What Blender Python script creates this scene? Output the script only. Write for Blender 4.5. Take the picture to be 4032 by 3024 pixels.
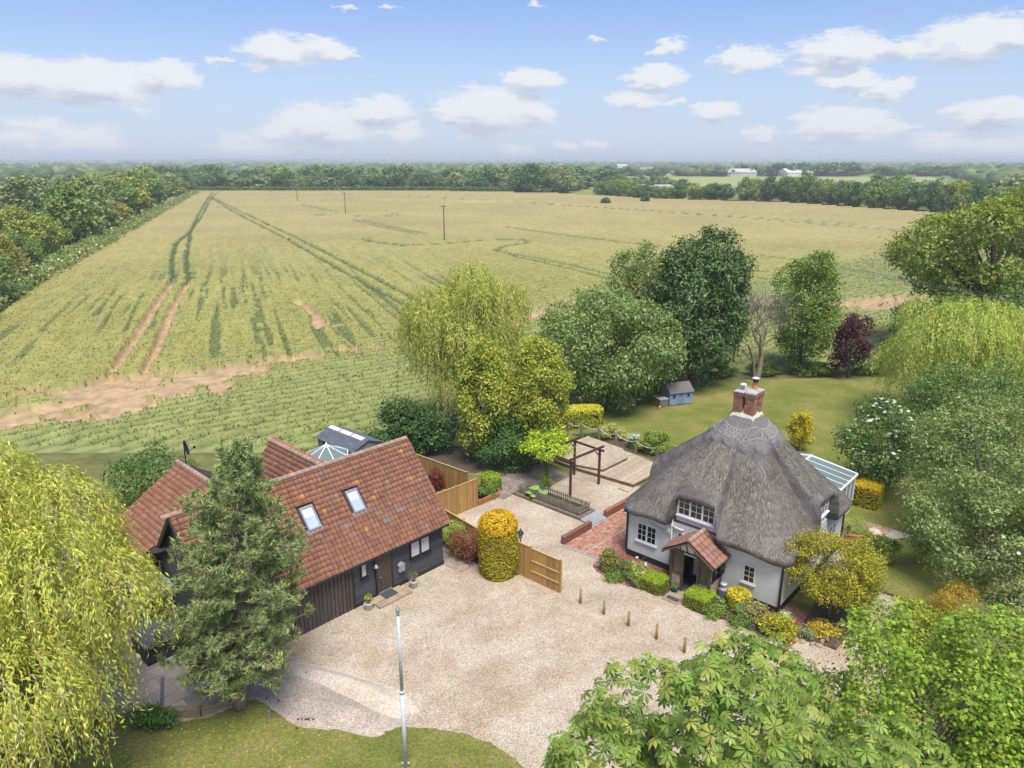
import bpy, bmesh, math, random
import numpy as np
from mathutils import Vector, Matrix

R = math.radians
sc = bpy.context.scene
for o in list(bpy.data.objects):
    bpy.data.objects.remove(o)

# ---------------------------------------------------------------- camera
cam_d = bpy.data.cameras.new('camera')
cam = bpy.data.objects.new('camera', cam_d)
sc.collection.objects.link(cam)
cam.location = (0, 0, 20.0)
cam.rotation_euler = (R(90 - 16.88), 0, 0)
cam_d.sensor_width = 36.0
cam_d.lens = 25.84
cam_d.clip_start = 0.1
cam_d.clip_end = 40000
sc.camera = cam

# ---------------------------------------------------------------- light
SUN_EL, SUN_AZ = R(66), R(163)       # azimuth clockwise from +Y (camera heading)
SKY_STRENGTH = 0.15
SUN_STRENGTH = 3.1
EXPOSURE = 0.75
HAZE = 2.7e-4
sun_d = bpy.data.lights.new('sun', 'SUN')
sun_d.energy = SUN_STRENGTH
sun_d.angle = R(28)
sun_d.color = (1.0, 0.955, 0.88)
sun = bpy.data.objects.new('sun', sun_d)
sc.collection.objects.link(sun)
sdir = Vector((math.sin(SUN_AZ) * math.cos(SUN_EL), math.cos(SUN_AZ) * math.cos(SUN_EL), math.sin(SUN_EL)))
sun.rotation_euler = (-sdir).to_track_quat('-Z', 'Y').to_euler()
sun.location = (0, 0, 60)

# ---------------------------------------------------------------- sky: Nishita + cumulus, all in the world shader
world = bpy.data.worlds.new('World')
sc.world = world
world.use_nodes = True
wt = world.node_tree
wt.nodes.clear()
def W(t, **kw):
    n = wt.nodes.new(t)
    for k, v in kw.items():
        setattr(n, k, v)
    return n
def wl(a, b):
    wt.links.new(a, b)
def wm(op, a, b=None, c=None, clamp=False):
    n = W('ShaderNodeMath', operation=op, use_clamp=clamp)
    for i, v in enumerate((a, b, c)):
        if v is None:
            continue
        if isinstance(v, (int, float)):
            n.inputs[i].default_value = v
        else:
            wl(v, n.inputs[i])
    return n.outputs[0]
out = W('ShaderNodeOutputWorld')
bg = W('ShaderNodeBackground')
sky = W('ShaderNodeTexSky', sky_type='NISHITA')
sky.sun_disc = False
sky.sun_elevation = SUN_EL
sky.sun_rotation = SUN_AZ
sky.altitude = 100
sky.air_density = 1.0
sky.dust_density = 0.6
sky.ozone_density = 1.6
tc = W('ShaderNodeTexCoord')
sp = W('ShaderNodeSeparateXYZ')
wl(tc.outputs['Generated'], sp.inputs[0])
az = wm('ARCTAN2', sp.outputs[0], sp.outputs[1])
el = wm('ARCSINE', sp.outputs[2])
# cloud coordinates: degrees, elevation stretched (clouds are seen edge on and lie flat)
cx = wm('MULTIPLY', az, 57.2958)
cy = wm('MULTIPLY', el, 57.2958 * 2.6)
cb = W('ShaderNodeCombineXYZ')
wl(cx, cb.inputs[0]); wl(cy, cb.inputs[1])
warp = W('ShaderNodeTexNoise', noise_dimensions='3D')
warp.inputs['Scale'].default_value = 0.42
warp.inputs['Detail'].default_value = 7
warp.inputs['Roughness'].default_value = 0.62
wl(cb.outputs[0], warp.inputs['Vector'])
wsub = W('ShaderNodeVectorMath', operation='SUBTRACT')
wl(warp.outputs['Color'], wsub.inputs[0]); wsub.inputs[1].default_value = (0.5, 0.5, 0.5)
wsc = W('ShaderNodeVectorMath', operation='MULTIPLY')
wl(wsub.outputs[0], wsc.inputs[0]); wsc.inputs[1].default_value = (4.6, 5.2, 0)
wadd = W('ShaderNodeVectorMath', operation='ADD')
wl(cb.outputs[0], wadd.inputs[0]); wl(wsc.outputs[0], wadd.inputs[1])
pw = wadd.outputs[0]
# (azimuth, elevation, half width in degrees, weight)
CLOUDS = [(-31.44, 4.85, 4.25, 1), (-27.67, 4.81, 4.6, 1), (-23.81, 5.42, 3.01, 1), (-16.02, 7.16, 3.54, 1), (-13.52, 7.44, 2.48, 0.9), (-11.82, 7.05, 1.77, 0.8), (-19.97, 6.49, 1.77, 0.6), (-17.64, 6.06, 2.12, 0.6), (1.31, 5.43, 2.55, 1.05), (-1.39, 3.55, 4.78, 1.1), (-4.26, 3.48, 2.48, 0.9), (1.83, 3.33, 2.48, 0.9), (-13.57, 2.46, 4.95, 0.95), (-9.6, 3.44, 3.01, 1), (-16.79, 1.87, 3.18, 0.75), (-8.01, 2.03, 3.18, 0.75), (-18.14, 0.81, 7.08, 0.6), (-30.88, 2.23, 5.31, 0.5), (-28.96, 1.37, 5.66, 0.6), (-32.75, 1.32, 3.18, 0.6), (10.93, 7.6, 2.41, 0.75), (10.34, 5.59, 2.83, 0.95), (9.0, 4.23, 3.18, 0.8), (11.79, 4.04, 1.77, 0.6), (16.46, 6.62, 3.26, 0.9), (20.27, 5.91, 2.65, 0.7), (22.44, 6.99, 3.54, 1.1), (25.62, 6.83, 2.12, 1), (30.05, 7.15, 4.25, 1.05), (31.95, 7.26, 3.18, 1), (23.09, 5.17, 2.65, 0.9), (25.13, 4.44, 2.48, 0.95), (14.34, 3.32, 2.05, 1.05), (17.52, 1.74, 1.95, 0.85), (23.3, 2.27, 3.36, 1.15), (31.72, 2.84, 3.01, 1.1), (29.49, 1.02, 3.89, 0.8), (32.09, 0.55, 3.54, 0.9), (6.05, 8.2, 1.42, 0.5), (-11.77, 10.07, 1.42, 0.5), (-8.46, 10.09, 1.59, 0.5), (1.76, 10.48, 1.95, 0.5), (0.31, 0.75, 2.48, 0.75), (3.74, 1.08, 1.95, 0.8), (6.29, 1.04, 1.59, 0.75), (21.17, 0.39, 1.59, 0.6), (18.43, 0.4, 1.59, 0.6), (26.65, 2.27, 2.12, 0.5), (-24.94, 3.17, 3.18, 0.35), (-2.94, 1.89, 3.18, 0.6)]
acc = None
low = None
for (a, e, w, s) in CLOUDS:
    d = W('ShaderNodeVectorMath', operation='DISTANCE')
    wl(pw, d.inputs[0]); d.inputs[1].default_value = (a, e * 2.6, 0)
    v = wm('MULTIPLY_ADD', d.outputs['Value'], -1.0 / w, s)
    if acc is None:
        acc = v
    else:
        n = W('ShaderNodeMath', operation='SMOOTH_MAX')
        wl(acc, n.inputs[0]); wl(v, n.inputs[1]); n.inputs[2].default_value = 0.14
        acc = n.outputs[0]
    if s > 0.55:
        d = W('ShaderNodeVectorMath', operation='DISTANCE')
        wl(pw, d.inputs[0]); d.inputs[1].default_value = (a - w * 0.12, e * 2.6 - w * 0.62, 0)
        v = wm('MULTIPLY_ADD', d.outputs['Value'], -1.0 / w, s)
        low = v if low is None else wm('MAXIMUM', low, v)
# the rest of the sky dome carries the same kind of broken cumulus
gen = W('ShaderNodeTexNoise', noise_dimensions='3D')
gen.inputs['Scale'].default_value = 0.055
gen.inputs['Detail'].default_value = 3
wl(pw, gen.inputs['Vector'])
genv = wm('MULTIPLY_ADD', gen.outputs['Fac'], 5.0, -2.75)
far_az = wm('SMOOTHSTEP' if False else 'SUBTRACT', wm('ABSOLUTE', cx), 38.0)
far_el = wm('MULTIPLY', wm('SUBTRACT', wm('MULTIPLY', el, 57.2958), 13.0), 2.0)
outside = wm('MULTIPLY', wm('MAXIMUM', far_az, far_el), 0.12, clamp=True)
genm = wm('MULTIPLY_ADD', wm('SUBTRACT', outside, 1.0), 2.0, genv)
fn = W('ShaderNodeTexNoise', noise_dimensions='3D')
fn.inputs['Scale'].default_value = 1.7
fn.inputs['Detail'].default_value = 6
fn.inputs['Roughness'].default_value = 0.62
wl(cb.outputs[0], fn.inputs['Vector'])
dens = wm('ADD', wm('MAXIMUM', acc, genm), wm('MULTIPLY_ADD', fn.outputs['Fac'], 0.62, -0.31))
mr = W('ShaderNodeMapRange', interpolation_type='SMOOTHSTEP')
wl(dens, mr.inputs['Value'])
mr.inputs['From Min'].default_value = 0.02
mr.inputs['From Max'].default_value = 0.40
cov = mr.outputs[0]
# relief: warp noise sampled a little higher, tops bright, bellies grey
off = W('ShaderNodeVectorMath', operation='ADD')
wl(cb.outputs[0], off.inputs[0]); off.inputs[1].default_value = (-0.35, 0.75, 0)
n2 = W('ShaderNodeTexNoise', noise_dimensions='3D')
n2.inputs['Scale'].default_value = 0.42
n2.inputs['Detail'].default_value = 5
n2.inputs['Roughness'].default_value = 0.6
wl(off.outputs[0], n2.inputs['Vector'])
rel = wm('SUBTRACT', warp.outputs['Fac'], n2.outputs['Fac'])
core = W('ShaderNodeMapRange', interpolation_type='SMOOTHSTEP')
wl(dens, core.inputs['Value'])
core.inputs['From Min'].default_value = 0.3
core.inputs['From Max'].default_value = 1.0
belly = wm('MULTIPLY', wm('SUBTRACT', low, acc), -1.15)
belly = wm('MINIMUM', wm('MAXIMUM', belly, -0.55), 0.35)
shade = wm('ADD', wm('MULTIPLY_ADD', rel, 1.3, 0.60), belly, clamp=True)
cr = W('ShaderNodeValToRGB')
cr.color_ramp.elements[0].position = 0.0
cr.color_ramp.elements[0].color = (2.25, 2.42, 2.85, 1)
cr.color_ramp.elements[1].position = 0.8
cr.color_ramp.elements[1].color = (3.6, 3.64, 3.72, 1)
wl(shade, cr.inputs[0])
# thin milky air towards the horizon
hz = W('ShaderNodeMapRange', interpolation_type='SMOOTHSTEP')
wl(el, hz.inputs['Value'])
hz.inputs['From Min'].default_value = -0.02
hz.inputs['From Max'].default_value = 0.24
hz.inputs['To Min'].default_value = 0.85
hz.inputs['To Max'].default_value = 0.05
tint = W('ShaderNodeMixRGB', blend_type='MULTIPLY')
tint.inputs[0].default_value = 1.0
tint.inputs[2].default_value = (0.39, 0.465, 0.65, 1)
wl(sky.outputs[0], tint.inputs[1])
milk = W('ShaderNodeMixRGB')
wl(hz.outputs[0], milk.inputs[0])
wl(tint.outputs[0], milk.inputs[1])
milk.inputs[2].default_value = (2.6, 3.0, 3.55, 1)
mixc = W('ShaderNodeMixRGB')
wl(wm('MULTIPLY', cov, 0.90), mixc.inputs[0])
wl(milk.outputs[0], mixc.inputs[1])
wl(cr.outputs[0], mixc.inputs[2])
wl(mixc.outputs[0], bg.inputs['Color'])
bg.inputs['Strength'].default_value = SKY_STRENGTH
wl(bg.outputs[0], out.inputs['Surface'])
world.cycles.sampling_method = 'MANUAL'
world.cycles.sample_map_resolution = 512

# ---------------------------------------------------------------- render settings
vs = sc.view_settings
vs.view_transform = 'Standard'
vs.look = 'None'
vs.exposure = EXPOSURE
vs.gamma = 1.0
vs.use_curve_mapping = False
cy_ = sc.cycles
cy_.max_bounces = 7
cy_.diffuse_bounces = 3
cy_.glossy_bounces = 3
cy_.transmission_bounces = 6
cy_.transparent_max_bounces = 8
cy_.volume_bounces = 0
cy_.caustics_reflective = False
cy_.caustics_refractive = False
cy_.use_adaptive_sampling = False
cy_.use_denoising = True
cy_.denoiser = 'OPENIMAGEDENOISE'
cy_.denoising_input_passes = 'RGB_ALBEDO_NORMAL'
cy_.sample_clamp_indirect = 6

# ================================================================ helpers
COL = sc.collection
def link(o, parent=None):
    COL.objects.link(o)
    if parent is not None:
        o.parent = parent
    return o
def tag(o, label=None, cat=None, group=None, kind=None):
    if label: o['label'] = label
    if cat: o['category'] = cat
    if group: o['group'] = group
    if kind: o['kind'] = kind
    return o
def thing(name, label, cat, loc=(0, 0, 0), rotz=0.0, group=None):
    o = bpy.data.objects.new(name, None)
    o.empty_display_size = 0.2
    o.location = loc
    o.rotation_euler = (0, 0, rotz)
    link(o)
    return tag(o, label, cat, group)

def fast(name, V, F, mat, parent=None, col=None, smooth=False, loc=None, rotz=0.0):
    """V (n,3), F (m,3) or (m,4) index arrays -> one mesh object; col (n,3) -> point colour 'Col'"""
    V = np.asarray(V, np.float32); F = np.asarray(F, np.int32)
    me = bpy.data.meshes.new(name)
    k = F.shape[1]
    me.vertices.add(len(V)); me.vertices.foreach_set('co', V.ravel())
    me.loops.add(F.size); me.loops.foreach_set('vertex_index', F.ravel())
    me.polygons.add(len(F))
    me.polygons.foreach_set('loop_start', np.arange(0, F.size, k, dtype=np.int32))
    if smooth:
        me.polygons.foreach_set('use_smooth', np.ones(len(F), bool))
    me.update(calc_edges=True)
    if col is not None:
        at = me.color_attributes.new('Col', 'FLOAT_COLOR', 'POINT')
        c4 = np.ones((len(V), 4), np.float32); c4[:, :3] = col
        at.data.foreach_set('color', c4.ravel())
    me.materials.append(mat)
    o = bpy.data.objects.new(name, me)
    if loc is not None: o.location = loc
    o.rotation_euler = (0, 0, rotz)
    return link(o, parent)

class MB:
    """collects shapes that belong to ONE part"""
    def __init__(s):
        s.v = []; s.f = []
    def add(s, vs, fs):
        n = len(s.v); s.v += [tuple(p) for p in vs]; s.f += [tuple(i + n for i in f) for f in fs]
        return s
    def box(s, x0, x1, y0, y1, z0, z1):
        return s.add([(x0,y0,z0),(x1,y0,z0),(x1,y1,z0),(x0,y1,z0),(x0,y0,z1),(x1,y0,z1),(x1,y1,z1),(x0,y1,z1)],
                     [(3,2,1,0),(4,5,6,7),(0,1,5,4),(1,2,6,5),(2,3,7,6),(3,0,4,7)])
    def bev(s, x0, x1, y0, y1, z0, z1, b):
        """box with bevelled top edges"""
        return s.add([(x0,y0,z0),(x1,y0,z0),(x1,y1,z0),(x0,y1,z0),(x0,y0,z1-b),(x1,y0,z1-b),(x1,y1,z1-b),(x0,y1,z1-b),
                      (x0+b,y0+b,z1),(x1-b,y0+b,z1),(x1-b,y1-b,z1),(x0+b,y1-b,z1)],
                     [(3,2,1,0),(0,1,5,4),(1,2,6,5),(2,3,7,6),(3,0,4,7),(4,5,9,8),(5,6,10,9),(6,7,11,10),(7,4,8,11),(8,9,10,11)])
    def beam(s, a, b, w, h, up=(0, 0, 1)):
        a = Vector(a); b = Vector(b); d = (b - a).normalized(); up = Vector(up)
        x = d.cross(up)
        if x.length < 1e-4: x = d.cross(Vector((1, 0, 0)))
        x.normalize(); y = x.cross(d).normalized()
        x *= w / 2; y *= h / 2
        return s.add([a-x-y, a+x-y, a+x+y, a-x+y, b-x-y, b+x-y, b+x+y, b-x+y],
                     [(0,1,2,3),(7,6,5,4),(0,4,5,1),(1,5,6,2),(2,6,7,3),(3,7,4,0)])
    def tube(s, pts, rad, n=8, cap=True):
        pts = [Vector(p) for p in pts]
        if not hasattr(rad, '__len__'): rad = [rad] * len(pts)
        base = len(s.v); prev = None
        for i, p in enumerate(pts):
            d = (pts[min(i + 1, len(pts) - 1)] - pts[max(i - 1, 0)])
            d = d.normalized() if d.length > 1e-9 else Vector((0, 0, 1))
            if prev is None:
                x = d.cross(Vector((0.31, 0.95, 0.05)) if abs(d.z) > 0.5 else Vector((0, 0, 1)))
            else:
                x = prev - d * prev.dot(d)
            x.normalize(); prev = x; y = d.cross(x)
            for k in range(n):
                t = 2 * math.pi * k / n
                q = p + (x * math.cos(t) + y * math.sin(t)) * rad[i]
                s.v.append(tuple(q))
        for i in range(len(pts) - 1):
            for k in range(n):
                a = base + i * n + k; b = base + i * n + (k + 1) % n
                s.f.append((a, b, b + n, a + n))
        if cap:
            s.f.append(tuple(base + k for k in reversed(range(n))))
            s.f.append(tuple(base + (len(pts) - 1) * n + k for k in range(n)))
        return s
    def lathe(s, prof, n=16, at=(0, 0, 0), cap=True):
        base = len(s.v)
        for r, z in prof:
            for k in range(n):
                t = 2 * math.pi * k / n
                s.v.append((at[0] + r * math.cos(t), at[1] + r * math.sin(t), at[2] + z))
        for i in range(len(prof) - 1):
            for k in range(n):
                a = base + i * n + k; b = base + i * n + (k + 1) % n
                s.f.append((a, b, b + n, a + n))
        if cap:
            s.f.append(tuple(base + k for k in reversed(range(n))))
            s.f.append(tuple(base + (len(prof) - 1) * n + k for k in range(n)))
        return s
    def prism(s, poly, z0, z1):
        n = len(poly)
        vs = [(x, y, z0) for x, y in poly] + [(x, y, z1) for x, y in poly]
        fs = [tuple(reversed(range(n))), tuple(range(n, 2 * n))] + [(i, (i + 1) % n, n + (i + 1) % n, n + i) for i in range(n)]
        return s.add(vs, fs)
    def extr(s, poly3, vec):
        """polygon of 3d points extruded by vec"""
        n = len(poly3); vec = Vector(vec)
        vs = [Vector(p) for p in poly3]; vs += [p + vec for p in vs[:n]]
        fs = [tuple(reversed(range(n))), tuple(range(n, 2 * n))] + [(i, (i + 1) % n, n + (i + 1) % n, n + i) for i in range(n)]
        return s.add(vs, fs)
    def mesh(s, name, mat, smooth=False, fix=True):
        me = bpy.data.meshes.new(name)
        me.from_pydata(s.v, [], s.f)
        if fix:
            bm = bmesh.new(); bm.from_mesh(me)
            bmesh.ops.recalc_face_normals(bm, faces=bm.faces)
            bm.to_mesh(me); bm.free()
        if smooth:
            for p in me.polygons: p.use_smooth = len(p.vertices) == 4
        me.materials.append(mat)
        return me
    def build(s, name, mat, parent=None, smooth=False, fix=True, loc=None, rot=None):
        o = bpy.data.objects.new(name, s.mesh(name, mat, smooth, fix))
        if loc is not None: o.location = loc
        if rot is not None: o.rotation_euler = rot
        return link(o, parent)

def inst(name, me, parent=None, loc=(0, 0, 0), rot=(0, 0, 0), scale=None):
    o = bpy.data.objects.new(name, me)
    o.location = loc; o.rotation_euler = rot
    if scale is not None: o.scale = scale
    return link(o, parent)
def copy_tree(o, parent=None):
    c = o.copy(); link(c, parent)
    for ch in list(o.children):
        copy_tree(ch, c)
    return c

def rough_poly(pts, step=0.25, amp=0.05, seed=0, closed=True):
    """resample an outline and make it a little irregular"""
    rng = random.Random(seed); outp = []
    n = len(pts)
    for i in range(n if closed else n - 1):
        a = Vector(pts[i]); b = Vector(pts[(i + 1) % n]); L = (b - a).length
        k = max(1, int(L / step))
        for j in range(k):
            p = a.lerp(b, j / k)
            outp.append((p.x + rng.uniform(-amp, amp), p.y + rng.uniform(-amp, amp)))
    if not closed: outp.append(tuple(pts[-1]))
    return outp
def sheet(name, pts, z, mat, parent=None, kind='structure', th=None):
    """flat polygon at height z"""
    bm = bmesh.new()
    vs = [bm.verts.new((x, y, z)) for x, y in pts]
    f = bm.faces.new(vs)
    bmesh.ops.triangulate(bm, faces=[f])
    bm.normal_update()
    for f in bm.faces:
        if f.normal.z < 0: f.normal_flip()
    me = bpy.data.meshes.new(name); bm.to_mesh(me); bm.free()
    me.materials.append(mat)
    o = bpy.data.objects.new(name, me); link(o, parent)
    if kind and parent is None: o['kind'] = kind
    return o

# ================================================================ materials
MATS = {}
def nodes(name):
    m = bpy.data.materials.new(name); m.use_nodes = True
    nt = m.node_tree; nt.nodes.clear()
    o = nt.nodes.new('ShaderNodeOutputMaterial')
    b = nt.nodes.new('ShaderNodeBsdfPrincipled')
    nt.links.new(b.outputs[0], o.inputs[0])
    MATS[name] = m
    return m, nt, b
def nd(nt, t, ins=None, **kw):
    n = nt.nodes.new(t)
    for k, v in kw.items(): setattr(n, k, v)
    for k, v in (ins or {}).items():
        if hasattr(v, 'is_linked') or hasattr(v, 'links'):
            nt.links.new(v, n.inputs[k])
        else:
            n.inputs[k].default_value = v
    return n
def c4(c): return (c[0], c[1], c[2], 1)
def ramp(nt, fac, stops):
    n = nt.nodes.new('ShaderNodeValToRGB')
    e = n.color_ramp.elements
    while len(e) < len(stops): e.new(0.5)
    for i, (p, c) in enumerate(stops):
        e[i].position = p; e[i].color = c4(c)
    nt.links.new(fac, n.inputs[0])
    return n.outputs[0]
def mixc(nt, fac, a, b, mode='MIX'):
    n = nt.nodes.new('ShaderNodeMixRGB'); n.blend_type = mode
    for i, v in enumerate((fac, a, b)):
        if hasattr(v, 'links'): nt.links.new(v, n.inputs[i])
        elif isinstance(v, (int, float)): n.inputs[i].default_value = v
        else: n.inputs[i].default_value = c4(v)
    return n.outputs[0]
def coords(nt, kind='Object', scale=None):
    t = nt.nodes.new('ShaderNodeTexCoord').outputs[kind]
    if scale:
        mp = nt.nodes.new('ShaderNodeMapping'); mp.inputs['Scale'].default_value = scale
        nt.links.new(t, mp.inputs[0]); t = mp.outputs[0]
    return t
def noise(nt, vec, scale, detail=4, rough=0.55):
    n = nt.nodes.new('ShaderNodeTexNoise')
    nt.links.new(vec, n.inputs['Vector'])
    n.inputs['Scale'].default_value = scale; n.inputs['Detail'].default_value = detail; n.inputs['Roughness'].default_value = rough
    return n.outputs['Fac']
def bump(nt, b, h, dist=0.02, strength=0.6):
    n = nt.nodes.new('ShaderNodeBump')
    n.inputs['Strength'].default_value = strength; n.inputs['Distance'].default_value = dist
    nt.links.new(h, n.inputs['Height']); nt.links.new(n.outputs[0], b.inputs['Normal'])
def plain(name, c, rough=0.6, metal=0.0, var=0.12, scale=6.0, obj_var=0.0, bmp=0.0, bscale=40, stretch=None, spec=0.5, dirt=None, coat=0.0):
    """surface with a mottled colour; obj_var makes every separate piece differ a little"""
    m, nt, b = nodes(name)
    v = coords(nt, 'Object', stretch)
    n1 = noise(nt, v, scale, 5, 0.6)
    lo = tuple(x * (1 - var) for x in c); hi = tuple(min(1, x * (1 + var)) for x in c)
    col = ramp(nt, n1, [(0.3, lo), (0.7, hi)])
    if dirt:
        n3 = noise(nt, v, scale * 0.35, 6, 0.7)
        f = nd(nt, 'ShaderNodeMapRange', {0: n3, 1: 0.5, 2: 0.72}).outputs[0]
        col = mixc(nt, f, col, dirt)
    if obj_var:
        oi = nt.nodes.new('ShaderNodeObjectInfo').outputs['Random']
        hs = nd(nt, 'ShaderNodeHueSaturation', {'Color': col})
        nt.links.new(nd(nt, 'ShaderNodeMapRange', {0: oi, 3: 1 - obj_var, 4: 1 + obj_var}).outputs[0], hs.inputs['Value'])
        f2 = nd(nt, 'ShaderNodeMath', {0: oi, 1: 7.31}, operation='MULTIPLY').outputs[0]
        f3 = nd(nt, 'ShaderNodeMath', {0: f2}, operation='FRACT').outputs[0]
        nt.links.new(nd(nt, 'ShaderNodeMapRange', {0: f3, 3: 0.5 - 0.03 * obj_var, 4: 0.5 + 0.03 * obj_var}).outputs[0], hs.inputs['Hue'])
        col = hs.outputs[0]
    nt.links.new(col, b.inputs['Base Color'])
    b.inputs['Roughness'].default_value = rough; b.inputs['Metallic'].default_value = metal
    b.inputs['Specular IOR Level'].default_value = spec
    if coat: b.inputs['Coat Weight'].default_value = coat
    if bmp: bump(nt, b, noise(nt, v, bscale, 3), bmp, 0.7)
    return m
def leafmat(name, trans=0.3, rough=0.5, spec=0.25, tint=(1.95, 1.9, 1.6)):
    """foliage: colour per leaf from the mesh, light passes through the blade"""
    m, nt, b = nodes(name)
    a = nd(nt, 'ShaderNodeAttribute', attribute_name='Col').outputs['Color']
    col = mixc(nt, 1.0, a, tint, 'MULTIPLY')
    nt.links.new(col, b.inputs['Base Color'])
    b.inputs['Roughness'].default_value = rough
    b.inputs['Specular IOR Level'].default_value = spec
    t = nt.nodes.new('ShaderNodeBsdfTranslucent')
    tcol = mixc(nt, 1.0, col, (1.15, 1.2, 0.55), 'MULTIPLY')
    nt.links.new(tcol, t.inputs[0])
    mx = nt.nodes.new('ShaderNodeMixShader'); mx.inputs[0].default_value = trans
    nt.links.new(b.outputs[0], mx.inputs[1]); nt.links.new(t.outputs[0], mx.inputs[2])
    nt.links.new(mx.outputs[0], nt.nodes['Material Output'].inputs[0])
    return m

# ---- ground surfaces
def make_ground_mats():
    # wide land beyond: pasture, stubble, crops as broad parcels
    m, nt, b = nodes('land')
    v = coords(nt)
    vor = nd(nt, 'ShaderNodeTexVoronoi', {'Vector': v, 'Scale': 0.0026, 'Randomness': 0.85})
    sepc = nd(nt, 'ShaderNodeSeparateColor', {0: vor.outputs['Color']}).outputs[0]
    parcel = ramp(nt, sepc, [(0.0, (0.17, 0.21, 0.06)), (0.3, (0.24, 0.27, 0.08)), (0.5, (0.10, 0.15, 0.05)), (0.7, (0.33, 0.29, 0.13)), (0.9, (0.13, 0.19, 0.06))])
    nt.nodes[-1].color_ramp.interpolation = 'CONSTANT'
    near = ramp(nt, noise(nt, v, 0.6, 6, 0.65), [(0.3, (0.09, 0.10, 0.03)), (0.55, (0.16, 0.16, 0.055)), (0.75, (0.24, 0.20, 0.09))])
    sx = nd(nt, 'ShaderNodeSeparateXYZ', {0: v}).outputs[1]
    f = nd(nt, 'ShaderNodeMapRange', {0: sx, 1: 400.0, 2: 520.0}).outputs[0]
    col = mixc(nt, f, near, parcel)
    nt.links.new(col, b.inputs['Base Color']); b.inputs['Roughness'].default_value = 0.95
    b.inputs['Specular IOR Level'].default_value = 0.1
    # mown lawn, patchy and dry in places
    m, nt, b = nodes('lawn')
    v = coords(nt)
    big = noise(nt, v, 0.30, 8, 0.70); fine = noise(nt, v, 9.0, 5, 0.75); vf = noise(nt, v, 45.0, 2, 0.6)
    c1 = ramp(nt, big, [(0.32, (0.15, 0.195, 0.042)), (0.5, (0.245, 0.265, 0.064)), (0.68, (0.36, 0.315, 0.12))])
    c2 = mixc(nt, 0.9, c1, ramp(nt, fine, [(0.3, (0.40, 0.42, 0.40)), (0.7, (1.35, 1.30, 1.22))]), 'MULTIPLY')
    c3 = mixc(nt, 0.8, c2, ramp(nt, vf, [(0.3, (0.5, 0.5, 0.5)), (0.7, (1.4, 1.4, 1.4))]), 'MULTIPLY')
    nt.links.new(c3, b.inputs['Base Color']); b.inputs['Roughness'].default_value = 0.9
    b.inputs['Specular IOR Level'].default_value = 0.15
    bump(nt, b, vf, 0.05, 0.9)
    # pea gravel
    for nm, pal, big_t in (('gravel', [(0.05, (0.19, 0.14, 0.095)), (0.3, (0.41, 0.335, 0.245)), (0.62, (0.54, 0.455, 0.35)), (0.95, (0.77, 0.70, 0.59))], ((0.85, 0.785, 0.70), (1.07, 1.08, 1.09))),
                       ('gravel_grey', [(0.0, (0.19, 0.15, 0.12)), (0.35, (0.40, 0.335, 0.27)), (0.65, (0.53, 0.455, 0.375)), (0.9, (0.72, 0.65, 0.55))], ((0.75, 0.75, 0.75), (1.15, 1.12, 1.1))),
                       ('gravel_pale', [(0.0, (0.36, 0.29, 0.22)), (0.35, (0.55, 0.46, 0.36)), (0.65, (0.66, 0.58, 0.48)), (0.9, (0.8, 0.74, 0.66))], ((0.85, 0.83, 0.8), (1.05, 1.05, 1.05)))):
        m, nt, b = nodes(nm)
        v = coords(nt)
        vor = nd(nt, 'ShaderNodeTexVoronoi', {'Vector': v, 'Scale': 26.0, 'Randomness': 1.0})
        s1 = nd(nt, 'ShaderNodeSeparateColor', {0: vor.outputs['Color']}).outputs[0]
        vor2 = nd(nt, 'ShaderNodeTexVoronoi', {'Vector': v, 'Scale': 58.0, 'Randomness': 1.0})
        s2 = nd(nt, 'ShaderNodeSeparateColor', {0: vor2.outputs['Color']}).outputs[1]
        avg = nd(nt, 'ShaderNodeMath', {0: s1, 1: s2}, operation='ADD')
        half = nd(nt, 'ShaderNodeMath', {0: avg.outputs[0], 1: 0.5}, operation='MULTIPLY').outputs[0]
        c1 = ramp(nt, half, pal)
        big = noise(nt, v, 0.35, 6, 0.65)
        c2 = mixc(nt, 1.0, c1, ramp(nt, big, [(0.36, big_t[0]), (0.62, big_t[1])]), 'MULTIPLY')
        if nm == 'gravel':                                                    # wheels have combed faint arcs into the drive
            cen = nd(nt, 'ShaderNodeVectorMath', {0: v, 1: (9.0, 14.0, 0.0)}, operation='DISTANCE').outputs['Value']
            wob_ = nd(nt, 'ShaderNodeMath', {0: big, 1: 2.2, 2: cen}, operation='MULTIPLY_ADD').outputs[0]
            sn = nd(nt, 'ShaderNodeMath', {0: nd(nt, 'ShaderNodeMath', {0: wob_, 1: 3.4}, operation='MULTIPLY').outputs[0]}, operation='SINE').outputs[0]
            patchy = nd(nt, 'ShaderNodeMath', {0: sn, 1: noise(nt, v, 0.16, 3)}, operation='MULTIPLY').outputs[0]
            c2 = mixc(nt, 0.28, c2, ramp(nt, nd(nt, 'ShaderNodeMapRange', {0: patchy, 1: -.6, 2: .6}).outputs[0], [(.25, (.86, .83, .79)), (.75, (1.07, 1.08, 1.09))]), 'MULTIPLY')
        mid = noise(nt, v, 2.2, 4, 0.7)
        c3 = mixc(nt, 0.6, c2, ramp(nt, mid, [(0.35, (0.88, 0.87, 0.85)), (0.65, (1.08, 1.08, 1.07))]), 'MULTIPLY')
        nt.links.new(c3, b.inputs['Base Color']); b.inputs['Roughness'].default_value = 0.85
        b.inputs['Specular IOR Level'].default_value = 0.25
        bump(nt, b, vor.outputs['Distance'], 0.03, 0.8)
    # bare soil, flinty
    m, nt, b = nodes('soil')
    v = coords(nt)
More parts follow.
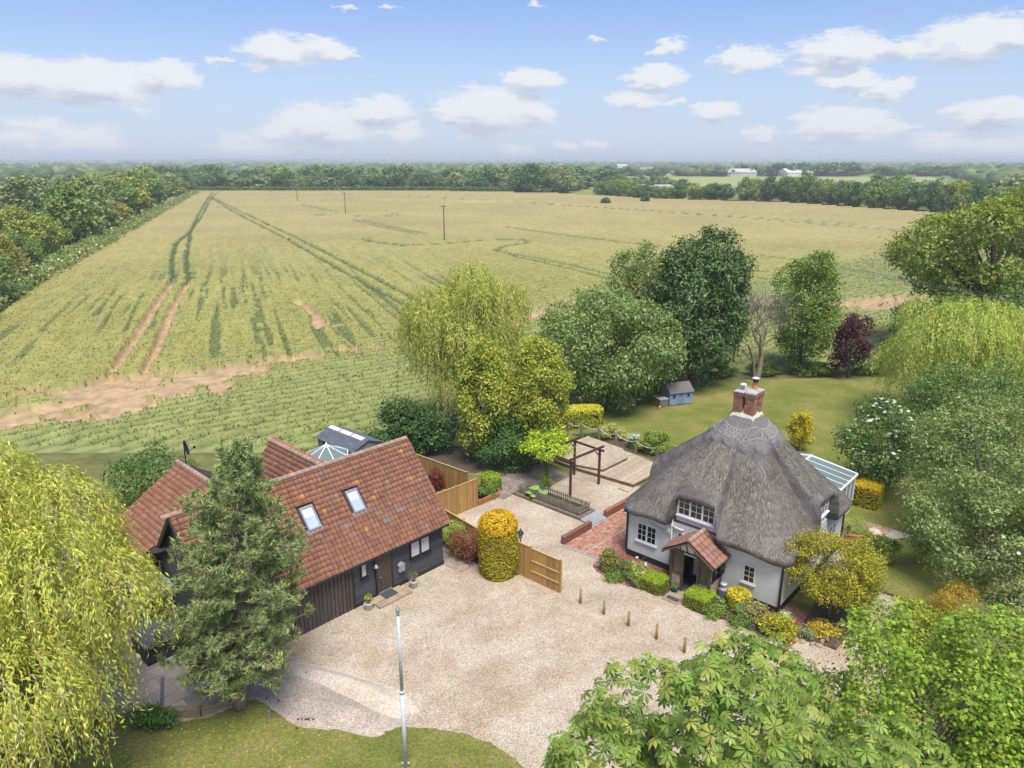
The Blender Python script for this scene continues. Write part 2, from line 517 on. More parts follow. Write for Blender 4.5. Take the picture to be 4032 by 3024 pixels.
    c1 = ramp(nt, noise(nt, v, 1.6, 7, 0.72), [(0.3, (0.20, 0.135, 0.085)), (0.55, (0.34, 0.24, 0.155)), (0.75, (0.46, 0.36, 0.26))])
    nt.links.new(c1, b.inputs['Base Color']); b.inputs['Roughness'].default_value = 0.95
    bump(nt, b, noise(nt, v, 5, 5, 0.7), 0.08, 0.8)
    plain('bed_soil', (0.085, 0.062, 0.042), 0.95, var=0.4, scale=7, bmp=0.04, bscale=14)
make_ground_mats()

def attr_mat(name, rough=0.8, mod=0.25, scale=20, bmp=0.0, bscale=30, spec=0.3):
    m, nt, b = nodes(name)
    a = nd(nt, 'ShaderNodeAttribute', attribute_name='Col').outputs['Color']
    v = coords(nt)
    col = mixc(nt, 1.0, a, ramp(nt, noise(nt, v, scale, 5, 0.65), [(0.28, (1 - mod,) * 3), (0.72, (1 + mod,) * 3)]), 'MULTIPLY')
    nt.links.new(col, b.inputs['Base Color']); b.inputs['Roughness'].default_value = rough
    b.inputs['Specular IOR Level'].default_value = spec
    if bmp: bump(nt, b, noise(nt, v, bscale, 4), bmp, 0.7)
    return m
attr_mat('crop_attr', 0.9, 0.16, 0.9, spec=0.15)
attr_mat('brick_attr', 0.85, 0.2, 9, 0.004, 60)
attr_mat('tile_attr', 0.8, 0.22, 7, 0.006, 50)
leafmat('leaf', 0.36)
leafmat('leaf_dark', 0.25)
leafmat('needle', 0.12, 0.55)
leafmat('crop', 0.5, 0.8, 0.05, (1.0, 1.0, 1.0))
leafmat('petal', 0.3, 0.6, 0.2, (1, 1, 1))
plain('bark', (0.13, 0.10, 0.075), 0.95, var=0.4, scale=6, bmp=0.03, bscale=22, stretch=(1, 1, 0.25))
plain('bark_grey', (0.23, 0.20, 0.165), 0.95, var=0.35, scale=6, bmp=0.02, bscale=25, stretch=(1, 1, 0.3))
plain('bark_pine', (0.30, 0.24, 0.19), 0.95, var=0.4, scale=5, bmp=0.03, bscale=14, stretch=(1, 1, 0.4))
plain('bark_dead', (0.25, 0.19, 0.13), 0.9, var=0.3, scale=5, bmp=0.01)
plain('twig_yellow', (0.33, 0.26, 0.09), 0.8, var=0.2)
plain('render_wall', (0.69, 0.69, 0.66), 0.85, var=0.05, scale=1.6, bmp=0.014, bscale=9, spec=0.2, dirt=(0.58, 0.575, 0.54))
plain('black_paint', (0.018, 0.018, 0.022), 0.5, var=0.2)
plain('plinth', (0.022, 0.021, 0.026), 0.6, var=0.3, bmp=0.01)
plain('white_paint', (0.80, 0.80, 0.79), 0.45, var=0.04)
plain('white_pvc', (0.82, 0.83, 0.84), 0.3, var=0.03)
plain('pipe_paint', (0.66, 0.66, 0.63), 0.6, var=0.05)
plain('cream_panel', (0.74, 0.70, 0.58), 0.7, var=0.08)
plain('porch_oak', (0.105, 0.075, 0.052), 0.75, var=0.35, scale=7, bmp=0.01, stretch=(1, 1, 0.2))
plain('brown_timber', (0.075, 0.042, 0.032), 0.7, var=0.3, scale=8, bmp=0.006)
plain('weatherboard', (0.062, 0.063, 0.069), 0.62, var=0.28, scale=5, obj_var=0.22, bmp=0.006, bscale=26, stretch=(0.3, 1, 3))
plain('batten_board', (0.078, 0.062, 0.054), 0.7, var=0.35, scale=6, obj_var=0.2, bmp=0.006, bscale=30, stretch=(2, 2, 0.25))
plain('door_wood', (0.085, 0.058, 0.045), 0.6, var=0.35, scale=9, stretch=(3, 1, 0.2), bmp=0.004)
plain('fence_wood', (0.40, 0.23, 0.068), 0.8, var=0.22, scale=5, obj_var=0.2, bmp=0.006, bscale=30, stretch=(3, 3, 0.25))
plain('rail_wood', (0.52, 0.36, 0.16), 0.8, var=0.2, scale=6)
plain('bollard_wood', (0.36, 0.225, 0.085), 0.8, var=0.3, scale=6, obj_var=0.12, bmp=0.006, stretch=(2, 2, 0.3))
plain('weathered_wood', (0.235, 0.20, 0.15), 0.9, var=0.3, scale=6, obj_var=0.25, bmp=0.006, stretch=(2, 2, 0.4))
plain('deck_wood', (0.42, 0.335, 0.24), 0.85, var=0.22, scale=4, obj_var=0.15, bmp=0.004, bscale=40)
plain('deck_edge', (0.16, 0.105, 0.06), 0.85, var=0.3, scale=5)
plain('sleeper', (0.17, 0.135, 0.10), 0.9, var=0.35, scale=5, bmp=0.015, obj_var=0.1)
plain('log', (0.14, 0.08, 0.05), 0.9, var=0.4, scale=6, bmp=0.02)
plain('slab', (0.44, 0.37, 0.325), 0.8, var=0.1, scale=2.5, obj_var=0.14, bmp=0.004, bscale=18, dirt=(0.33, 0.28, 0.25))
plain('slab_dark', (0.16, 0.165, 0.175), 0.8, var=0.12, scale=4)
plain('step_stone', (0.36, 0.285, 0.18), 0.85, var=0.25, scale=3, obj_var=0.15, bmp=0.006, dirt=(0.22, 0.17, 0.12))
plain('ramp_stone', (0.30, 0.30, 0.32), 0.7, var=0.12, scale=2.5)
plain('mat_rubber', (0.06, 0.062, 0.07), 0.85, var=0.25, scale=20)
plain('brick', (0.36, 0.145, 0.085), 0.88, var=0.25, scale=7, obj_var=0.32, bmp=0.006, bscale=40, dirt=(0.22, 0.15, 0.12))
plain('brick_dull', (0.25, 0.105, 0.075), 0.88, var=0.22, scale=7, obj_var=0.2, bmp=0.006, bscale=40)
plain('brick_buff', (0.44, 0.33, 0.22), 0.88, var=0.25, scale=8, obj_var=0.25, bmp=0.006, bscale=40)
plain('brick_wallend', (0.30, 0.22, 0.14), 0.88, var=0.22, scale=8, obj_var=0.18, bmp=0.006, bscale=40)
plain('terracotta_edge', (0.36, 0.155, 0.075), 0.85, var=0.2, scale=6, obj_var=0.12)
plain('mortar', (0.40, 0.355, 0.30), 0.95, var=0.15, scale=12)
plain('mortar_dark', (0.17, 0.13, 0.10), 0.95, var=0.2, scale=12)
plain('lime_flaunch', (0.66, 0.61, 0.47), 0.9, var=0.12, scale=8, bmp=0.01)
plain('cement_cap', (0.42, 0.39, 0.37), 0.9, var=0.3, scale=7, bmp=0.02)
plain('terracotta', (0.50, 0.20, 0.10), 0.8, var=0.12)
plain('zinc', (0.50, 0.515, 0.54), 0.4, metal=0.6, var=0.12, scale=9)
plain('churn_metal', (0.48, 0.50, 0.53), 0.5, metal=0.35, var=0.1, scale=9)
plain('pole_paint', (0.60, 0.625, 0.66), 0.4, var=0.06)
plain('lead', (0.21, 0.215, 0.23), 0.6, var=0.2, scale=8)
plain('skylight_frame', (0.33, 0.34, 0.36), 0.4, metal=0.3, var=0.1)
plain('felt', (0.105, 0.115, 0.135), 0.85, var=0.2, scale=8, obj_var=0.18)
plain('shed_panel', (0.235, 0.235, 0.24), 0.7, var=0.12, scale=5, obj_var=0.12)
plain('shed_white', (0.80, 0.82, 0.86), 0.35, var=0.03)
plain('playhouse_blue', (0.225, 0.31, 0.43), 0.75, var=0.14, scale=5, obj_var=0.06)
plain('playhouse_door', (0.18, 0.25, 0.36), 0.75, var=0.14, scale=5)
plain('playhouse_felt', (0.16, 0.135, 0.125), 0.9, var=0.25, scale=8)
plain('blue_glaze', (0.012, 0.04, 0.20), 0.2, var=0.15)
plain('pot_white', (0.60, 0.59, 0.56), 0.6, var=0.1, scale=9)
plain('rope', (0.55, 0.56, 0.58), 0.8, var=0.15, scale=20)
plain('alarm_orange', (0.75, 0.34, 0.03), 0.4, var=0.1)
plain('spa_cover', (0.115, 0.118, 0.13), 0.6, var=0.15, scale=5)
plain('spa_side', (0.016, 0.02, 0.022), 0.5, var=0.2)
plain('pale_stone', (0.58, 0.50, 0.40), 0.9, var=0.2, scale=5, bmp=0.02)
plain('utility_wood', (0.115, 0.09, 0.07), 0.9, var=0.25)
plain('wire', (0.10, 0.12, 0.10), 0.6, var=0.1)
plain('cable_grey', (0.30, 0.31, 0.32), 0.6, var=0.1)
plain('dark_interior', (0.02, 0.017, 0.015), 0.9, var=0.3)
plain('blind', (0.62, 0.62, 0.59), 0.7, var=0.08, scale=3)
plain('far_white', (0.66, 0.67, 0.69), 0.5, var=0.06)
plain('far_grey', (0.50, 0.48, 0.46), 0.7, var=0.12)
plain('far_brick', (0.30, 0.15, 0.10), 0.9, var=0.2)
plain('cone_brown', (0.10, 0.055, 0.035), 0.9, var=0.3)
plain('orange_ball', (0.85, 0.40, 0.12), 0.5, var=0.1)
plain('tyre', (0.02, 0.02, 0.02), 0.7, var=0.2)
plain('glass_dark', (0.014, 0.013, 0.016), 0.06, var=0.5, scale=2.0, obj_var=0.5, spec=0.6)
plain('glass_blind', (0.60, 0.61, 0.60), 0.12, var=0.06, scale=3, spec=0.6)
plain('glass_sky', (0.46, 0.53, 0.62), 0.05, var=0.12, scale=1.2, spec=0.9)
def glassmat(name, c, alpha, rough=0.03):
    m, nt, b = nodes(name)
    b.inputs['Base Color'].default_value = c4(c); b.inputs['Roughness'].default_value = rough
    b.inputs['Specular IOR Level'].default_value = 0.9
    t = nt.nodes.new('ShaderNodeBsdfTransparent'); t.inputs[0].default_value = (0.9, 0.95, 0.94, 1)
    mx = nt.nodes.new('ShaderNodeMixShader'); mx.inputs[0].default_value = alpha
    nt.links.new(t.outputs[0], mx.inputs[1]); nt.links.new(b.outputs[0], mx.inputs[2])
    nt.links.new(mx.outputs[0], nt.nodes['Material Output'].inputs[0])
    return m
glassmat('glass_roof', (0.27, 0.33, 0.32), 0.5)
glassmat('glass_clear', (0.5, 0.56, 0.56), 0.35)
def thatchmat():
    m, nt, b = nodes('thatch')
    v = coords(nt)
    a = nd(nt, 'ShaderNodeAttribute', attribute_name='Col')
    sp_ = nd(nt, 'ShaderNodeSeparateColor', {0: a.outputs['Color']})
    # Col.r = angle round the roof, Col.g = run down the slope: straw lies down the slope
    cbn = nd(nt, 'ShaderNodeCombineXYZ', {0: nd(nt, 'ShaderNodeMath', {0: sp_.outputs[0], 1: 420.0}, operation='MULTIPLY').outputs[0],
                                          1: nd(nt, 'ShaderNodeMath', {0: sp_.outputs[1], 1: 16.0}, operation='MULTIPLY').outputs[0]}).outputs[0]
    straw = noise(nt, cbn, 1.0, 4, 0.65)
    patch = noise(nt, v, 0.7, 7, 0.72); patch2 = noise(nt, v, 2.6, 6, 0.75); fine = noise(nt, v, 26, 3, 0.7)
    c1 = ramp(nt, patch, [(0.30, (0.105, 0.084, 0.075)), (0.5, (0.195, 0.177, 0.165)), (0.70, (0.32, 0.305, 0.29))])
    c1b = mixc(nt, nd(nt, 'ShaderNodeMapRange', {0: patch2, 1: 0.52, 2: 0.72}).outputs[0], c1, (0.13, 0.095, 0.08))
    c2 = mixc(nt, 0.8, c1b, ramp(nt, straw, [(0.3, (0.6, 0.6, 0.6)), (0.7, (1.4, 1.4, 1.4))]), 'MULTIPLY')
    c3 = mixc(nt, 0.7, c2, ramp(nt, fine, [(0.3, (0.6, 0.59, 0.58)), (0.7, (1.38, 1.38, 1.38))]), 'MULTIPLY')
    nt.links.new(c3, b.inputs['Base Color']); b.inputs['Roughness'].default_value = 0.95
    b.inputs['Specular IOR Level'].default_value = 0.12
    h = nd(nt, 'ShaderNodeMath', {0: straw, 1: fine}, operation='ADD').outputs[0]
    h2 = nd(nt, 'ShaderNodeMath', {0: patch2, 1: 2.0, 2: h}, operation='MULTIPLY_ADD').outputs[0]
    bump(nt, b, h2, 0.07, 0.85)
    m2, nt, b = nodes('thatch_ridge')
    v = coords(nt)
    c1 = ramp(nt, noise(nt, v, 9, 5, 0.7), [(0.3, (0.115, 0.106, 0.10)), (0.7, (0.225, 0.212, 0.20))])
    nt.links.new(c1, b.inputs['Base Color']); b.inputs['Roughness'].default_value = 0.95
    bump(nt, b, noise(nt, v, 30, 3), 0.03, 0.7)
thatchmat()
plain('hazel_spar', (0.40, 0.38, 0.34), 0.9, var=0.15)
def tilemat(name):
    m, nt, b = nodes(name)
    oc_ = nt.nodes.new('ShaderNodeObjectInfo').outputs['Color']
    v = coords(nt)
    oi = nt.nodes.new('ShaderNodeObjectInfo').outputs['Random']
    ad = nd(nt, 'ShaderNodeVectorMath', {0: v}, operation='ADD')
    nt.links.new(nd(nt, 'ShaderNodeMath', {0: oi, 1: 60.0}, operation='MULTIPLY').outputs[0], ad.inputs[1])
    col = mixc(nt, 1.0, oc_, ramp(nt, noise(nt, ad.outputs[0], 7, 5, .65), [(.28, (.78,) * 3), (.72, (1.22,) * 3)]), 'MULTIPLY')
    nt.links.new(col, b.inputs['Base Color']); b.inputs['Roughness'].default_value = .8; b.inputs['Specular IOR Level'].default_value = .3
    bump(nt, b, noise(nt, v, 50, 3), .006, .7)
    return m
tilemat('tile_one')
plain('tile', (0.36, 0.155, 0.092), 0.8, var=0.2, scale=7, obj_var=0.26, bmp=0.008, bscale=40, dirt=(0.20, 0.115, 0.085))
plain('tile_under', (0.045, 0.032, 0.026), 0.95, var=0.3)
plain('tile_lichen', (0.50, 0.27, 0.06), 0.85, var=0.3, scale=9)
plain('ridge_tile', (0.34, 0.225, 0.165), 0.85, var=0.3, scale=6, obj_var=0.15, dirt=(0.26, 0.23, 0.19), bmp=0.008)
M_ = MATS

# ================================================================ plants
def unit(a):
    return a / (np.linalg.norm(a, axis=-1, keepdims=True) + 1e-9)
def leaves(C, N, T, L, Wd, fold=0.12):
    """one kite-shaped blade per row: centre C, normal N, long axis T"""
    C = np.asarray(C, np.float32)
    T = unit(T - N * np.sum(T * N, 1, keepdims=True)); B = np.cross(N, T)
    L = np.broadcast_to(np.asarray(L, np.float32), (len(C),))[:, None]; Wd = np.broadcast_to(np.asarray(Wd, np.float32), (len(C),))[:, None]
    V = np.stack([C - T * L * .5, C + B * Wd * .5 + N * L * fold - T * L * .05, C + T * L * .5 - N * L * fold * .6, C - B * Wd * .5 + N * L * fold - T * L * .05], 1)
    F = np.arange(len(C) * 4).reshape(-1, 4)
    return V.reshape(-1, 3), F
def leafcol(rng, n, cols, jit=0.22, w=None):
    cols = np.array(cols, np.float32)
    k = rng.choice(len(cols), n, p=w)
    c = cols[k] * (1 + rng.uniform(-jit, jit, (n, 1)))
    c = c * (1 + rng.uniform(-0.08, 0.08, (n, 3)))
    return np.clip(c, 0.002, 1)
def sphere_dirs(rng, n):
    return unit(rng.normal(size=(n, 3)))
def make_lobes(rng, C, Rad, k, size=0.42, spread=0.66, flat=0.0):
    """crown ellipsoid (C, Rad) broken into k lobes"""
    i = np.arange(k) + 0.5
    ph = np.arccos(1 - 2 * i / k * (1 - flat)); th = math.pi * (1 + 5 ** .5) * i + rng.uniform(0, 6)
    d = np.stack([np.cos(th) * np.sin(ph), np.sin(th) * np.sin(ph), np.cos(ph)], 1)
    d = unit(d + rng.normal(scale=0.18, size=d.shape))
    P = np.array(C) + d * np.array(Rad) * spread * rng.uniform(0.78, 1.12, (k, 1))
    r = np.array(Rad) * size * rng.uniform(0.72, 1.25, (k, 1))
    return P, r
def sub_lobes(rng, C, P, r, m=6, size=0.54, out=0.62):
    """break every lobe into smaller boughs on its outer side"""
    k = np.repeat(np.arange(len(P)), m)
    o = unit((P[k] - np.array(C)) / r[k])
    d = unit(sphere_dirs(rng, len(k)) + o * 0.75)
    return P[k] + d * r[k] * out * rng.uniform(.8, 1.2, (len(k), 1)), r[k] * size * rng.uniform(.65, 1.35, (len(k), 1))
def lobe_points(rng, P, r, n, lo=0.72, hi=1.05, under=0.35):
    """points on the outside of the union of lobes, with their outward direction"""
    w = (r[:, 0] * r[:, 1] + r[:, 2] * r[:, 0]); w = w / w.sum()
    outp = []; outd = []; got = 0
    while got < n:
        m = int((n - got) * 2.2) + 50
        k = rng.choice(len(P), m, p=w)
        d = sphere_dirs(rng, m)
        keep = (d[:, 2] > -0.25) | (rng.random(m) < under)
        p = P[k] + d * r[k] * rng.uniform(lo, hi, (m, 1))
        for j in range(len(P)):
            q = np.linalg.norm((p - P[j]) / r[j], axis=1)
            keep &= ~((q < 0.7) & (k != j))
        p = p[keep]; d = d[keep]
        outp.append(p); outd.append(d); got += len(p)
    return np.concatenate(outp)[:n], np.concatenate(outd)[:n]
def spray(rng, P, D, per, rad, size, asp, up=0.5, droop=0.3, wild=0.55):
    """per leaves around every cluster point"""
    n = len(P) * per
    C = np.repeat(P, per, 0) + rng.normal(scale=rad, size=(n, 3)) * np.array([1, 1, .7])
    N = unit(np.repeat(D, per, 0) * 0.75 + np.array([0, 0, up]) + rng.normal(scale=wild * .85, size=(n, 3)))
    T = np.repeat(D, per, 0) * 0.6 + rng.normal(scale=0.8, size=(n, 3)) + np.array([0, 0, -droop])
    L = size * rng.uniform(0.65, 1.3, n)
    return leaves(C, N, T, L, L * asp)
def limbs(name, base, tips, r0, mat, parent, rng, fork=None, n=7):
    """trunk to the fork, then a tapering limb to every tip"""
    mb = MB(); base = Vector(base)
    top = Vector(fork)
    k = 5
    pts = [base.lerp(top, i / k) + Vector((rng.normal() * r0 * .35, rng.normal() * r0 * .35, 0)) * (0 < i < k) for i in range(k + 1)]
    mb.tube(pts, [r0 * (1.25 if i == 0 else 1.0 - 0.35 * i / k) for i in range(k + 1)], n)
    for t in tips:
        t = Vector(t); s = base.lerp(top, rng.uniform(0.55, 1.0))
        mid = s.lerp(t, 0.5) + Vector((rng.normal() * .15, rng.normal() * .15, -0.06 * (t - s).length))
        rr = r0 * rng.uniform(0.3, 0.5)
        mb.tube([s, s.lerp(mid, .5), mid, mid.lerp(t, .5), t], [rr, rr * .8, rr * .6, rr * .4, rr * .15], 5)
    return mb.build(name, mat, parent, smooth=True)

def tree(name, label, base, C, Rad, cols, n_clusters, per, size, asp=0.6, seed=1, lobes=16, lsize=0.42, spread=0.66, crad=0.22, trunk_r=0.2,
         bark='bark', leaf='leaf', cat='tree', group=None, up=0.5, droop=0.3, jit=0.22, w=None, flat=0.0, wild=0.55, hi=1.05, part='crown', under=0.35, clump=0.26):
    """C, Rad in metres relative to the base"""
    rng = np.random.default_rng(seed)
    t = thing(name, label, cat, base, 0, group)
    P, r = make_lobes(rng, C, Rad, lobes, lsize, spread, flat)
    P2, r2 = sub_lobes(rng, C, P, r, 6 if trunk_r > .05 else 4)
    p, d = lobe_points(rng, P2, r2, n_clusters, lo=.6, hi=hi, under=under)
    keep = p[:, 2] > 0.12
    p = p[keep]; d = d[keep]
    V, F = spray(rng, p, d, per, crad, size, asp, up, droop, wild)
    cl = np.repeat(1 + rng.uniform(-clump, clump, (len(p), 1)), per, 0)        # sprigs differ from one another
    col = leafcol(rng, len(p) * per, cols, jit, w) * cl
    V[:, 2] = np.maximum(V[:, 2], 0.02)
    fast(part, V, F, M_[leaf], t, np.repeat(col, 4, 0))
    if trunk_r:
        tips = [tuple(q) for q in P]
        limbs('trunk', (0, 0, -0.05), tips, trunk_r, M_[bark], t, rng, fork=(C[0] * .8, C[1] * .8, max(0.3, C[2] * 0.8)))
    return t
def shrub(name, label, base, Rad, cols, n, size, seed, asp=0.6, cat='shrub', group=None, lobes=8, per=5, leaf='leaf', lsize=0.5, spread=0.55, w=None, jit=0.22, crad=0.09, lift=0.85, up=0.5, hi=1.05, under=0.6, stem=0.03, part='foliage', droop=0.3, wild=0.55):
    return tree(name, label, base, (0, 0, Rad[2] * lift), Rad, cols, n // per, per, size, asp, seed, lobes, lsize, spread, crad, stem, cat=cat, group=group, leaf=leaf, w=w, jit=jit, up=up, hi=hi, part=part, under=under, droop=droop, wild=wild)

def willow(name, label, base, C, Rad, cols, n_str, per, seed, leaf_len=0.2, leaf_w=0.035, drop=(1.5, 4.5), trunk_r=0.35, arch=0.25, group=None, out=0.18, low=0.3, lobes=13, lsize=0.46, spread=0.62, per_str=1, wild=0.09):
    """weeping willow: strands start on the crown's lobes, arch out and hang"""
    rng = np.random.default_rng(seed)
    t = thing(name, label, 'tree', base, 0, group)
    P, r = make_lobes(rng, C, Rad, lobes, lsize, spread, 0.25)
    p, d = lobe_points(rng, P, r, n_str, 0.72, 1.04, under=0.3)
    h = unit(np.concatenate([d[:, :2], np.zeros((len(d), 1))], 1) + rng.normal(scale=0.35, size=d.shape) * np.array([1, 1, 0]))
    L = rng.uniform(drop[0], drop[1], len(p)); L = np.minimum(L, p[:, 2] - low * rng.uniform(0.6, 2.5, len(p)))
    L = np.maximum(L, 0.35)
    s = (np.arange(per) + 0.5) / per
    # strand curve: out and over, then straight down
    S = s[None, :, None]
    hor = h[:, None, :] * (L[:, None, None] * out * (1 - np.exp(-3.0 * S)))
    ver = np.zeros_like(hor); ver[..., 2] = (L[:, None] * (arch * s[None] * np.exp(-3.2 * s[None]) - s[None] * (0.55 + 0.45 * s[None])))
    Q = p[:, None, :] + hor + ver
    sway = rng.normal(scale=wild, size=Q.shape); Q = Q + sway
    n = Q.shape[0] * per
    C_ = Q.reshape(-1, 3)
    tang = np.gradient(hor + ver, axis=1).reshape(-1, 3)
    T = unit(tang) + rng.normal(scale=0.42, size=(n, 3)) + np.array([0, 0, -0.25])
    N = unit(np.repeat(d, per, 0) * 0.6 + np.repeat(h, per, 0) * 0.35 + np.array([0, 0, .35]) + rng.normal(scale=0.5, size=(n, 3)))
    LL = leaf_len * rng.uniform(0.7, 1.35, n)
    V, F = leaves(C_, N, T, LL, LL * (leaf_w / leaf_len), 0.05)
    cl = np.repeat(1 + rng.uniform(-0.2, 0.2, (len(p), 1)), per, 0)
    k = rng.choice(len(cols), len(p))                                     # strands keep one tone
    col = np.array(cols, np.float32)[np.repeat(k, per)] * cl * (1 + rng.uniform(-0.15, 0.15, (n, 1)))
    fast('crown', V, F, M_['leaf'], t, np.repeat(col, 4, 0))
    # the yellow twigs of some strands
    m = rng.choice(len(p), len(p) // 3, replace=False)
    idx = np.linspace(0, per - 1, 7).astype(int)
    A = Q[m][:, idx] - sway[m][:, idx] * 0.7
    w_ = 0.010 * (1 + leaf_len * 2)
    side = np.cross(np.repeat(h[m][:, None], len(idx), 1), np.array([0, 0, 1.0]))
    Vt = np.stack([A - side * w_, A + side * w_], 2).reshape(-1, 3)
    q = np.arange(len(m))[:, None] * (2 * len(idx)) + np.arange(len(idx) - 1)[None] * 2
    Ft = np.stack([q, q + 1, q + 3, q + 2], -1).reshape(-1, 4)
    fast('twigs', Vt, Ft, M_['twig_yellow'], t)
    limbs('trunk', (0, 0, -0.05), [tuple(x) for x in P], trunk_r, M_['bark_grey'], t, rng, fork=(C[0] * .6, C[1] * .6, C[2] * 0.62))
    return t

def grassy(name, label, base, h, rad, n, cols, seed, width=0.02, cat='plant', parent=None, flop=0.35, group=None):
    """tuft of upright blades"""
    rng = np.random.default_rng(seed)
    a = rng.uniform(0, 2 * math.pi, n); q = rad * np.sqrt(rng.random(n)) * 0.6
    B = np.stack([np.cos(a) * q, np.sin(a) * q, np.zeros(n)], 1)
    dr = np.stack([np.cos(a), np.sin(a), np.zeros(n)], 1)
    H = h * rng.uniform(0.6, 1.1, n)[:, None]
    M1 = B + dr * H * flop * 0.3 + np.array([0, 0, 1]) * H * 0.55
    Tp = B + dr * H * flop * rng.uniform(0.4, 1.5, (n, 1)) + np.array([0, 0, 1]) * H
    sd = np.stack([-np.sin(a), np.cos(a), np.zeros(n)], 1) * width / 2
    V = np.stack([B - sd, B + sd, M1 + sd, M1 - sd, Tp + sd * .15, Tp - sd * .15], 1).reshape(-1, 3)
    o = np.arange(n)[:, None] * 6
    F = np.concatenate([o + np.array([0, 1, 2, 3]), o + np.array([3, 2, 4, 5])])
    col = leafcol(rng, n, cols, 0.25)
    if parent is not None:
        return fast(name, V, F, M_['leaf'], parent, np.repeat(col, 6, 0), loc=base)
    ob = fast(name, V, F, M_['leaf'], None, np.repeat(col, 6, 0), loc=base)
    return tag(ob, label, cat, group)
def blooms(parent, P, size, cols, seed, name='blossom', petals=5, flat=True, part_each=False):
    """small flower heads, each a ring of petals"""
    rng = np.random.default_rng(seed)
    n = len(P)
    Vs = []; cs = []
    for i in range(n):
        N = unit((np.array([0, 0, 1.0]) + rng.normal(scale=0.35, size=3))[None])[0]
        X = unit(np.cross(N, [0.3, 0.9, 0.1])[None])[0]; Y = np.cross(N, X); s = size * rng.uniform(0.75, 1.25)
        c = np.array(cols[rng.integers(len(cols))]) * rng.uniform(0.9, 1.08)
        for k in range(petals):
            a = 2 * math.pi * k / petals + i
            u = X * math.cos(a) + Y * math.sin(a); v = np.cross(N, u)
            lift = N * s * (0.1 if flat else 0.45)
            Vs += [P[i], P[i] + u * s * .55 + v * s * .34 + lift, P[i] + u * s + lift * 1.3, P[i] + u * s * .55 - v * s * .34 + lift]
            cs += [c] * 4
    V = np.array(Vs); F = np.arange(len(V)).reshape(-1, 4)
    return fast(name, V, F, M_['petal'], parent, np.clip(np.array(cs), 0, 1))

G_MID = [(0.11, 0.16, 0.048), (0.145, 0.195, 0.058), (0.085, 0.132, 0.04)]
G_DARK = [(0.055, 0.10, 0.036), (0.075, 0.125, 0.044), (0.042, 0.08, 0.03)]
G_LIGHT = [(0.13, 0.19, 0.045), (0.17, 0.23, 0.055), (0.10, 0.155, 0.036)]
G_YEL =  [(0.24, 0.25, 0.045), (0.19, 0.215, 0.042), (0.30, 0.275, 0.05)]

# ================================================================ the land
def vnoise(x, y, seed):
    rng = np.random.default_rng(seed); tb = rng.random((256, 256)).astype(np.float32)
    xi = np.floor(x).astype(int); yi = np.floor(y).astype(int); fx = x - xi; fy = y - yi
    fx = fx * fx * (3 - 2 * fx); fy = fy * fy * (3 - 2 * fy)
    g = lambda a, b: tb[a & 255, b & 255]
    return (g(xi, yi) * (1 - fx) + g(xi + 1, yi) * fx) * (1 - fy) + (g(xi, yi + 1) * (1 - fx) + g(xi + 1, yi + 1) * fx) * fy
def fbm(x, y, seed, octv=4):
    s = 0; a = 0.5; t = 0
    for i in range(octv):
        s = s + a * vnoise(x * 2 ** i, y * 2 ** i, seed + i); t += a; a *= 0.5
    return s / t
def sstep(a, b, x):
    t = np.clip((x - a) / (b - a), 0, 1); return t * t * (3 - 2 * t)
def dist_line(X, Y, pts):
    d = np.full(X.shape, 1e9)
    for (ax, ay), (bx, by) in zip(pts[:-1], pts[1:]):
        dx, dy = bx - ax, by - ay; L = dx * dx + dy * dy
        t = np.clip(((X - ax) * dx + (Y - ay) * dy) / L, 0, 1)
        d = np.minimum(d, np.hypot(X - ax - t * dx, Y - ay - t * dy))
    return d
def inside(X, Y, poly):
    c = np.zeros(X.shape, bool)
    n = len(poly)
    for i in range(n):
        (x0, y0), (x1, y1) = poly[i], poly[(i + 1) % n]
        k = ((y0 > Y) != (y1 > Y)) & (X < (x1 - x0) * (Y - y0) / (y1 - y0 + 1e-12) + x0)
        c ^= k
    return c

ring = [(12500 * math.cos(t), 12500 * math.sin(t)) for t in np.linspace(0, 2 * math.pi, 96, endpoint=False)]
sheet('ground', ring, 0.0, M_['land'])

# low hills on the horizon
def hills():
    na, nr = 420, 14
    A = np.linspace(R(-60), R(60), na); D = np.linspace(4200, 12000, nr)
    AA, DD = np.meshgrid(A, D)
    X = DD * np.sin(AA); Y = DD * np.cos(AA)
    Z = (fbm(X / 1700 + 50, Y / 1700 + 50, 5, 4) - 0.38) * 115 * sstep(4200, 9000, DD)
    Z = np.where(DD < 4300, -2, np.maximum(Z, -2))
    V = np.stack([X, Y, Z], -1).reshape(-1, 3)
    i = np.arange(nr - 1)[:, None] * na + np.arange(na - 1)[None]
    F = np.stack([i, i + 1, i + na + 1, i + na], -1).reshape(-1, 4)
    tag(fast('hills', V, F, M_['land'], smooth=True), kind='structure')
hills()

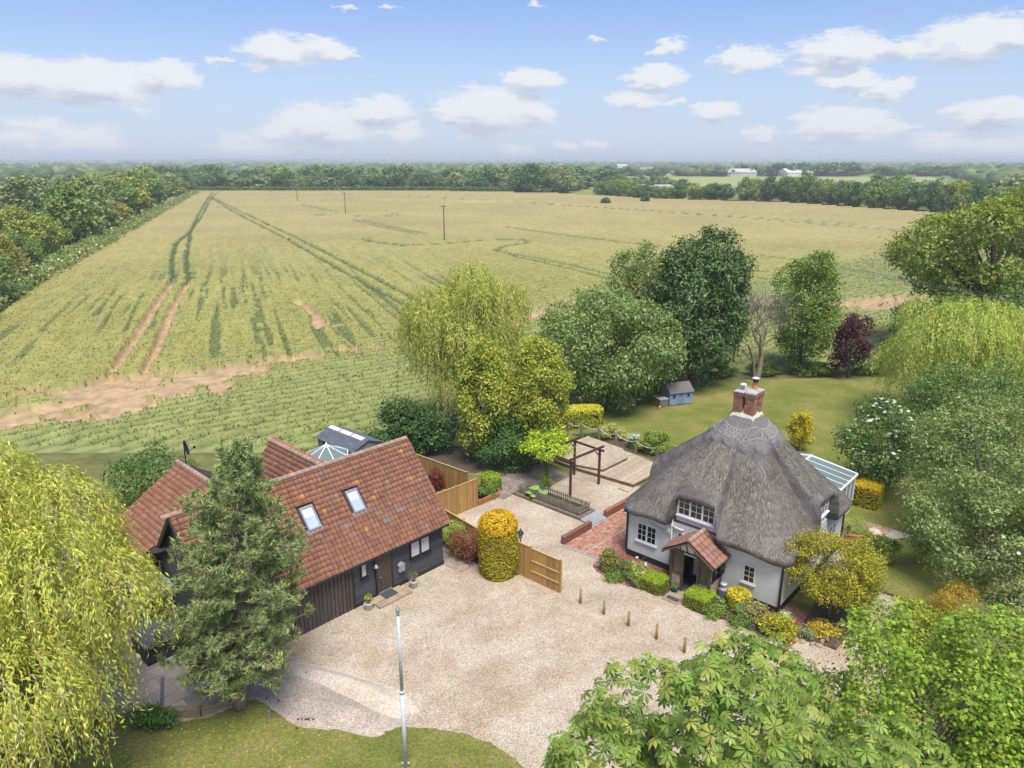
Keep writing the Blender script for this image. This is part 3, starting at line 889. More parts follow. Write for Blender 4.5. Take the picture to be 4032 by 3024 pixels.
# ---------------------------------------------------------------- the wheat field
FIELD = [(-60, 40), (-36.6, 48.8), (-16.7, 48.8), (-9.2, 52.5), (-2, 58), (5, 64), (12, 69), (36, 71), (60, 78), (90, 95), (176, 282), (160, 318), (138, 371), (76, 416), (28, 488), (-33, 518), (-130, 526), (-217, 526), (-184, 392), (-134, 256), (-101, 174), (-77.4, 119), (-67.5, 95)]
SOIL_STRIP = [(-75, 38), (-50, 47), (-40, 56), (-35, 62), (-30, 64.5), (-22, 74), (-12.5, 79.5), (-2, 90), (7, 99), (13, 107), (20, 106), (33, 104), (47, 103), (58, 109), (80, 116)]
TR1 = [(-38.5, 68), (-43.4, 82.7), (-49.4, 99.9), (-57.1, 123.2)]
TR2 = [(-35.4, 68), (-40.4, 82.7), (-45.8, 97.2), (-53.8, 121.2)]
T1A = [(-57.1, 122), (-59.6, 128.9), (-70.6, 153.5), (-82.9, 183.8), (-92, 213.7), (-135.5, 329.8), (-193.4, 490)]
T1B = [(-53.8, 120), (-55.6, 126.3), (-67.7, 153.5), (-82, 189.1), (-92.6, 215), (-113.7, 275.6), (-154.6, 386.3), (-190.6, 490)]
T2A = [(-178, 445), (-108, 300.3), (-55.8, 194.7), (-29.7, 140.1), (-14.2, 107), (-4, 84)]
T2B = [(-176, 440), (-110.8, 300.3), (-57.2, 191), (-31.8, 137), (-17.2, 107), (-7, 84)]
CIRC = [[(-37, 192), (-34.4, 186), (-24.9, 178.8), (-16.7, 183), (-7.2, 190), (2, 193), (4.5, 186), (-2, 176), (-4, 168), (3, 158), (12, 143), (20, 126), (28, 112)],
        [(-39, 194), (-36, 188), (-25, 176)], [(-1, 162), (2, 155), (10, 141), (17, 126)],
        [(0, 228), (14, 205), (28, 185), (60, 150), (95, 118)], [(-2, 230), (12, 207), (26, 187)],
        [(-85, 287), (-64, 281), (-50, 275), (-42, 281), (-46, 290), (-64, 294)], [(-52, 260), (-40, 235), (-23.5, 207)], [(-54, 258), (-42, 233), (-26, 206)],
        [(-96, 347), (-70, 300)], [(-20, 400), (60, 300), (120, 210)], [(-60, 440), (40, 330), (110, 240)],
        [(36, 140), (60, 128), (80, 124)], [(34, 132), (58, 121), (78, 117)]]
def field_at(X, Y):
    """crop height, colour at ground points"""
    D = np.hypot(X, Y)
    n1 = fbm(X / 3.1, Y / 3.1, 11); n2 = fbm(X / 0.9 + 9, Y / 0.9, 21, 3); n3 = fbm(X / 22, Y / 22, 31); n4 = vnoise(X / 0.35, Y / 0.35, 44); n5 = fbm(X / 8.5 + 3, Y / 8.5, 51, 3)
    w = 1.7 + 6.4 * np.exp(-((X + 33) ** 2 + (Y - 61) ** 2) / 48) + 3.4 * np.exp(-((X - 12) ** 2 + (Y - 105) ** 2) / 120) + 3.6 * np.exp(-((X - 50) ** 2 + (Y - 105) ** 2) / 150) + 3.0 * np.exp(-((X + 42) ** 2 + (Y - 52) ** 2) / 60)
    ds = dist_line(X, Y, SOIL_STRIP)
    soil = sstep(0.5, -0.4, (ds - w) / 1.7 + (n1 - 0.5) * 5.2 + (n2 - .5) * 3.2 + (n4 - .5) * 1.2 + (n5 - .5) * 3.0)
    soil = soil * (1 - .92 * sstep(.56, .64, fbm(X / 2.4 + 31, Y / 2.0 + 7, 131, 3)) * sstep(.5, 2.2, ds))
    for tr in (TR1, TR2):
        d = dist_line(X, Y, tr); soil = np.maximum(soil, sstep(0.75, 0.35, d + (n2 - 0.5) * 0.7))
    soil = np.maximum(soil, sstep(0.9, 0.4, dist_line(X, Y, [(-30.6, 104), (-27.2, 98.5), (-23.7, 89), (-21.5, 90)]) + (n1 - .5) * 2.0))
    # weedy, unripe strips: wheelings and the drill misses that run with the rows
    green = np.zeros_like(X)
    for tr in (T1A, T1B):
        green = np.maximum(green, sstep(1.0, 0.25, dist_line(X, Y, tr) + (n2 - .5) * 0.8))
    for tr in (T2A, T2B):
        green = np.maximum(green, 0.95 * sstep(1.0, 0.3, dist_line(X, Y, tr) + (n2 - .5) * 0.8))
    for tr in CIRC:
        green = np.maximum(green, 0.88 * sstep(1.5, 0.3, dist_line(X, Y, tr) + (n2 - .5) * 0.7))
    al = -0.352 * X + 0.936 * Y; ac = 0.936 * X + 0.352 * Y
    st = vnoise(ac / 0.75 + 3, al / 30.0, 61) * 0.68 + vnoise(ac / 0.4, al / 11.0, 62) * 0.32
    zone = sstep(-85, -60, X) * sstep(4, -12, X) * sstep(230, 120, Y) * sstep(60, 76, Y)
    zone2 = sstep(-5, 10, X) * sstep(200, 125, Y) * 0.45
    green = np.maximum(green, sstep(0.60, 0.72, st + (n1 - .5) * 0.2) * np.maximum(zone, zone2) * 0.85)
    st2 = np.abs(((ac + 1.2 * (vnoise(al / 30.0, ac / 60.0, 63) - .5)) / 2.9) % 1.0 - .5) * 2.9
    green = np.maximum(green, sstep(0.42, 0.12, st2 + (n2 - .5) * .5) * zone * sstep(.40, .62, vnoise(ac / 2.9 + 5, al / 17.0, 64)) * .86)
    clump = sstep(0.60, 0.74, fbm(X / 4.0 + 7, Y / 9.0, 71, 3)) * zone * 0.35
    green = np.maximum(green, clump)
    head = sstep(2.0, -6.0, ((Y - 62) - 0.9 * (X + 33)) / 1.35 + (n1 - .5) * 5)          # headland between the bare strip and the gardens
    head = np.maximum(head, sstep(10, 1.5, ds) * 0.55)
    green = np.maximum(green, head * 0.75)
    far = sstep(85, 260, D)
    ripe = np.array([0.300, 0.282, 0.085])[None] * (1 - far[:, None]) + np.array([0.330, 0.280, 0.112])[None] * far[:, None]
    ripe = ripe * (0.86 + 0.28 * n3[:, None]) * (0.90 + 0.20 * n2[:, None])
    gcol = np.array([0.235, 0.255, 0.095])[None] * (0.8 + 0.4 * n2[:, None])
    gline = np.array([0.092, 0.125, 0.042])[None] * (0.8 + 0.4 * n2[:, None])
    g = np.clip(green, 0, 1)[:, None]
    gc = gcol * (1 - sstep(.72, .9, g)) + gline * sstep(.72, .9, g)
    rows = 0.91 + 0.18 * vnoise(ac / 0.42, al / 6.0, 81)[:, None]
    col = (ripe * (1 - g) + gc * g) * rows
    pale = np.exp(-((X + 12) / 16) ** 2 - ((Y - 380) / 12) ** 2)[:, None]
    col = col * (1 - .5 * pale) + np.array([0.52, 0.42, 0.16])[None] * .5 * pale
    h = (0.72 - 0.12 * np.clip(green, 0, 1) + 0.07 * (n2 - .5) + 0.04 * (n4 - .5)) * (1 - soil)
    h = h * (1 - 0.55 * sstep(.75, .95, green))
    hr = np.abs((((Y - 62) - 0.72 * (X + 33)) / 1.55 + .5 * (n1 - .5)) % 1.0 - .5) * 2           # drill rows of the headland
    hrow = head * sstep(.62, .18, hr + (n2 - .5) * .5)
    h = h * (1 - .5 * hrow)
    col = col * (1 - .30 * hrow[:, None] * np.array([1.25, .8, .9])[None])
    h = h * (0.0 + 1.0 * sstep(0.0, 3.5, dist_line(X, Y, FIELD[:9])))
    sc_ = np.array([0.40, 0.28, 0.155])[None] * (0.7 + 0.6 * n2[:, None]) * (0.85 + .3 * n4[:, None])
    s = soil[:, None]
    return h, col * (1 - s) + sc_ * s, soil, green
def wheat():
    na = 720
    A = np.linspace(R(-39), R(39), na)
    d = [44.0]
    while d[-1] < 560:
        d.append(d[-1] + max(0.16, d[-1] ** 2 / (20 * 735) * 1.05))
    D = np.array(d); nr = len(D)
    AA, DD = np.meshgrid(A, D)
    X = (DD * np.tan(AA)).ravel(); Y = DD.ravel()
    ok = inside(X, Y, FIELD)
    h, col, soil, green = field_at(X, Y)
    i = (np.arange(nr - 1)[:, None] * na + np.arange(na - 1)[None]).ravel()
    F = np.stack([i, i + 1, i + na + 1, i + na], -1)
    F = F[ok[F].all(1)]
    use = np.unique(F); mp = np.full(len(X), -1); mp[use] = np.arange(len(use))
    V = np.stack([X, Y, np.maximum(h, 0) + 0.015], 1)[use]
    o = fast('wheat_field', V, mp[F], M_['crop_attr'], None, col[use], smooth=True)
    tag(o, kind='structure')
    # standing stems and ears on the near side of the field
    rng = np.random.default_rng(4)
    n = 165000
    Yp = 46 + (rng.random(n) ** 1.7) * 150; Xp = Yp * np.tan(rng.uniform(R(-38.5), R(38.5), n))
    ok = inside(Xp, Yp, FIELD); Xp = Xp[ok]; Yp = Yp[ok]
    h, col, soil, green = field_at(Xp, Yp)
    ok = (rng.random(len(Xp)) > soil * 1.02) & (h > 0.12); Xp, Yp, h, col, green = Xp[ok], Yp[ok], h[ok], col[ok], green[ok]
    n = len(Xp)
    a = rng.uniform(0, math.pi, n); wd = rng.uniform(0.04, 0.09, n) * (0.7 + Yp / 110)
    dx = np.cos(a) * wd; dy = np.sin(a) * wd
    top = h + rng.uniform(0.0, 0.17, n) * (1 - .5 * sstep(90, 190, Yp)); lean = rng.normal(scale=0.16, size=(n, 2)) + np.array([.03, .10])
    zb = np.maximum(h - 0.45, 0.02)
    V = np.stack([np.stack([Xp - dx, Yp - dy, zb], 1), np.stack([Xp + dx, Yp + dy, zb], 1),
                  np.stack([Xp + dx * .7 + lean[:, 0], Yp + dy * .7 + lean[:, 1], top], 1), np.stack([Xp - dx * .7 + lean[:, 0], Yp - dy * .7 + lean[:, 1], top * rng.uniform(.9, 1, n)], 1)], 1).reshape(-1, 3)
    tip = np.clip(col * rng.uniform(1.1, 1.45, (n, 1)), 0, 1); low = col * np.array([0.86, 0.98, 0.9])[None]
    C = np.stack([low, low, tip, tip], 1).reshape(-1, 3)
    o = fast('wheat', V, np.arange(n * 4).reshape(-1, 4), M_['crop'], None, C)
    tag(o, 'yellow green wheat standing in the big field', 'crop', kind='stuff')
wheat()
# rough grass margin beside the hedgerow and the track's end
sheet('field_margin', [(-58, 60), (-66.5, 95), (-76.5, 119), (-100, 174), (-133, 256), (-183, 392), (-216, 526), (-226, 526), (-196, 400), (-146, 262), (-112, 180), (-90, 122), (-84, 95), (-80, 60)], 0.02, M_['lawn'])
m_, nt_, b_ = nodes('far_field')
nt_.links.new(ramp(nt_, noise(nt_, coords(nt_), 0.02, 4), [(0.3, (0.25, 0.30, 0.075)), (0.7, (0.33, 0.35, 0.10))]), b_.inputs['Base Color']); b_.inputs['Roughness'].default_value = 0.95
sheet('green_field', [(96, 560), (170, 470), (240, 440), (330, 560), (560, 1020), (150, 1020), (112, 860)], 0.05, M_['far_field'])
sheet('stubble_field', [(30, 640), (120, 640), (200, 900), (90, 980)], 0.09, M_['far_field'])

# ---------------------------------------------------------------- trees of the hedgerows and the wood edge (copies of a few kinds)
PAL = {'green': G_MID, 'dark': G_DARK, 'yellow': [(0.18, 0.205, 0.05), (0.15, 0.185, 0.045), (0.205, 0.215, 0.052)],
       'grey': [(0.15, 0.18, 0.08), (0.18, 0.21, 0.10), (0.12, 0.15, 0.066)], 'rust': [(0.18, 0.165, 0.055), (0.15, 0.16, 0.05), (0.21, 0.18, 0.058)],
       'blue': [(0.08, 0.125, 0.056), (0.10, 0.15, 0.066), (0.065, 0.105, 0.048)]}
PROTO = {}
def proto(kind, dens, seed):
    """unit tree: 10 m high, 10 m wide"""
    key = (kind, dens, seed)
    if key not in PROTO:
        n, size, crad = {'near': (1500, 0.42, 0.45), 'mid': (620, 0.68, 0.55), 'far': (150, 1.35, 0.8)}[dens]
        rng = np.random.default_rng(seed)
        P, r = make_lobes(rng, (0, 0, 5.0), (5.0, 5.0, 5.0), 15 if dens != 'far' else 9, 0.40, 0.68)
        P2, r2 = sub_lobes(rng, (0, 0, 5.0), P, r, 5)
        p, d = lobe_points(rng, P2, r2, n, lo=.6, under=0.5)
        V, F = spray(rng, p, d, 6, crad, size, 0.75)
        col = leafcol(rng, len(p) * 6, PAL[kind], 0.2) * np.repeat(1 + rng.uniform(-.2, .2, (len(p), 1)), 6, 0)
        V[:, 2] = np.maximum(V[:, 2], 0.05)
        me = fast('crown', V, F, M_['leaf_dark'], None, np.repeat(col, 4, 0))
        mb = MB(); mb.tube([(0, 0, 0), (0.1, 0, 2.5), (0, 0.1, 5)], [0.35, 0.28, 0.15], 6)
        for q in P[::2]: mb.tube([(0, 0, 3.0), tuple(np.array([0, 0, 3.6]) * .5 + q * .5), tuple(q)], [0.16, 0.1, 0.04], 4)
        tr = mb.mesh('trunk', M_['bark'])
        data = me.data; bpy.data.objects.remove(me)
        PROTO[key] = (data, tr)
    return PROTO[key]
def far_tree(name, label, group, x, y, h, wd, kind, dens, seed, rot):
    cm, tm = proto(kind, dens, seed)
    t = thing(name, label, 'tree', (x, y, 0), rot, group)
    s = (wd / 10, wd / 10 * 0.95, h / 10)
    inst('crown', cm, t, scale=s); inst('trunk', tm, t, scale=s)
    return t
def hedgerow_left():
    rng = random.Random(8)
    L = [(-68, 88, 9, 11, 'dark', 'near'), (-75, 103, 11, 11, 'green', 'near'), (-83, 122, 8.6, 9, 'rust', 'near'), (-88, 134, 7.5, 8, 'green', 'near'), (-97, 150, 10.5, 13, 'yellow', 'near'), (-101, 165, 8.5, 9, 'green', 'mid'), (-108, 188, 13.5, 13, 'green', 'mid'),
         (-118, 216, 13.5, 13, 'grey', 'mid'), (-124, 236, 8, 10, 'rust', 'mid'), (-135, 262, 13, 15, 'green', 'mid'), (-146, 290, 14, 16, 'yellow', 'mid'), (-157, 322, 15, 17, 'green', 'mid'), (-171, 358, 14, 17, 'dark', 'mid'), (-184, 392, 12, 16, 'green', 'mid'), (-193, 430, 13, 19, 'grey', 'mid'), (-208, 470, 12, 18, 'green', 'mid'), (-217, 505, 12, 18, 'dark', 'mid')]
    for x, y, h, w, k, dn in L:
        if k == 'rust': lab, g = 'brownish orange tinted hawthorn in the hedgerow beside the wheat field', 'brown tinted hawthorns of the hedgerow'
        elif k == 'grey': lab, g = 'pale grey green tree in the hedgerow beside the wheat field', 'pale trees of the hedgerow'
        elif k == 'yellow': lab, g = 'yellowish green tree in the hedgerow beside the wheat field', 'yellowish trees of the hedgerow'
        elif k == 'dark': lab, g = 'dark green tree in the hedgerow beside the wheat field', 'dark trees of the hedgerow'
        else: lab, g = 'mid green tree in the hedgerow beside the wheat field', 'green trees of the hedgerow'
        far_tree('hedgerow_tree', lab, g, x - 2, y, h, w, k, dn, 1 + (hash(k) if False else len(k)) % 3, rng.uniform(0, 6))
    back = []
    for i in range(30):
        f = rng.random(); y = 105 + 430 * f; x = -74 - (y - 95) * 0.338 - rng.uniform(13, 26 + 75 * (y > 150))
        back.append((x, y))
    for x, y in back:
        k = rng.choice(['green', 'green', 'dark', 'yellow', 'blue', 'grey'])
        far_tree('field_tree', {'green': 'mid green tree of the belt behind the hedgerow', 'dark': 'dark green tree of the belt behind the hedgerow', 'yellow': 'yellowish tree of the belt behind the hedgerow', 'blue': 'blue green tree of the belt behind the hedgerow', 'grey': 'grey green tree of the belt behind the hedgerow'}[k],
                 k + ' trees of the belt behind the hedgerow', x, y, rng.uniform(10, 15), rng.uniform(12, 18), k, 'near' if y < 150 else 'mid', rng.randint(1, 2), rng.uniform(0, 6))
    # cow parsley, brambles and hawthorn along the foot of the hedge
    P = []; rg = np.random.default_rng(5)
    n = 4200
    t = rg.random(n) ** 1.4; y = 86 + t * 400; x = -66.5 - (y - 95) * 0.338 - rg.uniform(2.0, 8, n)
    z = rg.uniform(0.2, 2.4, n) * (1 - np.clip((x + 68 + (y - 95) * .338) / -40, 0, 1))
    V, F = spray(rg, np.stack([x, y, z], 1), np.tile([0.5, -0.5, 0.6], (n, 1)), 5, 0.5, 0.55, 0.7)
    c = leafcol(rg, n * 5, [(0.085, 0.12, 0.03), (0.13, 0.15, 0.045), (0.06, 0.09, 0.025)], 0.25)
    white = rg.random(n * 5) < 0.02; c[white] = (0.55, 0.55, 0.45)
    tag(fast('undergrowth', V, F, M_['leaf_dark'], None, np.repeat(c, 4, 0)), 'brambles and cow parsley along the hedge foot', 'undergrowth', kind='stuff')
hedgerow_left()
def wood_edge():
    rng = random.Random(21)
    def put(x, y, h, w, k, dn, name, where):
        lab = {'green': 'mid green', 'dark': 'dark green', 'yellow': 'yellowish green', 'grey': 'pale grey green', 'blue': 'blue green', 'rust': 'brownish'}[k]
        far_tree(name, lab + ' tree ' + where, lab + ' trees ' + where, x, y, h, w, k, dn, rng.randint(1, 3), rng.uniform(0, 6))
    # far side of the field
    w1 = 'of the wood beyond the field'
    for i in range(46):
        x = -235 + i * 6.4 + rng.uniform(-5, 5); y = 545 + rng.uniform(-6, 40)
        big = x > -60
        put(x, y, rng.uniform(8, 12) + (5 if big and rng.random() < .5 else 0), rng.uniform(13, 20), rng.choice(['dark', 'green', 'blue', 'grey', 'dark']), 'mid' if i % 2 else 'far', 'wood_tree', w1)
    for i in range(44):
        x = -300 + i * 9 + rng.uniform(-8, 8); y = 610 + rng.uniform(-20, 90)
        put(x, y, rng.uniform(12, 17), rng.uniform(16, 24), rng.choice(['dark', 'green', 'blue', 'blue']), 'far', 'wood_tree', w1)
    put(33, 496, 13.5, 17, 'grey', 'mid', 'wood_tree', 'standing out in front of the far wood')
    put(10, 512, 17, 22, 'dark', 'mid', 'wood_tree', 'standing tallest in the far wood')
    # right boundary of the field
    w2 = 'of the tall hedge right of the field'
    pts = [(52, 470), (76, 424), (100, 405), (138, 380), (152, 340), (166, 316), (182, 288), (200, 262), (215, 230)]
    for (ax, ay), (bx, by) in zip(pts[:-1], pts[1:]):
        k = max(2, int(math.hypot(bx - ax, by - ay) / 6.0))
        for j in range(k):
            f = j / k; x = ax + (bx - ax) * f + rng.uniform(2, 6); y = ay + (by - ay) * f + rng.uniform(0, 6)
            put(x, y, rng.uniform(6.0, 8.5) + 3.5 * (x > 120), rng.uniform(8, 11), rng.choice(['dark', 'green', 'blue', 'green', 'yellow']), 'mid', 'hedge_tree', w2)
    for i in range(46):
        f = rng.random(); x = 140 + 130 * f + rng.uniform(0, 70); y = 400 - 190 * f + rng.uniform(-10, 60)
        put(x, y, rng.uniform(9, 14), rng.uniform(10, 17), rng.choice(['dark', 'green', 'grey', 'blue', 'green']), 'mid' if i % 2 else 'far', 'hedge_tree', 'in the thicket behind the tall hedge')
    far_tree('field_shrub', 'lone round bush standing in the wheat', None, 44.8, 362, 3.4, 4.6, 'dark', 'mid', 2, 1)
    far_tree('field_shrub', 'lone small tree with short trunk at the wheat margin', None, 66.5, 379, 5.2, 4.6, 'dark', 'mid', 1, 2)
    # trees round the green field
    for i in range(26):
        x = rng.uniform(40, 130); y = rng.uniform(520, 700)
        put(x, y, rng.uniform(6, 9), rng.uniform(9, 14), rng.choice(['green', 'grey', 'dark']), 'far', 'scrub_tree', 'of the scrub between the road and the green field')
    for i in range(30):
        x = 120 + 18 * i + rng.uniform(-6, 6); y = 1030 + rng.uniform(-5, 30)
        tall = 300 < x < 460
        put(x, y, rng.uniform(9, 14) + (5 if tall else 0), rng.uniform(20, 32), rng.choice(['blue', 'dark']), 'far', 'copse_tree', 'behind the white farm sheds' if tall else 'along the far side of the green field')
wood_edge()
# low hedge on the far field edge: one long clipped line of thorn
def far_hedge():
    rg = np.random.default_rng(15); n = 2600
    t = rg.random(n); x = -225 + 262 * t; y = 528 - np.maximum(0, (x + 33)) * 0.55 + rg.uniform(0, 5, n); z = rg.uniform(0.2, 2.4, n)
    V, F = spray(rg, np.stack([x, y, z], 1), np.tile([0, -0.6, 0.6], (n, 1)), 4, 0.7, 1.1, 0.8)
    c = leafcol(rg, n * 4, [(0.04, 0.07, 0.025), (0.055, 0.09, 0.03)], 0.25)
    tag(fast('hedge', V, F, M_['leaf_dark'], None, np.repeat(c, 4, 0)), 'long dark thorn hedge along the far edge of the wheat', 'hedge')
far_hedge()
# the wooded country out to the horizon reads as one mass
def far_woods():
    rg = np.random.default_rng(33)
    n = 9500
    D = 720 * np.exp(rg.random(n) * math.log(10500 / 720)); A = rg.uniform(R(-39), R(39), n)
    X = D * np.sin(A); Y = D * np.cos(A)
    wood = fbm(X / 420 + 5, Y / 420 + 3, 91, 3) + 0.10 * sstep(900, 4000, D)
    line = np.minimum(np.abs(vnoise(X / 300, Y / 300, 93) - .5), np.abs(vnoise(X / 260 + 40, Y / 260, 94) - .5))
    ok = (wood > 0.56) | (line < 0.030)
    ok &= ~inside(X, Y, [(90, 540), (170, 470), (360, 560), (600, 1040), (120, 1040), (100, 800)])
    ok &= ~inside(X, Y, [(-520, 1650), (-250, 1650), (-330, 3600), (-900, 3600)]) | (rg.random(n) < 0.06)
    ok &= ~inside(X, Y, [(-2600, 2600), (-1100, 2600), (-1500, 5200), (-3400, 5200)]) | (rg.random(n) < 0.05)
    X, Y, D = X[ok], Y[ok], D[ok]; n = len(X)
    bm = bmesh.new(); bmesh.ops.create_icosphere(bm, subdivisions=1, radius=1); bv = np.array([v.co[:] for v in bm.verts]); bf = np.array([[v.index for v in f.verts] for f in bm.faces]); bm.free()
    hz = (fbm(X / 1700 + 50, Y / 1700 + 50, 5, 4) - 0.38) * 115 * sstep(4200, 9000, D); hz = np.where(D < 4300, 0, np.maximum(hz, 0))
    s = rg.uniform(6, 12, n) * (1 + D / 5200); hgt = rg.uniform(4.5, 8.5, n) * (1 + D / 14000)
    V = bv[None] * np.stack([s, s, hgt], 1)[:, None] * rg.uniform(0.72, 1.25, (n, len(bv), 1)) + np.stack([X, Y, hz + hgt * .75], 1)[:, None]
    F = bf[None] + (np.arange(n) * len(bv))[:, None, None]
    c = np.repeat(leafcol(rg, n, [(0.07, 0.105, 0.044), (0.09, 0.125, 0.05), (0.115, 0.145, 0.06), (0.055, 0.085, 0.038)], .25), len(bv), 0)
    tag(fast('woodland', V.reshape(-1, 3), F.reshape(-1, 3), M_['leaf_dark'], None, c), 'distant woods and hedges fading to the horizon', 'woodland', kind='stuff')
far_woods()

# ---------------------------------------------------------------- far buildings, lorries, poles
def shed_far(label, x, y, w, d, h, rotz, roof, wall):
    t = thing('farm_shed', label, 'shed', (x, y, 0), rotz)
    MB().box(-w/2, w/2, -d/2, d/2, 0, h).build('wall', M_[wall], t)
    MB().extr([(-w/2-.4, -d/2-.6, h), (-w/2-.4, 0, h + d * .22), (-w/2-.4, d/2+.6, h)], (w + .8, 0, 0)).build('roof', M_[roof], t)
    MB().box(-w/2-.1, -w/2-.04, -3, 3, 0.1, h * .8).build('door', M_['far_grey'], t)
shed_far('bright white farm shed beyond the green field', 380, 1026, 38, 24, 5.2, 0.25, 'far_white', 'far_white')
shed_far('dull grey farm shed beside the bright white one', 305, 1030, 42, 22, 5.5, 0.2, 'far_grey', 'far_grey')
shed_far('small pale shed among the distant trees', 330, 2300, 30, 16, 7, 0.1, 'far_white', 'far_white')
shed_far('brick house roof showing over the hedgerow trees', -190, 600, 16, 9, 7, 0.5, 'far_brick', 'far_brick')
def lorry(label, x, y, rot, cab):
    t = thing('lorry', label, 'lorry', (x, y, 0.8), rot, 'lorries on the road beyond the field')
    MB().bev(-6.5, 5.0, -1.25, 1.25, 1.0, 4.0, .08).build('trailer', M_['far_white'], t)
    c = MB(); c.extr([(5.3, -1.2, .6), (7.3, -1.2, .6), (7.3, -1.2, 2.0), (6.9, -1.2, 3.2), (5.3, -1.2, 3.5)], (0, 2.4, 0)); c.build('cab', M_[cab], t)
    MB().box(7.05, 7.22, -1.1, 1.1, 2.0, 3.0).build('windscreen', M_['glass_dark'], t)
    wm_ = MB().tube([(0, -.15, 0), (0, .15, 0)], 0.5, 12).mesh('wheel', M_['tyre'])
    for wx in (-5.2, -3.9, 4.0, 6.3):
        for wy in (-1.1, 1.1): inst('wheel', wm_, t, (wx, wy, .5))
lorry('white lorry with a red cab on the far road', 86, 520, 0.1, 'far_brick')
lorry('white lorry half hidden by the scrub on the far road', 102, 512, 0.1, 'far_white')
lorry('white box lorry driving behind the tall hedge', 131, 470, 0.1, 'far_white')
sg = thing('road_sign', 'back of a big grey road sign behind the tall hedge', 'sign', (193, 455, 0), 0.1)
MB().box(-3, 3, -.1, .1, 5.5, 8.6).build('panel', M_['far_grey'], sg)
for sx_ in (-2, 2): MB().box(sx_ - .1, sx_ + .1, .1, .3, 0, 8).build('post', M_['far_grey'], sg)
PTOP = {}
def pole(x, y, h, label, n):
    t = thing('utility_pole', label, 'pole', (x, y, 0), R(-25.6), 'wooden poles crossing the wheat field')
    MB().tube([(0, 0, 0), (0, 0, h)], [0.16, 0.11], 8).build('post', M_['utility_wood'], t)
    MB().box(-0.9, 0.9, -.16, -.06, h - .35, h - .22).build('crossarm', M_['utility_wood'], t)
    im = MB().lathe([(0.03, 0), (.05, .05), (.03, .1), (.05, .14), (0.02, .2)], 6).mesh('insulator', M_['far_grey'])
    for k in (-.8, 0, .8): inst('insulator', im, t, (k, -.11, h - .22 if k else h))
    return t
pole(-17.2, 189.6, 9.4, 'nearest tall wooden pole standing in the wheat circles', 1)
pole(-63.5, 287.3, 8.6, 'second wooden pole along the line across the wheat', 2)
pole(-108.5, 382.7, 8.6, 'third wooden pole along the line across the wheat', 3)
pole(-155, 488, 8.6, 'farthest wooden pole near the end of the field', 4)
pole(34, 84.6, 9.0, 'wooden pole hidden among the trees behind the back lawn', 5)
dirw = Vector((0.432, -0.902, 0)); nrm = Vector((0.902, 0.432, 0))
for k, lab in ((-.8, 'first'), (0, 'second'), (.8, 'third')):
    pts = []
    for i in range(25):
        f = i / 24; p = Vector((34, 84.6, 9.0)) + dirw * (100 * f) + nrm * k
        p.z = 8.95 - 4 * 1.1 * f * (1 - f) * 1.0 + 1.0 * f
        pts.append(p)
    tag(MB().tube(pts, 0.016, 4).build('overhead_wire', M_['wire']), lab + ' of three thin overhead wires passing the big oak', 'wire', 'overhead wires by the oak')

# ================================================================ yard and garden surfaces
CA = R(-41.5)                                    # cottage heading
E1 = Vector((math.cos(CA), math.sin(CA))); E2 = Vector((-math.sin(CA), math.cos(CA)))
CO = Vector((11.87, 35.10))                      # cottage centre
BA = R(46.3); BO = Vector((-3.57, 33.74))        # barn heading, front right corner
def cw(x, y): p = CO + E1 * x + E2 * y; return (p.x, p.y)
def bw(u, v): return (BO.x - math.cos(BA) * u - math.sin(BA) * v, BO.y - math.sin(BA) * u + math.cos(BA) * v)
def area2(p): return sum(p[i][0] * p[(i + 1) % len(p)][1] - p[(i + 1) % len(p)][0] * p[i][1] for i in range(len(p)))
def clip(sub, clp):
    """convex clip, both as lists of (x, y)"""
    if area2(clp) < 0: clp = clp[::-1]
    outp = list(sub)
    for i in range(len(clp)):
        a = clp[i]; b = clp[(i + 1) % len(clp)]; inp = outp; outp = []
        if not inp: break
        sd = lambda p: (b[0] - a[0]) * (p[1] - a[1]) - (b[1] - a[1]) * (p[0] - a[0])
        for j in range(len(inp)):
            p = inp[j]; q = inp[(j + 1) % len(inp)]; sp, sq = sd(p), sd(q)
            if sp >= 0: outp.append(p)
            if (sp > 0) != (sq > 0) and abs(sp - sq) > 1e-9:
                t = sp / (sp - sq); outp.append((p[0] + (q[0] - p[0]) * t, p[1] + (q[1] - p[1]) * t))
    return outp if len(outp) >= 3 and abs(area2(outp)) > 2e-3 else None

sheet('back_lawn', rough_poly([(-9, 49.5), (-3, 55), (4, 60.5), (14, 65.5), (23, 67.2), (34, 68.5), (46, 67), (46, 22), (18, 22), (14, 30), (9, 38), (4, 45), (-3, 45)], 1.0, .12, 3), 0.012, M_['lawn'])
GR = rough_poly([(-13, 17), (-12.6, 22.9), (-10.7, 25.3), bw(8, 0.4), bw(0, 0.4), (-3.75, 35.5), (-4.2, 38.0), (-3.05, 39.5), (-2.1, 40.45), (-0.8, 41.8), (0.1, 42.2), (2.4, 43.2), (3.9, 44.9), (4.3, 46.2), (8.2, 43.2), (9.5, 41.5), (13, 35), (12, 28.2), (13.8, 26.8), (17.7, 31.2), (18.4, 30.6), (15.8, 26.3), (13.5, 22), (11, 14), (-13, 14)], 0.3, .03, 5)
sheet('gravel_drive', GR, 0.020, M_['gravel'])
sheet('front_lawn', rough_poly([(-30, 10), (-30, 24.5), (-20, 23.5), (-13.9, 22.6), (-12.4, 22.5), (-11.4, 22.75), (-10.6, 23.35), (-9.9, 23.75), (-8.9, 23.0), (-8.0, 22.3), (-6.9, 22.12), (-5.6, 22.24), (-4.2, 22.3), (-3.0, 22.19), (-1.8, 21.96), (-.76, 21.5), (.07, 20.77), (.6, 20.2), (1.2, 18), (0, 10)], .16, .035, 7), 0.030, M_['lawn'])
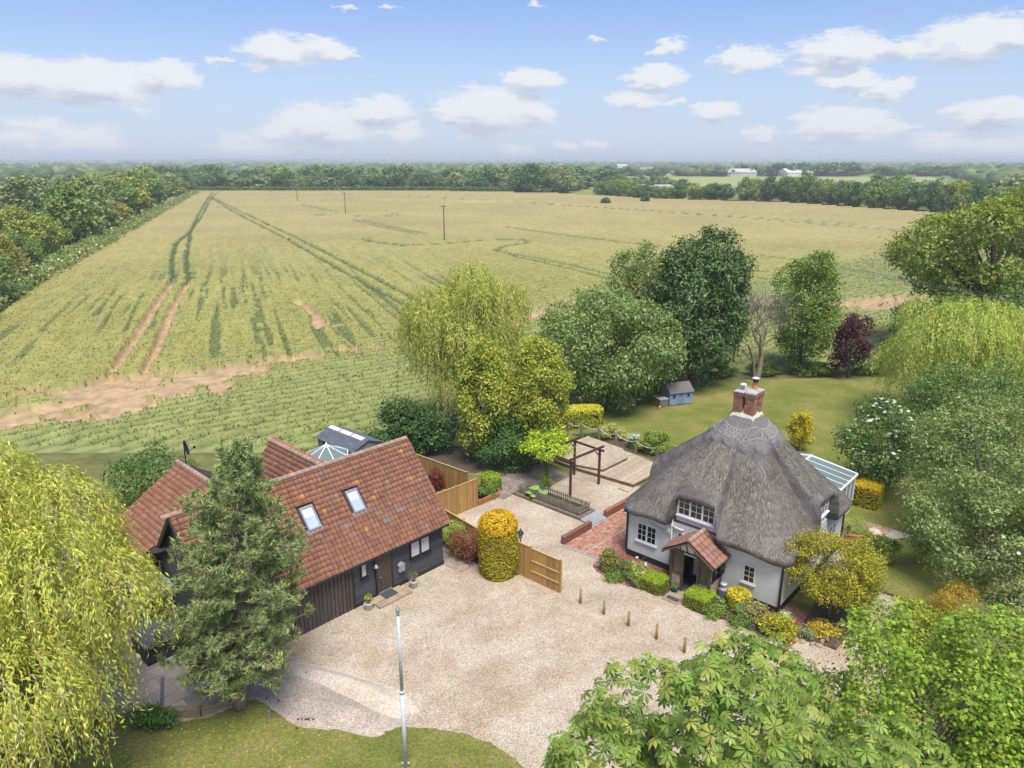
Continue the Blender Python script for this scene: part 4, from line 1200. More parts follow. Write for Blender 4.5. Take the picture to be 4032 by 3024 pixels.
# older grey gravel by the pine and the pale raked ridge beside it, gently heaped
def heap(name, cx, cy, rx, ry, ang, hgt, mat, seed):
    rng = np.random.default_rng(seed); na, nr = 48, 9
    V = [(cx, cy, 0.024 + hgt)]
    for i in range(1, nr + 1):
        f = i / nr
        for k in range(na):
            t = 2 * math.pi * k / na; wob = 1 + .07 * math.sin(3 * t + seed) + .05 * math.sin(7 * t)
            x = rx * f * wob * math.cos(t); y = ry * f * wob * math.sin(t)
            V.append((cx + x * math.cos(ang) - y * math.sin(ang), cy + x * math.sin(ang) + y * math.cos(ang), 0.024 + hgt * (math.cos(math.pi * f) * .5 + .5) + (rng.random() * .01 if i < nr else 0)))
    F = [(0, 1 + k, 1 + (k + 1) % na, 1 + (k + 1) % na) for k in range(na)]
    mb = MB(); mb.v = V
    mb.f = [(0, 1 + k, 1 + (k + 1) % na) for k in range(na)]
    for i in range(nr - 1):
        for k in range(na):
            a = 1 + i * na + k; b = 1 + i * na + (k + 1) % na
            mb.f.append((a, a + na, b + na, b))
    o = mb.build(name, M_[mat], None, smooth=True); o['kind'] = 'structure'
heap('gravel_patch', -7.2, 23.45, 3.2, 1.15, R(-24), .25, 'gravel_grey', 2)
heap('gravel_ridge', -6.3, 24.3, 3.1, .8, R(-27), .38, 'gravel_pale', 5)

# ---- patio of big stone slabs behind a low brick wall
PZ = 0.35
PATIO = [(-17.5, 22.95), (-11.72, 22.95), (-10.85, 23.65), (-11.5, 25.6), (-13.2, 27.4), (-17.5, 27.6)]
pat = sheet('patio', PATIO, PZ - 0.03, M_['mortar']); pat['kind'] = 'structure'
rng = random.Random(12)
def slabs():
    c, s = math.cos(BA), math.sin(BA)
    y = -6.0; row = 0
    while y < 8:
        h = rng.choice([0.56, 0.85, 0.56, 0.7]); x = -8 + rng.uniform(-.6, 0)
        while x < 8:
            w = rng.choice([0.6, 0.9, 0.6, 1.2])
            q = [(x + .012, y + .012), (x + w - .012, y + .012), (x + w - .012, y + h - .012), (x + .012, y + h - .012)]
            q = [(-13.5 + a * c - b * s, 25 + a * s + b * c) for a, b in q]
            q = clip(q, PATIO)
            if q: MB().prism(q, PZ - .03, PZ + rng.uniform(-.004, .004)).build('paving_slab', M_['slab'], pat)
            x += w
        y += h
slabs()
MB().beam((-13.2, 22.98, PZ + .006), (-13.9, 24.6, PZ + .006), .14, .012).build('drain_channel', M_['slab_dark'], pat)
def brick_wall(name, label, pts, h, mat, cap=None, th=0.22, parent=None, z0=0.0, cat='wall', pillar=None):
    t = thing(name, label, cat, (0, 0, 0))
    core = MB(); br = MB(); cp = MB()
    for (ax, ay), (bx, by) in zip(pts[:-1], pts[1:]):
        a = Vector((ax, ay, 0)); b = Vector((bx, by, 0)); L = (b - a).length; d = (b - a) / L; n = Vector((-d.y, d.x, 0))
        hh = h - (.07 if cap else 0)
        core.beam(a + d * .004 + Vector((0, 0, z0 + hh / 2)), b - d * .004 + Vector((0, 0, z0 + hh / 2)), th - .016, hh - .008)
        r = 0; z = z0
        while z + .065 <= z0 + hh + .01:
            x = -0.1125 * (r % 2)
            while x < L:
                x0 = max(0, x) ; x1 = min(L, x + .215)
                if x1 - x0 > .03:
                    br.beam(a + d * x0 + Vector((0, 0, z + .0325)), a + d * x1 + Vector((0, 0, z + .0325)), th, .064)
                x += .225
            z += .075; r += 1
        if cap:
            x = 0
            while x < L - .02:
                x1 = min(L, x + .105)
                cp.beam(a + d * (x + .004) + Vector((0, 0, z0 + h - .033)), a + d * x1 + Vector((0, 0, z0 + h - .033)), th + .03, .066)
                x += .11
    core.build('mortar', M_['mortar_dark'], t)
    br.build('bricks', M_[mat], t)['kind'] = 'stuff'
    if cap: cp.build('coping', M_[cap], t)['kind'] = 'stuff'
    return t
brick_wall('patio_wall', 'low buff brick wall edging the slab patio below the pine', [(-17.5, 22.84), (-11.68, 22.84), (-10.75, 23.55)], .38, 'brick_wallend', 'step_stone')
brick_wall('garden_wall', 'low red brick wall beside the gravel, ending at the ramp', [(2.75, 35.78), (4.46, 37.62)], .47, 'brick_dull', 'brick_dull')
brick_wall('garden_wall', 'low red brick wall between the ramp and the thatched corner', [(5.44, 38.92), (7.7, 41.3)], .45, 'brick_dull', 'brick_dull')
t = thing('ramp', 'smooth grey slab ramp between the two low brick walls', 'ramp', (0, 0, 0))
MB().extr([(3.96, 38.46, .0), (4.54, 37.78, .0), (4.54, 37.78, .07), (3.96, 38.46, .17)], (0.98, 1.05, 0)).build('slab', M_['ramp_stone'], t)

# ---- red clay pavers laid in basket weave round the cottage, grey-brown blocks under the vine
def paving(name, polys, ang, pal, z, mod=0.225, weave=True, seed=1):
    """polys: convex outlines"""
    rg = random.Random(seed); V = []; F = []; C = []
    base = bpy.data.objects.new(name, None); base['kind'] = 'structure'
    c, s = math.cos(ang), math.sin(ang)
    for poly in polys:
        loc = [(x * c + y * s, -x * s + y * c) for x, y in poly]
        x0 = min(p[0] for p in loc); x1 = max(p[0] for p in loc); y0 = min(p[1] for p in loc); y1 = max(p[1] for p in loc)
        i0 = int(x0 / mod) - 1; i1 = int(x1 / mod) + 2; j0 = int(y0 / mod) - 1; j1 = int(y1 / mod) + 2
        for i in range(i0, i1):
            for j in range(j0, j1):
                bx, by = i * mod, j * mod; g = .006
                if weave and (i + j) % 2:
                    rs = [(bx + g, bx + mod / 2 - g, by + g, by + mod - g), (bx + mod / 2 + g, bx + mod - g, by + g, by + mod - g)]
                else:
                    rs = [(bx + g, bx + mod - g, by + g, by + mod / 2 - g), (bx + g, bx + mod - g, by + mod / 2 + g, by + mod - g)]
                for a0, a1, b0, b1 in rs:
                    q = clip([(a0, b0), (a1, b0), (a1, b1), (a0, b1)], loc)
                    if not q: continue
                    cc = np.array(pal[rg.randrange(len(pal))]) * rg.uniform(.8, 1.2)
                    zt = z + rg.uniform(-.003, .003); n = len(V); k = len(q)
                    for (x, y) in q: V.append((x * c - y * s, x * s + y * c, zt)); C.append(cc)
                    F.append(tuple(range(n, n + k)))
    me = bpy.data.meshes.new(name); me.from_pydata(V, [], F)
    at = me.color_attributes.new('Col', 'FLOAT_COLOR', 'POINT')
    c4_ = np.ones((len(V), 4), np.float32); c4_[:, :3] = np.array(C); at.data.foreach_set('color', c4_.ravel())
    me.materials.append(M_['brick_attr'])
    return me
RED = [(0.40, 0.185, 0.115), (0.46, 0.23, 0.15), (0.34, 0.155, 0.10), (0.50, 0.27, 0.18)]
RED2 = [(0.27, 0.115, 0.08), (0.31, 0.14, 0.095), (0.23, 0.10, 0.075)]
GREYB = [(0.27, 0.215, 0.18), (0.31, 0.25, 0.205), (0.235, 0.195, 0.165)]
PAVE1 = [(2.85, 35.70), (4.9, 34.0), (6.25, 34.7), (9.4, 38.4), (7.65, 41.1)]
pv = sheet('brick_paving', PAVE1, 0.024, M_['mortar'])
o = inst('pavers', paving('pavers', [PAVE1], R(48.5), RED, .034, seed=3), pv); o['kind'] = 'stuff'
MB().beam((3.8, 34.75, .037), (6.72, 37.85, .037), .10, .012).build('drain_channel', M_['slab'], pv)
MB().beam((2.7, 35.62, .03), (4.9, 33.9, .03), .12, .03).build('edging', M_['ramp_stone'], pv)
STRIP = [[cw(-4.6, -5.0), cw(5.2, -5.0), cw(5.2, -4.1), cw(-4.6, -4.1)]]
PAVE2 = [cw(3.8, -6.3), cw(5.5, -6.0), cw(6.0, -3.0), cw(4.1, -3.0)]
PAVE3 = [cw(4.1, 1.2), cw(5.0, 1.0), cw(5.5, 6.0), cw(6.8, 8.2), cw(4.1, 8.2)]
pf = sheet('front_paving', STRIP[0], 0.028, M_['mortar_dark'])
o = inst('pavers', paving('pavers', STRIP, CA, RED2, .038, seed=4), pf); o['kind'] = 'stuff'
pc = sheet('corner_paving', PAVE2, 0.032, M_['mortar'])
o = inst('pavers', paving('pavers', [PAVE2], CA, RED2, .042, weave=False, seed=5), pc); o['kind'] = 'stuff'
pg = sheet('side_paving', PAVE3, 0.030, M_['mortar'])
o = inst('pavers', paving('pavers', [PAVE3], CA, GREYB + RED, .040, seed=6), pg); o['kind'] = 'stuff'
BLK = [[(-0.95, 44.6), (-0.85, 41.5), (-0.5, 41.3), (0.1, 42.1), (1.1, 43.2), (1.3, 46.6)], [(1.1, 43.2), (2.35, 43.2), (3.8, 44.8), (2.5, 46.7), (1.3, 46.6)]]
bp = sheet('block_path', [(-0.95, 44.6), (-0.85, 41.5), (-0.5, 41.3), (0.1, 42.1), (1.1, 43.2), (2.35, 43.2), (3.8, 44.8), (2.5, 46.7), (1.3, 46.6)], 0.026, M_['mortar_dark'])
o = inst('blocks', paving('blocks', BLK, R(10), GREYB, .036, seed=7), bp); o['kind'] = 'stuff'
SP = [(-3.75, 35.5), (-3.6, 33.72), (-2.62, 32.9), (-1.75, 33.8)]
bp2 = sheet('side_path', SP, 0.026, M_['mortar_dark'])
o = inst('blocks', paving('blocks', [SP], BA, [(0.36, 0.29, 0.24), (0.41, 0.33, 0.27), (0.31, 0.255, 0.215)], .036, seed=8), bp2); o['kind'] = 'stuff'

# planted beds (dark soil)
sheet('flower_bed', rough_poly([(4.25, 33.5), (4.4, 33.0), (5.0, 32.3), (5.8, 31.62), (6.6, 31.15), (7.3, 30.75), (8.0, 31.2), (6.3, 33.1), (5.2, 33.9)], .2, .02, 9), .05, M_['bed_soil'])
sheet('flower_bed', rough_poly([(8.3, 29.6), (8.9, 29.25), (9.7, 28.85), (10.3, 28.3), (10.9, 27.65), (11.9, 27.2), (12.3, 28.0), (11.5, 28.9), (9.4, 30.6)], .2, .02, 10), .055, M_['bed_soil'])
sheet('flower_bed', rough_poly([(12.5, 27.7), (12.8, 27.3), (13.7, 26.85), (15.6, 28.9), (17.7, 31.3), (18.2, 33.5), (16.3, 32.5), (14.3, 30.2)], .2, .03, 11), .058, M_['bed_soil'])
sheet('flower_bed', rough_poly([(-4.0, 37.5), (-3.7, 35.4), (-1.8, 33.75), (-0.3, 32.3), (.4, 32.7), (-1.7, 35.8)], .2, .03, 12), .05, M_['bed_soil'])
sheet('flower_bed', rough_poly([(-4.5, 38.7), (-2.2, 40.6), (-.9, 41.9), (-.9, 43.0), (-2.7, 41.6), (-6.3, 44.5), (-7, 43.2)], .2, .03, 13), .045, M_['bed_soil'])
sheet('flower_bed', rough_poly([(4.5, 52.6), (6.4, 51.4), (8.7, 48.9), (10.3, 47.3), (11.3, 48.0), (9, 51), (6.5, 53)], .2, .03, 14), .045, M_['bed_soil'])
sheet('bare_earth', rough_poly([(-9.5, 46.5), (-6, 45.5), (-2.5, 45.2), (-1, 46.5), (-3, 50), (-9, 51)], .4, .12, 15), .03, M_['bed_soil'])
# brick edging of the left bed
eg = thing('bed_edging', 'curved brick edging round the flower bed of red peonies', 'edging', (0, 0, 0))
ep = [(4.5, 34.0), (4.22, 33.55), (4.35, 33.0), (5.0, 32.28), (5.8, 31.58)]
ebm = MB().bev(-.1, .1, -.05, .05, 0, .075, .01).mesh('brick', M_['brick'])
for (ax, ay), (bx, by) in zip(ep[:-1], ep[1:]):
    L = math.hypot(bx - ax, by - ay); k = max(1, int(L / .22))
    for j in range(k):
        f = (j + .5) / k; inst('brick', ebm, eg, (ax + (bx - ax) * f, ay + (by - ay) * f, .02), (0, 0, math.atan2(by - ay, bx - ax)))

# ================================================================ the black barn
barn = thing('barn', 'black weatherboarded barn with a steep red clay tile roof', 'building', (BO.x, BO.y, 0), BA)
def bl(u, v, z): return (-u, v, z)
EV, EZ, RV, RZ = -0.28, 2.42, 2.95, 6.12
TH = math.atan2(RZ - EZ, RV - EV)
def prof(u, back=5.9):
    return [bl(u, 0.0, 0), bl(u, back, 0), bl(u, back, 2.66), bl(u, 2.95, 5.98), bl(u, 0.0, 2.60)]
MB().extr(prof(0.02), (-11.76, 0, 0)).build('wall', M_['weatherboard'], barn)
MB().extr([bl(1.9, 5.8, 0), bl(1.9, 5.8, 2.4), bl(4.8, 5.8, 5.7), bl(7.7, 5.8, 2.4), bl(7.7, 5.8, 0)], (0, 1.7, 0)).build('wing_wall', M_['weatherboard'], barn)
MB().extr([bl(5.9, 5.8, 0), bl(5.9, 5.8, 3.5), bl(9.15, 5.8, 5.6), bl(12.45, 5.8, 3.55), bl(12.45, 5.8, 0)], (0, 2.8, 0)).build('wing_wall', M_['weatherboard'], barn)
MB().box(-5.45, 0.03, -0.045, 0.0, 0.0, 0.24).build('plinth', M_['plinth'], barn)
# front weatherboards, each a feather-edged board
z = 0.24; i = 0
while z < 2.52:
    MB().add([bl(0.0, -.035, z), bl(5.45, -.035, z), bl(5.45, -.005, z + .185), bl(0.0, -.005, z + .185), bl(0.0, 0.0, z), bl(5.45, 0.0, z)],
             [(0, 1, 2, 3), (0, 4, 5, 1), (0, 3, 4), (1, 5, 2)]).build('weatherboard', M_['weatherboard'], barn)
    z += .165
# gable end boards (left)
z = 0.1
while z < 5.7:
    half = 2.95 if z < 2.6 else max(0.05, 2.95 * (1 - (z - 2.6) / 3.4))
    MB().add([bl(11.82, 2.95 - half, z), bl(11.82, 2.95 + half, z), bl(11.785, 2.95 + half * .97, z + .2), bl(11.785, 2.95 - half * .97, z + .2)], [(0, 1, 2, 3)]).build('weatherboard', M_['weatherboard'], barn)
    z += .18
# vertical boarding of the cart doors
k = 0; u = 5.50
while u < 11.75:
    MB().box(-u - .172, -u, -.03, 0.0, 0.03, 2.58).build('vertical_board', M_['batten_board'], barn)
    if k % 1 == 0: MB().box(-u - .185, -u - .162, -.06, -.03, 0.03, 2.56).build('batten', M_['batten_board'], barn)
    u += .2; k += 1
MB().box(-5.50, -5.42, -.07, 0, 0, 2.5).build('downpipe', M_['black_paint'], barn)
MB().tube([bl(-.15, -.36, 2.36), bl(12.0, -.36, 2.36)], .05, 8).build('gutter', M_['black_paint'], barn)
MB().box(-12.0, .15, -.30, -.27, 2.33, 2.47).build('fascia', M_['black_paint'], barn)
# door
dr = MB().box(-4.16, -3.32, -.075, -.04, .10, 2.13).build('door', M_['door_wood'], barn)
for q in range(6):
    MB().box(-4.15 + q * .14, -4.15 + q * .14 + .125, -.085, -.075, .30, 2.12).build('plank', M_['door_wood'], dr)
MB().box(-4.12, -3.36, -.095, -.075, .13, .24).build('grille', M_['zinc'], dr)
MB().tube([bl(4.06, -.12, 1.05), bl(3.94, -.12, 1.05)], .014, 6).build('handle', M_['zinc'], dr)
MB().box(-4.24, -4.16, -.10, -.03, .05, 2.2).box(-3.32, -3.24, -.10, -.03, .05, 2.2).box(-4.26, -3.22, -.11, -.03, 2.13, 2.22).build('door_frame', M_['black_paint'], barn)
def barn_window(u0, u1, z0, z1, n):
    f = MB(); w = .06
    f.box(-u1, -u1 + w, -.10, -.03, z0, z1).box(-u0 - w, -u0, -.10, -.03, z0, z1).box(-u1, -u0, -.099, -.03, z0, z0 + w).box(-u1, -u0, -.099, -.03, z1 - w, z1)
    for q in range(1, n):
        m = -u1 + (u1 - u0) * q / n; f.box(m - w * .9, m + w * .9, -.098, -.03, z0 + .01, z1 - .01)
    wn = f.build('window', M_['black_paint'], barn)
    for q in range(n):
        a = -u1 + (u1 - u0) * q / n + .05; b = -u1 + (u1 - u0) * (q + 1) / n - .05
        MB().box(a, b, -.055, -.045, z0 + .055, z1 - .055).build('pane', M_['glass_blind'], wn)
        s = MB(); zz = z0 + .08
        while zz < z1 - .08: s.box(a + .01, b - .01, -.0605, -.0552, zz, zz + .018); zz += .045
        s.build('blind', M_['blind'], wn)
    MB().box(-u1 - .05, -u0 + .05, -.15, -.03, z0 - .06, z0 - .015).build('sill', M_['black_paint'], wn)
    MB().box(-u1 - .05, -u0 + .05, -.13, -.03, z1 + .005, z1 + .04).build('drip_board', M_['black_paint'], wn)
barn_window(.87, 2.14, 1.22, 2.11, 2)
barn_window(4.68, 5.05, 1.42, 2.14, 1)
wl_ = MB().tube([bl(4.38, -.03, 1.98), bl(4.36, -.18, 2.02), bl(4.32, -.24, 1.93)], .018, 6).build('wall_lamp', M_['black_paint'], barn)
MB().lathe([(.02, .14), (.05, .12), (.07, .05), (.13, 0), (.125, -.01)], 12, bl(4.31, -.25, 1.79)).build('lamp_shade', M_['zinc'], wl_, smooth=True)
for q in (-.02, .14):
    MB().lathe([(.0, .06), (.05, .045), (.065, 0), (.045, -.05), (.0, -.06)], 10, bl(q, -.12, 2.25), cap=False).build('security_light', M_['far_white'], barn, smooth=True)
# roof decks
def deck(name, pts, th=.05):
    n = (Vector(pts[1]) - Vector(pts[0])).cross(Vector(pts[2]) - Vector(pts[0])).normalized()
    if n.z < 0: n = -n
    return MB().extr(pts, n * -th).build(name, M_['tile_under'], barn)
roof = deck('roof', [bl(-.2, EV, EZ), bl(12.0, EV, EZ), bl(12.0, RV, RZ), bl(-.2, RV, RZ)])
deck('roof_back', [bl(-.2, 2 * RV - EV, EZ), bl(12.0, 2 * RV - EV, EZ), bl(12.0, RV, RZ), bl(-.2, RV, RZ)])
deck('wing_roof', [bl(8.0, 3.0, 2.5), bl(8.0, 7.75, 2.5), bl(4.8, 7.75, 6.1), bl(4.8, 3.0, 6.1)])
deck('wing_roof', [bl(1.6, 3.0, 2.5), bl(1.6, 7.75, 2.5), bl(4.8, 7.75, 6.1), bl(4.8, 3.0, 6.1)])
deck('wing_roof', [bl(12.7, 5.1, 3.68), bl(12.7, 8.8, 3.68), bl(9.15, 8.8, 5.9), bl(9.15, 3.2, 5.9), bl(11.6, 3.5, 4.36)])
deck('wing_roof', [bl(5.6, 3.2, 3.68), bl(5.6, 8.8, 3.68), bl(9.15, 8.8, 5.9), bl(9.15, 3.2, 5.9)])
# one clay pantile
def tile_mesh(w=.22, L=.33):
    xs = [-.475, -.30, .05, .26, .40, .475]; zs = [.010, -.004, -.002, .016, .026, .010]
    V = []; F = []
    for y, dz in ((L, 0.0), (0, .046)):
        for x, z_ in zip(xs, zs): V.append((x * w, y, z_ + dz))
    for x, z_ in zip(xs, zs): V.append((x * w, 0, z_ + .046 - .034))
    for i in range(5):
        F.append((i, i + 6, i + 7, i + 1)); F.append((i + 6, i + 12, i + 13, i + 7))
    mb = MB(); mb.add(V, F)
    return mb
tmb = tile_mesh()
tile_me = tmb.mesh('tile', M_['tile_one'], fix=False)
for p in tile_me.polygons: pass
tV = np.array(tmb.v); tF = np.array(tmb.f)
TILES = []
def slope_tiles(org, ex, ey, ncol, nrow, cw_, gz, ok=lambda u, s: True, seed=0, pri=0):
    rg = random.Random(seed); ex = Vector(ex).normalized(); ey = Vector(ey).normalized(); ez = ex.cross(ey)
    for r in range(nrow):
        for c in range(ncol):
            s = r * gz; x = (c + .5) * cw_
            if not ok(x, s): continue
            p = Vector(org) + ex * (x + rg.uniform(-.006, .006)) + ey * (s + rg.uniform(-.008, .008)) + ez * .012
            m = Matrix((ex, ey, ez)).transposed().to_4x4()
            m = Matrix.Translation(p) @ m @ Matrix.Rotation(rg.uniform(-.02, .02), 4, 'Z') @ Matrix.Rotation(rg.uniform(-.02, .02), 4, 'Y')
            TILES.append((pri + (p - Vector((-2, -20, 4))).length * .01, m))
sl = math.hypot(RV - EV, RZ - EZ)
def main_ok(x, s):
    u = x - .2
    # leave the two skylight openings
    for a, b in ((3.70, 4.42), (6.12, 6.84)):
        if a < 12.0 - x + 0.0 < b and 2.15 < s < 3.40: return False
    return True
nc = int(12.2 / .22); nrw = int(sl / .25)
slope_tiles(bl(12.0, EV - .05, EZ - .03), (1, 0, 0), (0, math.cos(TH), math.sin(TH)), nc + 1, nrw + 1, .22, .25, main_ok, 1)
th1 = math.atan2(3.6, 3.2); L1 = math.hypot(3.6, 3.2)
slope_tiles(bl(8.0, 7.8, 2.5), (0, -1, 0), (math.cos(th1), 0, math.sin(th1)), 22, int(L1 / .25) + 1, .22, .25, lambda x, s: True, 2, 50)
th2 = math.atan2(2.22, 3.55); L2 = math.hypot(2.22, 3.55)
def w2ok(x, s):
    v = 8.85 - x; return v > 5.1 - 1.9 * s / L2
slope_tiles(bl(12.72, 8.85, 3.68), (0, -1, 0), (math.cos(th2), 0, math.sin(th2)), 26, int(L2 / .25) + 1, .22, .25, w2ok, 3, 20)
TILES.sort(key=lambda t: t[0])
def vis_first(m):
    p = m.translation; u = -p.x
    return u < 8.6 and p.y < 3.0 and not (u > 6.4 and p.z < 3.8)
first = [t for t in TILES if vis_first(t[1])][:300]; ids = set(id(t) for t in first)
TPAL = np.array([(0.325, 0.15, 0.09), (0.355, 0.162, 0.092), (0.29, 0.132, 0.082), (0.32, 0.175, 0.115), (0.28, 0.215, 0.17)]); TW = [.46, .22, .24, .06, .02]
def tile_cols(n, rg):
    c = TPAL[rg.choice(5, n, p=TW)] * rg.uniform(.89, 1.11, (n, 1))
    odd = rg.random(n) < .005; c[odd] = (0.52, 0.27, .07)
    return c
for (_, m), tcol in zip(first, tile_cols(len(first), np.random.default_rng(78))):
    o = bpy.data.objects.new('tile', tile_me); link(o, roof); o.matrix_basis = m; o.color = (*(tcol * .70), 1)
rest = [t[1] for t in TILES if id(t) not in ids]
rg = np.random.default_rng(77)
Ms = np.array([np.array(m) for m in rest])
Vr = np.einsum('nij,kj->nki', Ms[:, :3, :3], tV) + Ms[:, None, :3, 3]
Fr = tF[None] + (np.arange(len(rest)) * len(tV))[:, None, None]
tc_ = tile_cols(len(rest), rg)
o = fast('tile', Vr.reshape(-1, 3), Fr.reshape(-1, 4), M_['tile_attr'], roof, np.repeat(tc_, len(tV), 0)); o['kind'] = 'stuff'
# ridge tiles: half-round caps
def ridge(a, b, r=.13, step=.38, mat='ridge_tile', par=None):
    a = Vector(a); b = Vector(b); L = (b - a).length; d = (b - a) / L; x = d.cross(Vector((0, 0, 1))).normalized()
    n = int(L / step); mb = MB()
    for k, rr in ((0, r), (1, r * .92)):
        for q in range(7):
            t = math.pi * q / 6; mb.v.append((math.cos(t) * rr, k * step * 1.06, math.sin(t) * rr - .03))
    mb.f = [(q, q + 1, q + 8, q + 7) for q in range(6)] + [(0, 6, 5, 4, 3, 2, 1), (7, 8, 9, 10, 11, 12, 13)]
    me = mb.mesh('ridge_tile', M_[mat])
    ang = math.atan2(d.y, d.x) - math.pi / 2
    for i in range(n + 1):
        if i * step > L - .1: break
        p = a + d * (i * step); inst('ridge_tile', me, par or roof, (p.x, p.y, p.z + .05), (math.atan2(d.z, math.hypot(d.x, d.y)), 0, ang))
ridge(bl(-.22, RV, RZ), bl(12.05, RV, RZ)); ridge(bl(4.8, 3.1, 6.1), bl(4.8, 7.85, 6.1)); ridge(bl(9.15, 3.3, 5.9), bl(9.15, 8.9, 5.9))
# bargeboards of the left gable
MB().beam(bl(12.03, EV, EZ - .08), bl(12.03, RV, RZ - .08), .05, .2).build('bargeboard', M_['black_paint'], barn)
MB().beam(bl(12.03, 2 * RV - EV, EZ - .08), bl(12.03, RV, RZ - .08), .05, .2).build('bargeboard', M_['black_paint'], barn)
MB().beam(bl(-.2, EV, EZ - .06), bl(-.2, RV, RZ - .06), .04, .12).build('bargeboard', M_['black_paint'], barn)
# skylights
for u0 in (3.72, 6.16):
    ey = Vector((0, math.cos(TH), math.sin(TH))); ez = Vector((0, -math.sin(TH), math.cos(TH)))
    o_ = Vector(bl(u0 + .66, EV, EZ)) + ey * 2.20
    def S(x0, x1, y0, y1, z0, z1):
        mb = MB().box(x0, x1, y0, y1, z0, z1); mb.v = [tuple(o_ + Vector((v[0], 0, 0)) + ey * v[1] + ez * v[2]) for v in mb.v]; return mb
    sk = S(0, .07, 0, 1.14, -.02, .11); sk2_ = S(.59, .66, 0, 1.14, -.02, .11); sk3 = S(.07, .59, 0, .075, -.02, .108); sk4 = S(.07, .59, 1.04, 1.14, -.02, .115)
    for q in (sk2_, sk3, sk4): sk.add(q.v, q.f)
    sko = sk.build('skylight', M_['skylight_frame'], barn)
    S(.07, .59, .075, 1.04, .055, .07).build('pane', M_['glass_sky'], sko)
    S(.09, .57, .62, 1.02, .071, .074).build('blind', M_['far_white'], sko)
    S(-.12, .78, -.20, 0, .03, .055).build('flashing', M_['lead'], sko)
# satellite dish on its mast
ds = MB().tube([bl(9.0, 8.3, 4.6), bl(9.0, 8.3, 6.75)], .03, 6).build('dish_mast', M_['black_paint'], barn)
dmb = MB()
for i, (r_, d_) in enumerate([(0.0, .0), (.15, .02), (.28, .065), (.36, .11)]):
    for q in range(14):
        t = 2 * math.pi * q / 14; dmb.v.append((math.cos(t) * r_, d_, math.sin(t) * r_ * 1.1))
for i in range(3):
    for q in range(14): dmb.f.append((i * 14 + q, i * 14 + (q + 1) % 14, (i + 1) * 14 + (q + 1) % 14, (i + 1) * 14 + q))
dmb.tube([(0, .0, -.3), (.0, .42, -.1)], .012, 5); dmb.box(-.04, .04, .40, .5, -.14, -.04)
dmb.build('dish', M_['black_paint'], ds, loc=bl(9.0, 8.3, 6.75), rot=(.25, 0, R(-120)), fix=False)
# doorstep
st = thing('doorstep', 'two tier buff stone doorstep below the barn door', 'step', (BO.x, BO.y, 0), BA)
MB().bev(-4.75, -2.95, -.55, -.10, 0, .16, .012).build('upper_step', M_['step_stone'], st)
MB().bev(-4.70, -2.75, -.95, -.56, 0, .14, .015).build('lower_step', M_['step_stone'], st)
tag(MB().box(-.36, .36, -.26, .26, 0, .02).build('doormat', M_['mat_rubber'], None, loc=(bw(3.75, -.36)[0], bw(3.75, -.36)[1], .162), rot=(0, 0, BA)), 'dark grey doormat on the barn doorstep', 'doormat')
# post box
pb = thing('post_box', 'grey metal post box with pitched top on the black boards', 'post box', (bw(2.75, -.045)[0], bw(2.75, -.045)[1], .85), BA)
MB().extr([(-.17, -.13, 0), (.17, -.13, 0), (.17, -.13, .38), (0, -.13, .5), (-.17, -.13, .38)], (0, .12, 0)).build('body', M_['churn_metal'], pb)
MB().extr([(-.20, -.20, .36), (.0, -.20, .51), (.20, -.20, .36), (.20, -.20, .38), (0, -.20, .53), (-.20, -.20, .38)], (0, .2, 0)).build('lid', M_['churn_metal'], pb)
MB().box(-.13, .13, -.155, -.132, .30, .345).build('flap', M_['pole_paint'], pb)
MB().box(-.12, .12, -.137, -.131, .05, .27).build('door', M_['zinc'], pb)
MB().box(-.045, .045, -.142, -.137, .15, .18).build('nameplate', M_['far_white'], pb)
fc = bpy.data.curves.new('lettering', 'FONT'); fc.body = 'POST'; fc.size = .085; fc.align_x = 'CENTER'; fc.extrude = .002
fo = bpy.data.objects.new('lettering', fc); link(fo)
lme = bpy.data.meshes.new_from_object(fo.evaluated_get(bpy.context.evaluated_depsgraph_get())); bpy.data.objects.remove(fo)
lme.materials.clear(); lme.materials.append(M_['far_white'])
inst('lettering', lme, pb, (0, -.203, .395), (R(90), 0, 0))
def flowerpot(label, x, y, r, h, mat, fol, name='plant_pot', cat='potted plant'):
    t = thing(name, label, cat, (x, y, 0))
    MB().lathe([(r * .72, 0), (r * .95, h * .86), (r * 1.08, h * .87), (r * 1.08, h), (r * .93, h), (r * .9, h * .88), (0.01, h * .86)], 16).build('pot', M_[mat], t, smooth=True)
    rng = np.random.default_rng(int(abs(x * 100)))
    fol(t, rng, h)
    return t
def leafy(cols, n, rad, size, hh):
    def f(t, rng, h):
        d = sphere_dirs(rng, n); P = np.array([0, 0, h + hh * .55]) + d * np.array([rad, rad, hh * .5]) * rng.uniform(.4, 1.05, (n, 1))
        V, F = spray(rng, P, d, 4, .03, size, .6)
        fast('foliage', V, F, M_['leaf'], t, np.repeat(leafcol(rng, n * 4, cols), 4, 0))
        mb = MB()
        for k in range(6):
            e = P[k]; mb.tube([(0, 0, h * .85), (e[0] * .4, e[1] * .4, h + hh * .3), tuple(e)], [.012, .009, .004], 4)
        mb.build('stems', M_['bark'], t)
    return f
flowerpot('white pot with a fresh green shrub left of the doorstep', *bw(5.05, -.55), .20, .40, 'pot_white', leafy(G_LIGHT + G_YEL, 70, .19, .075, .42))
flowerpot('white pot with a thin purplish shrub right of the doorstep', *bw(2.45, -.62), .19, .40, 'pot_white', leafy([(0.13, 0.11, 0.085), (0.19, 0.16, 0.13), (0.09, 0.09, 0.05)], 85, .27, .06, .55))
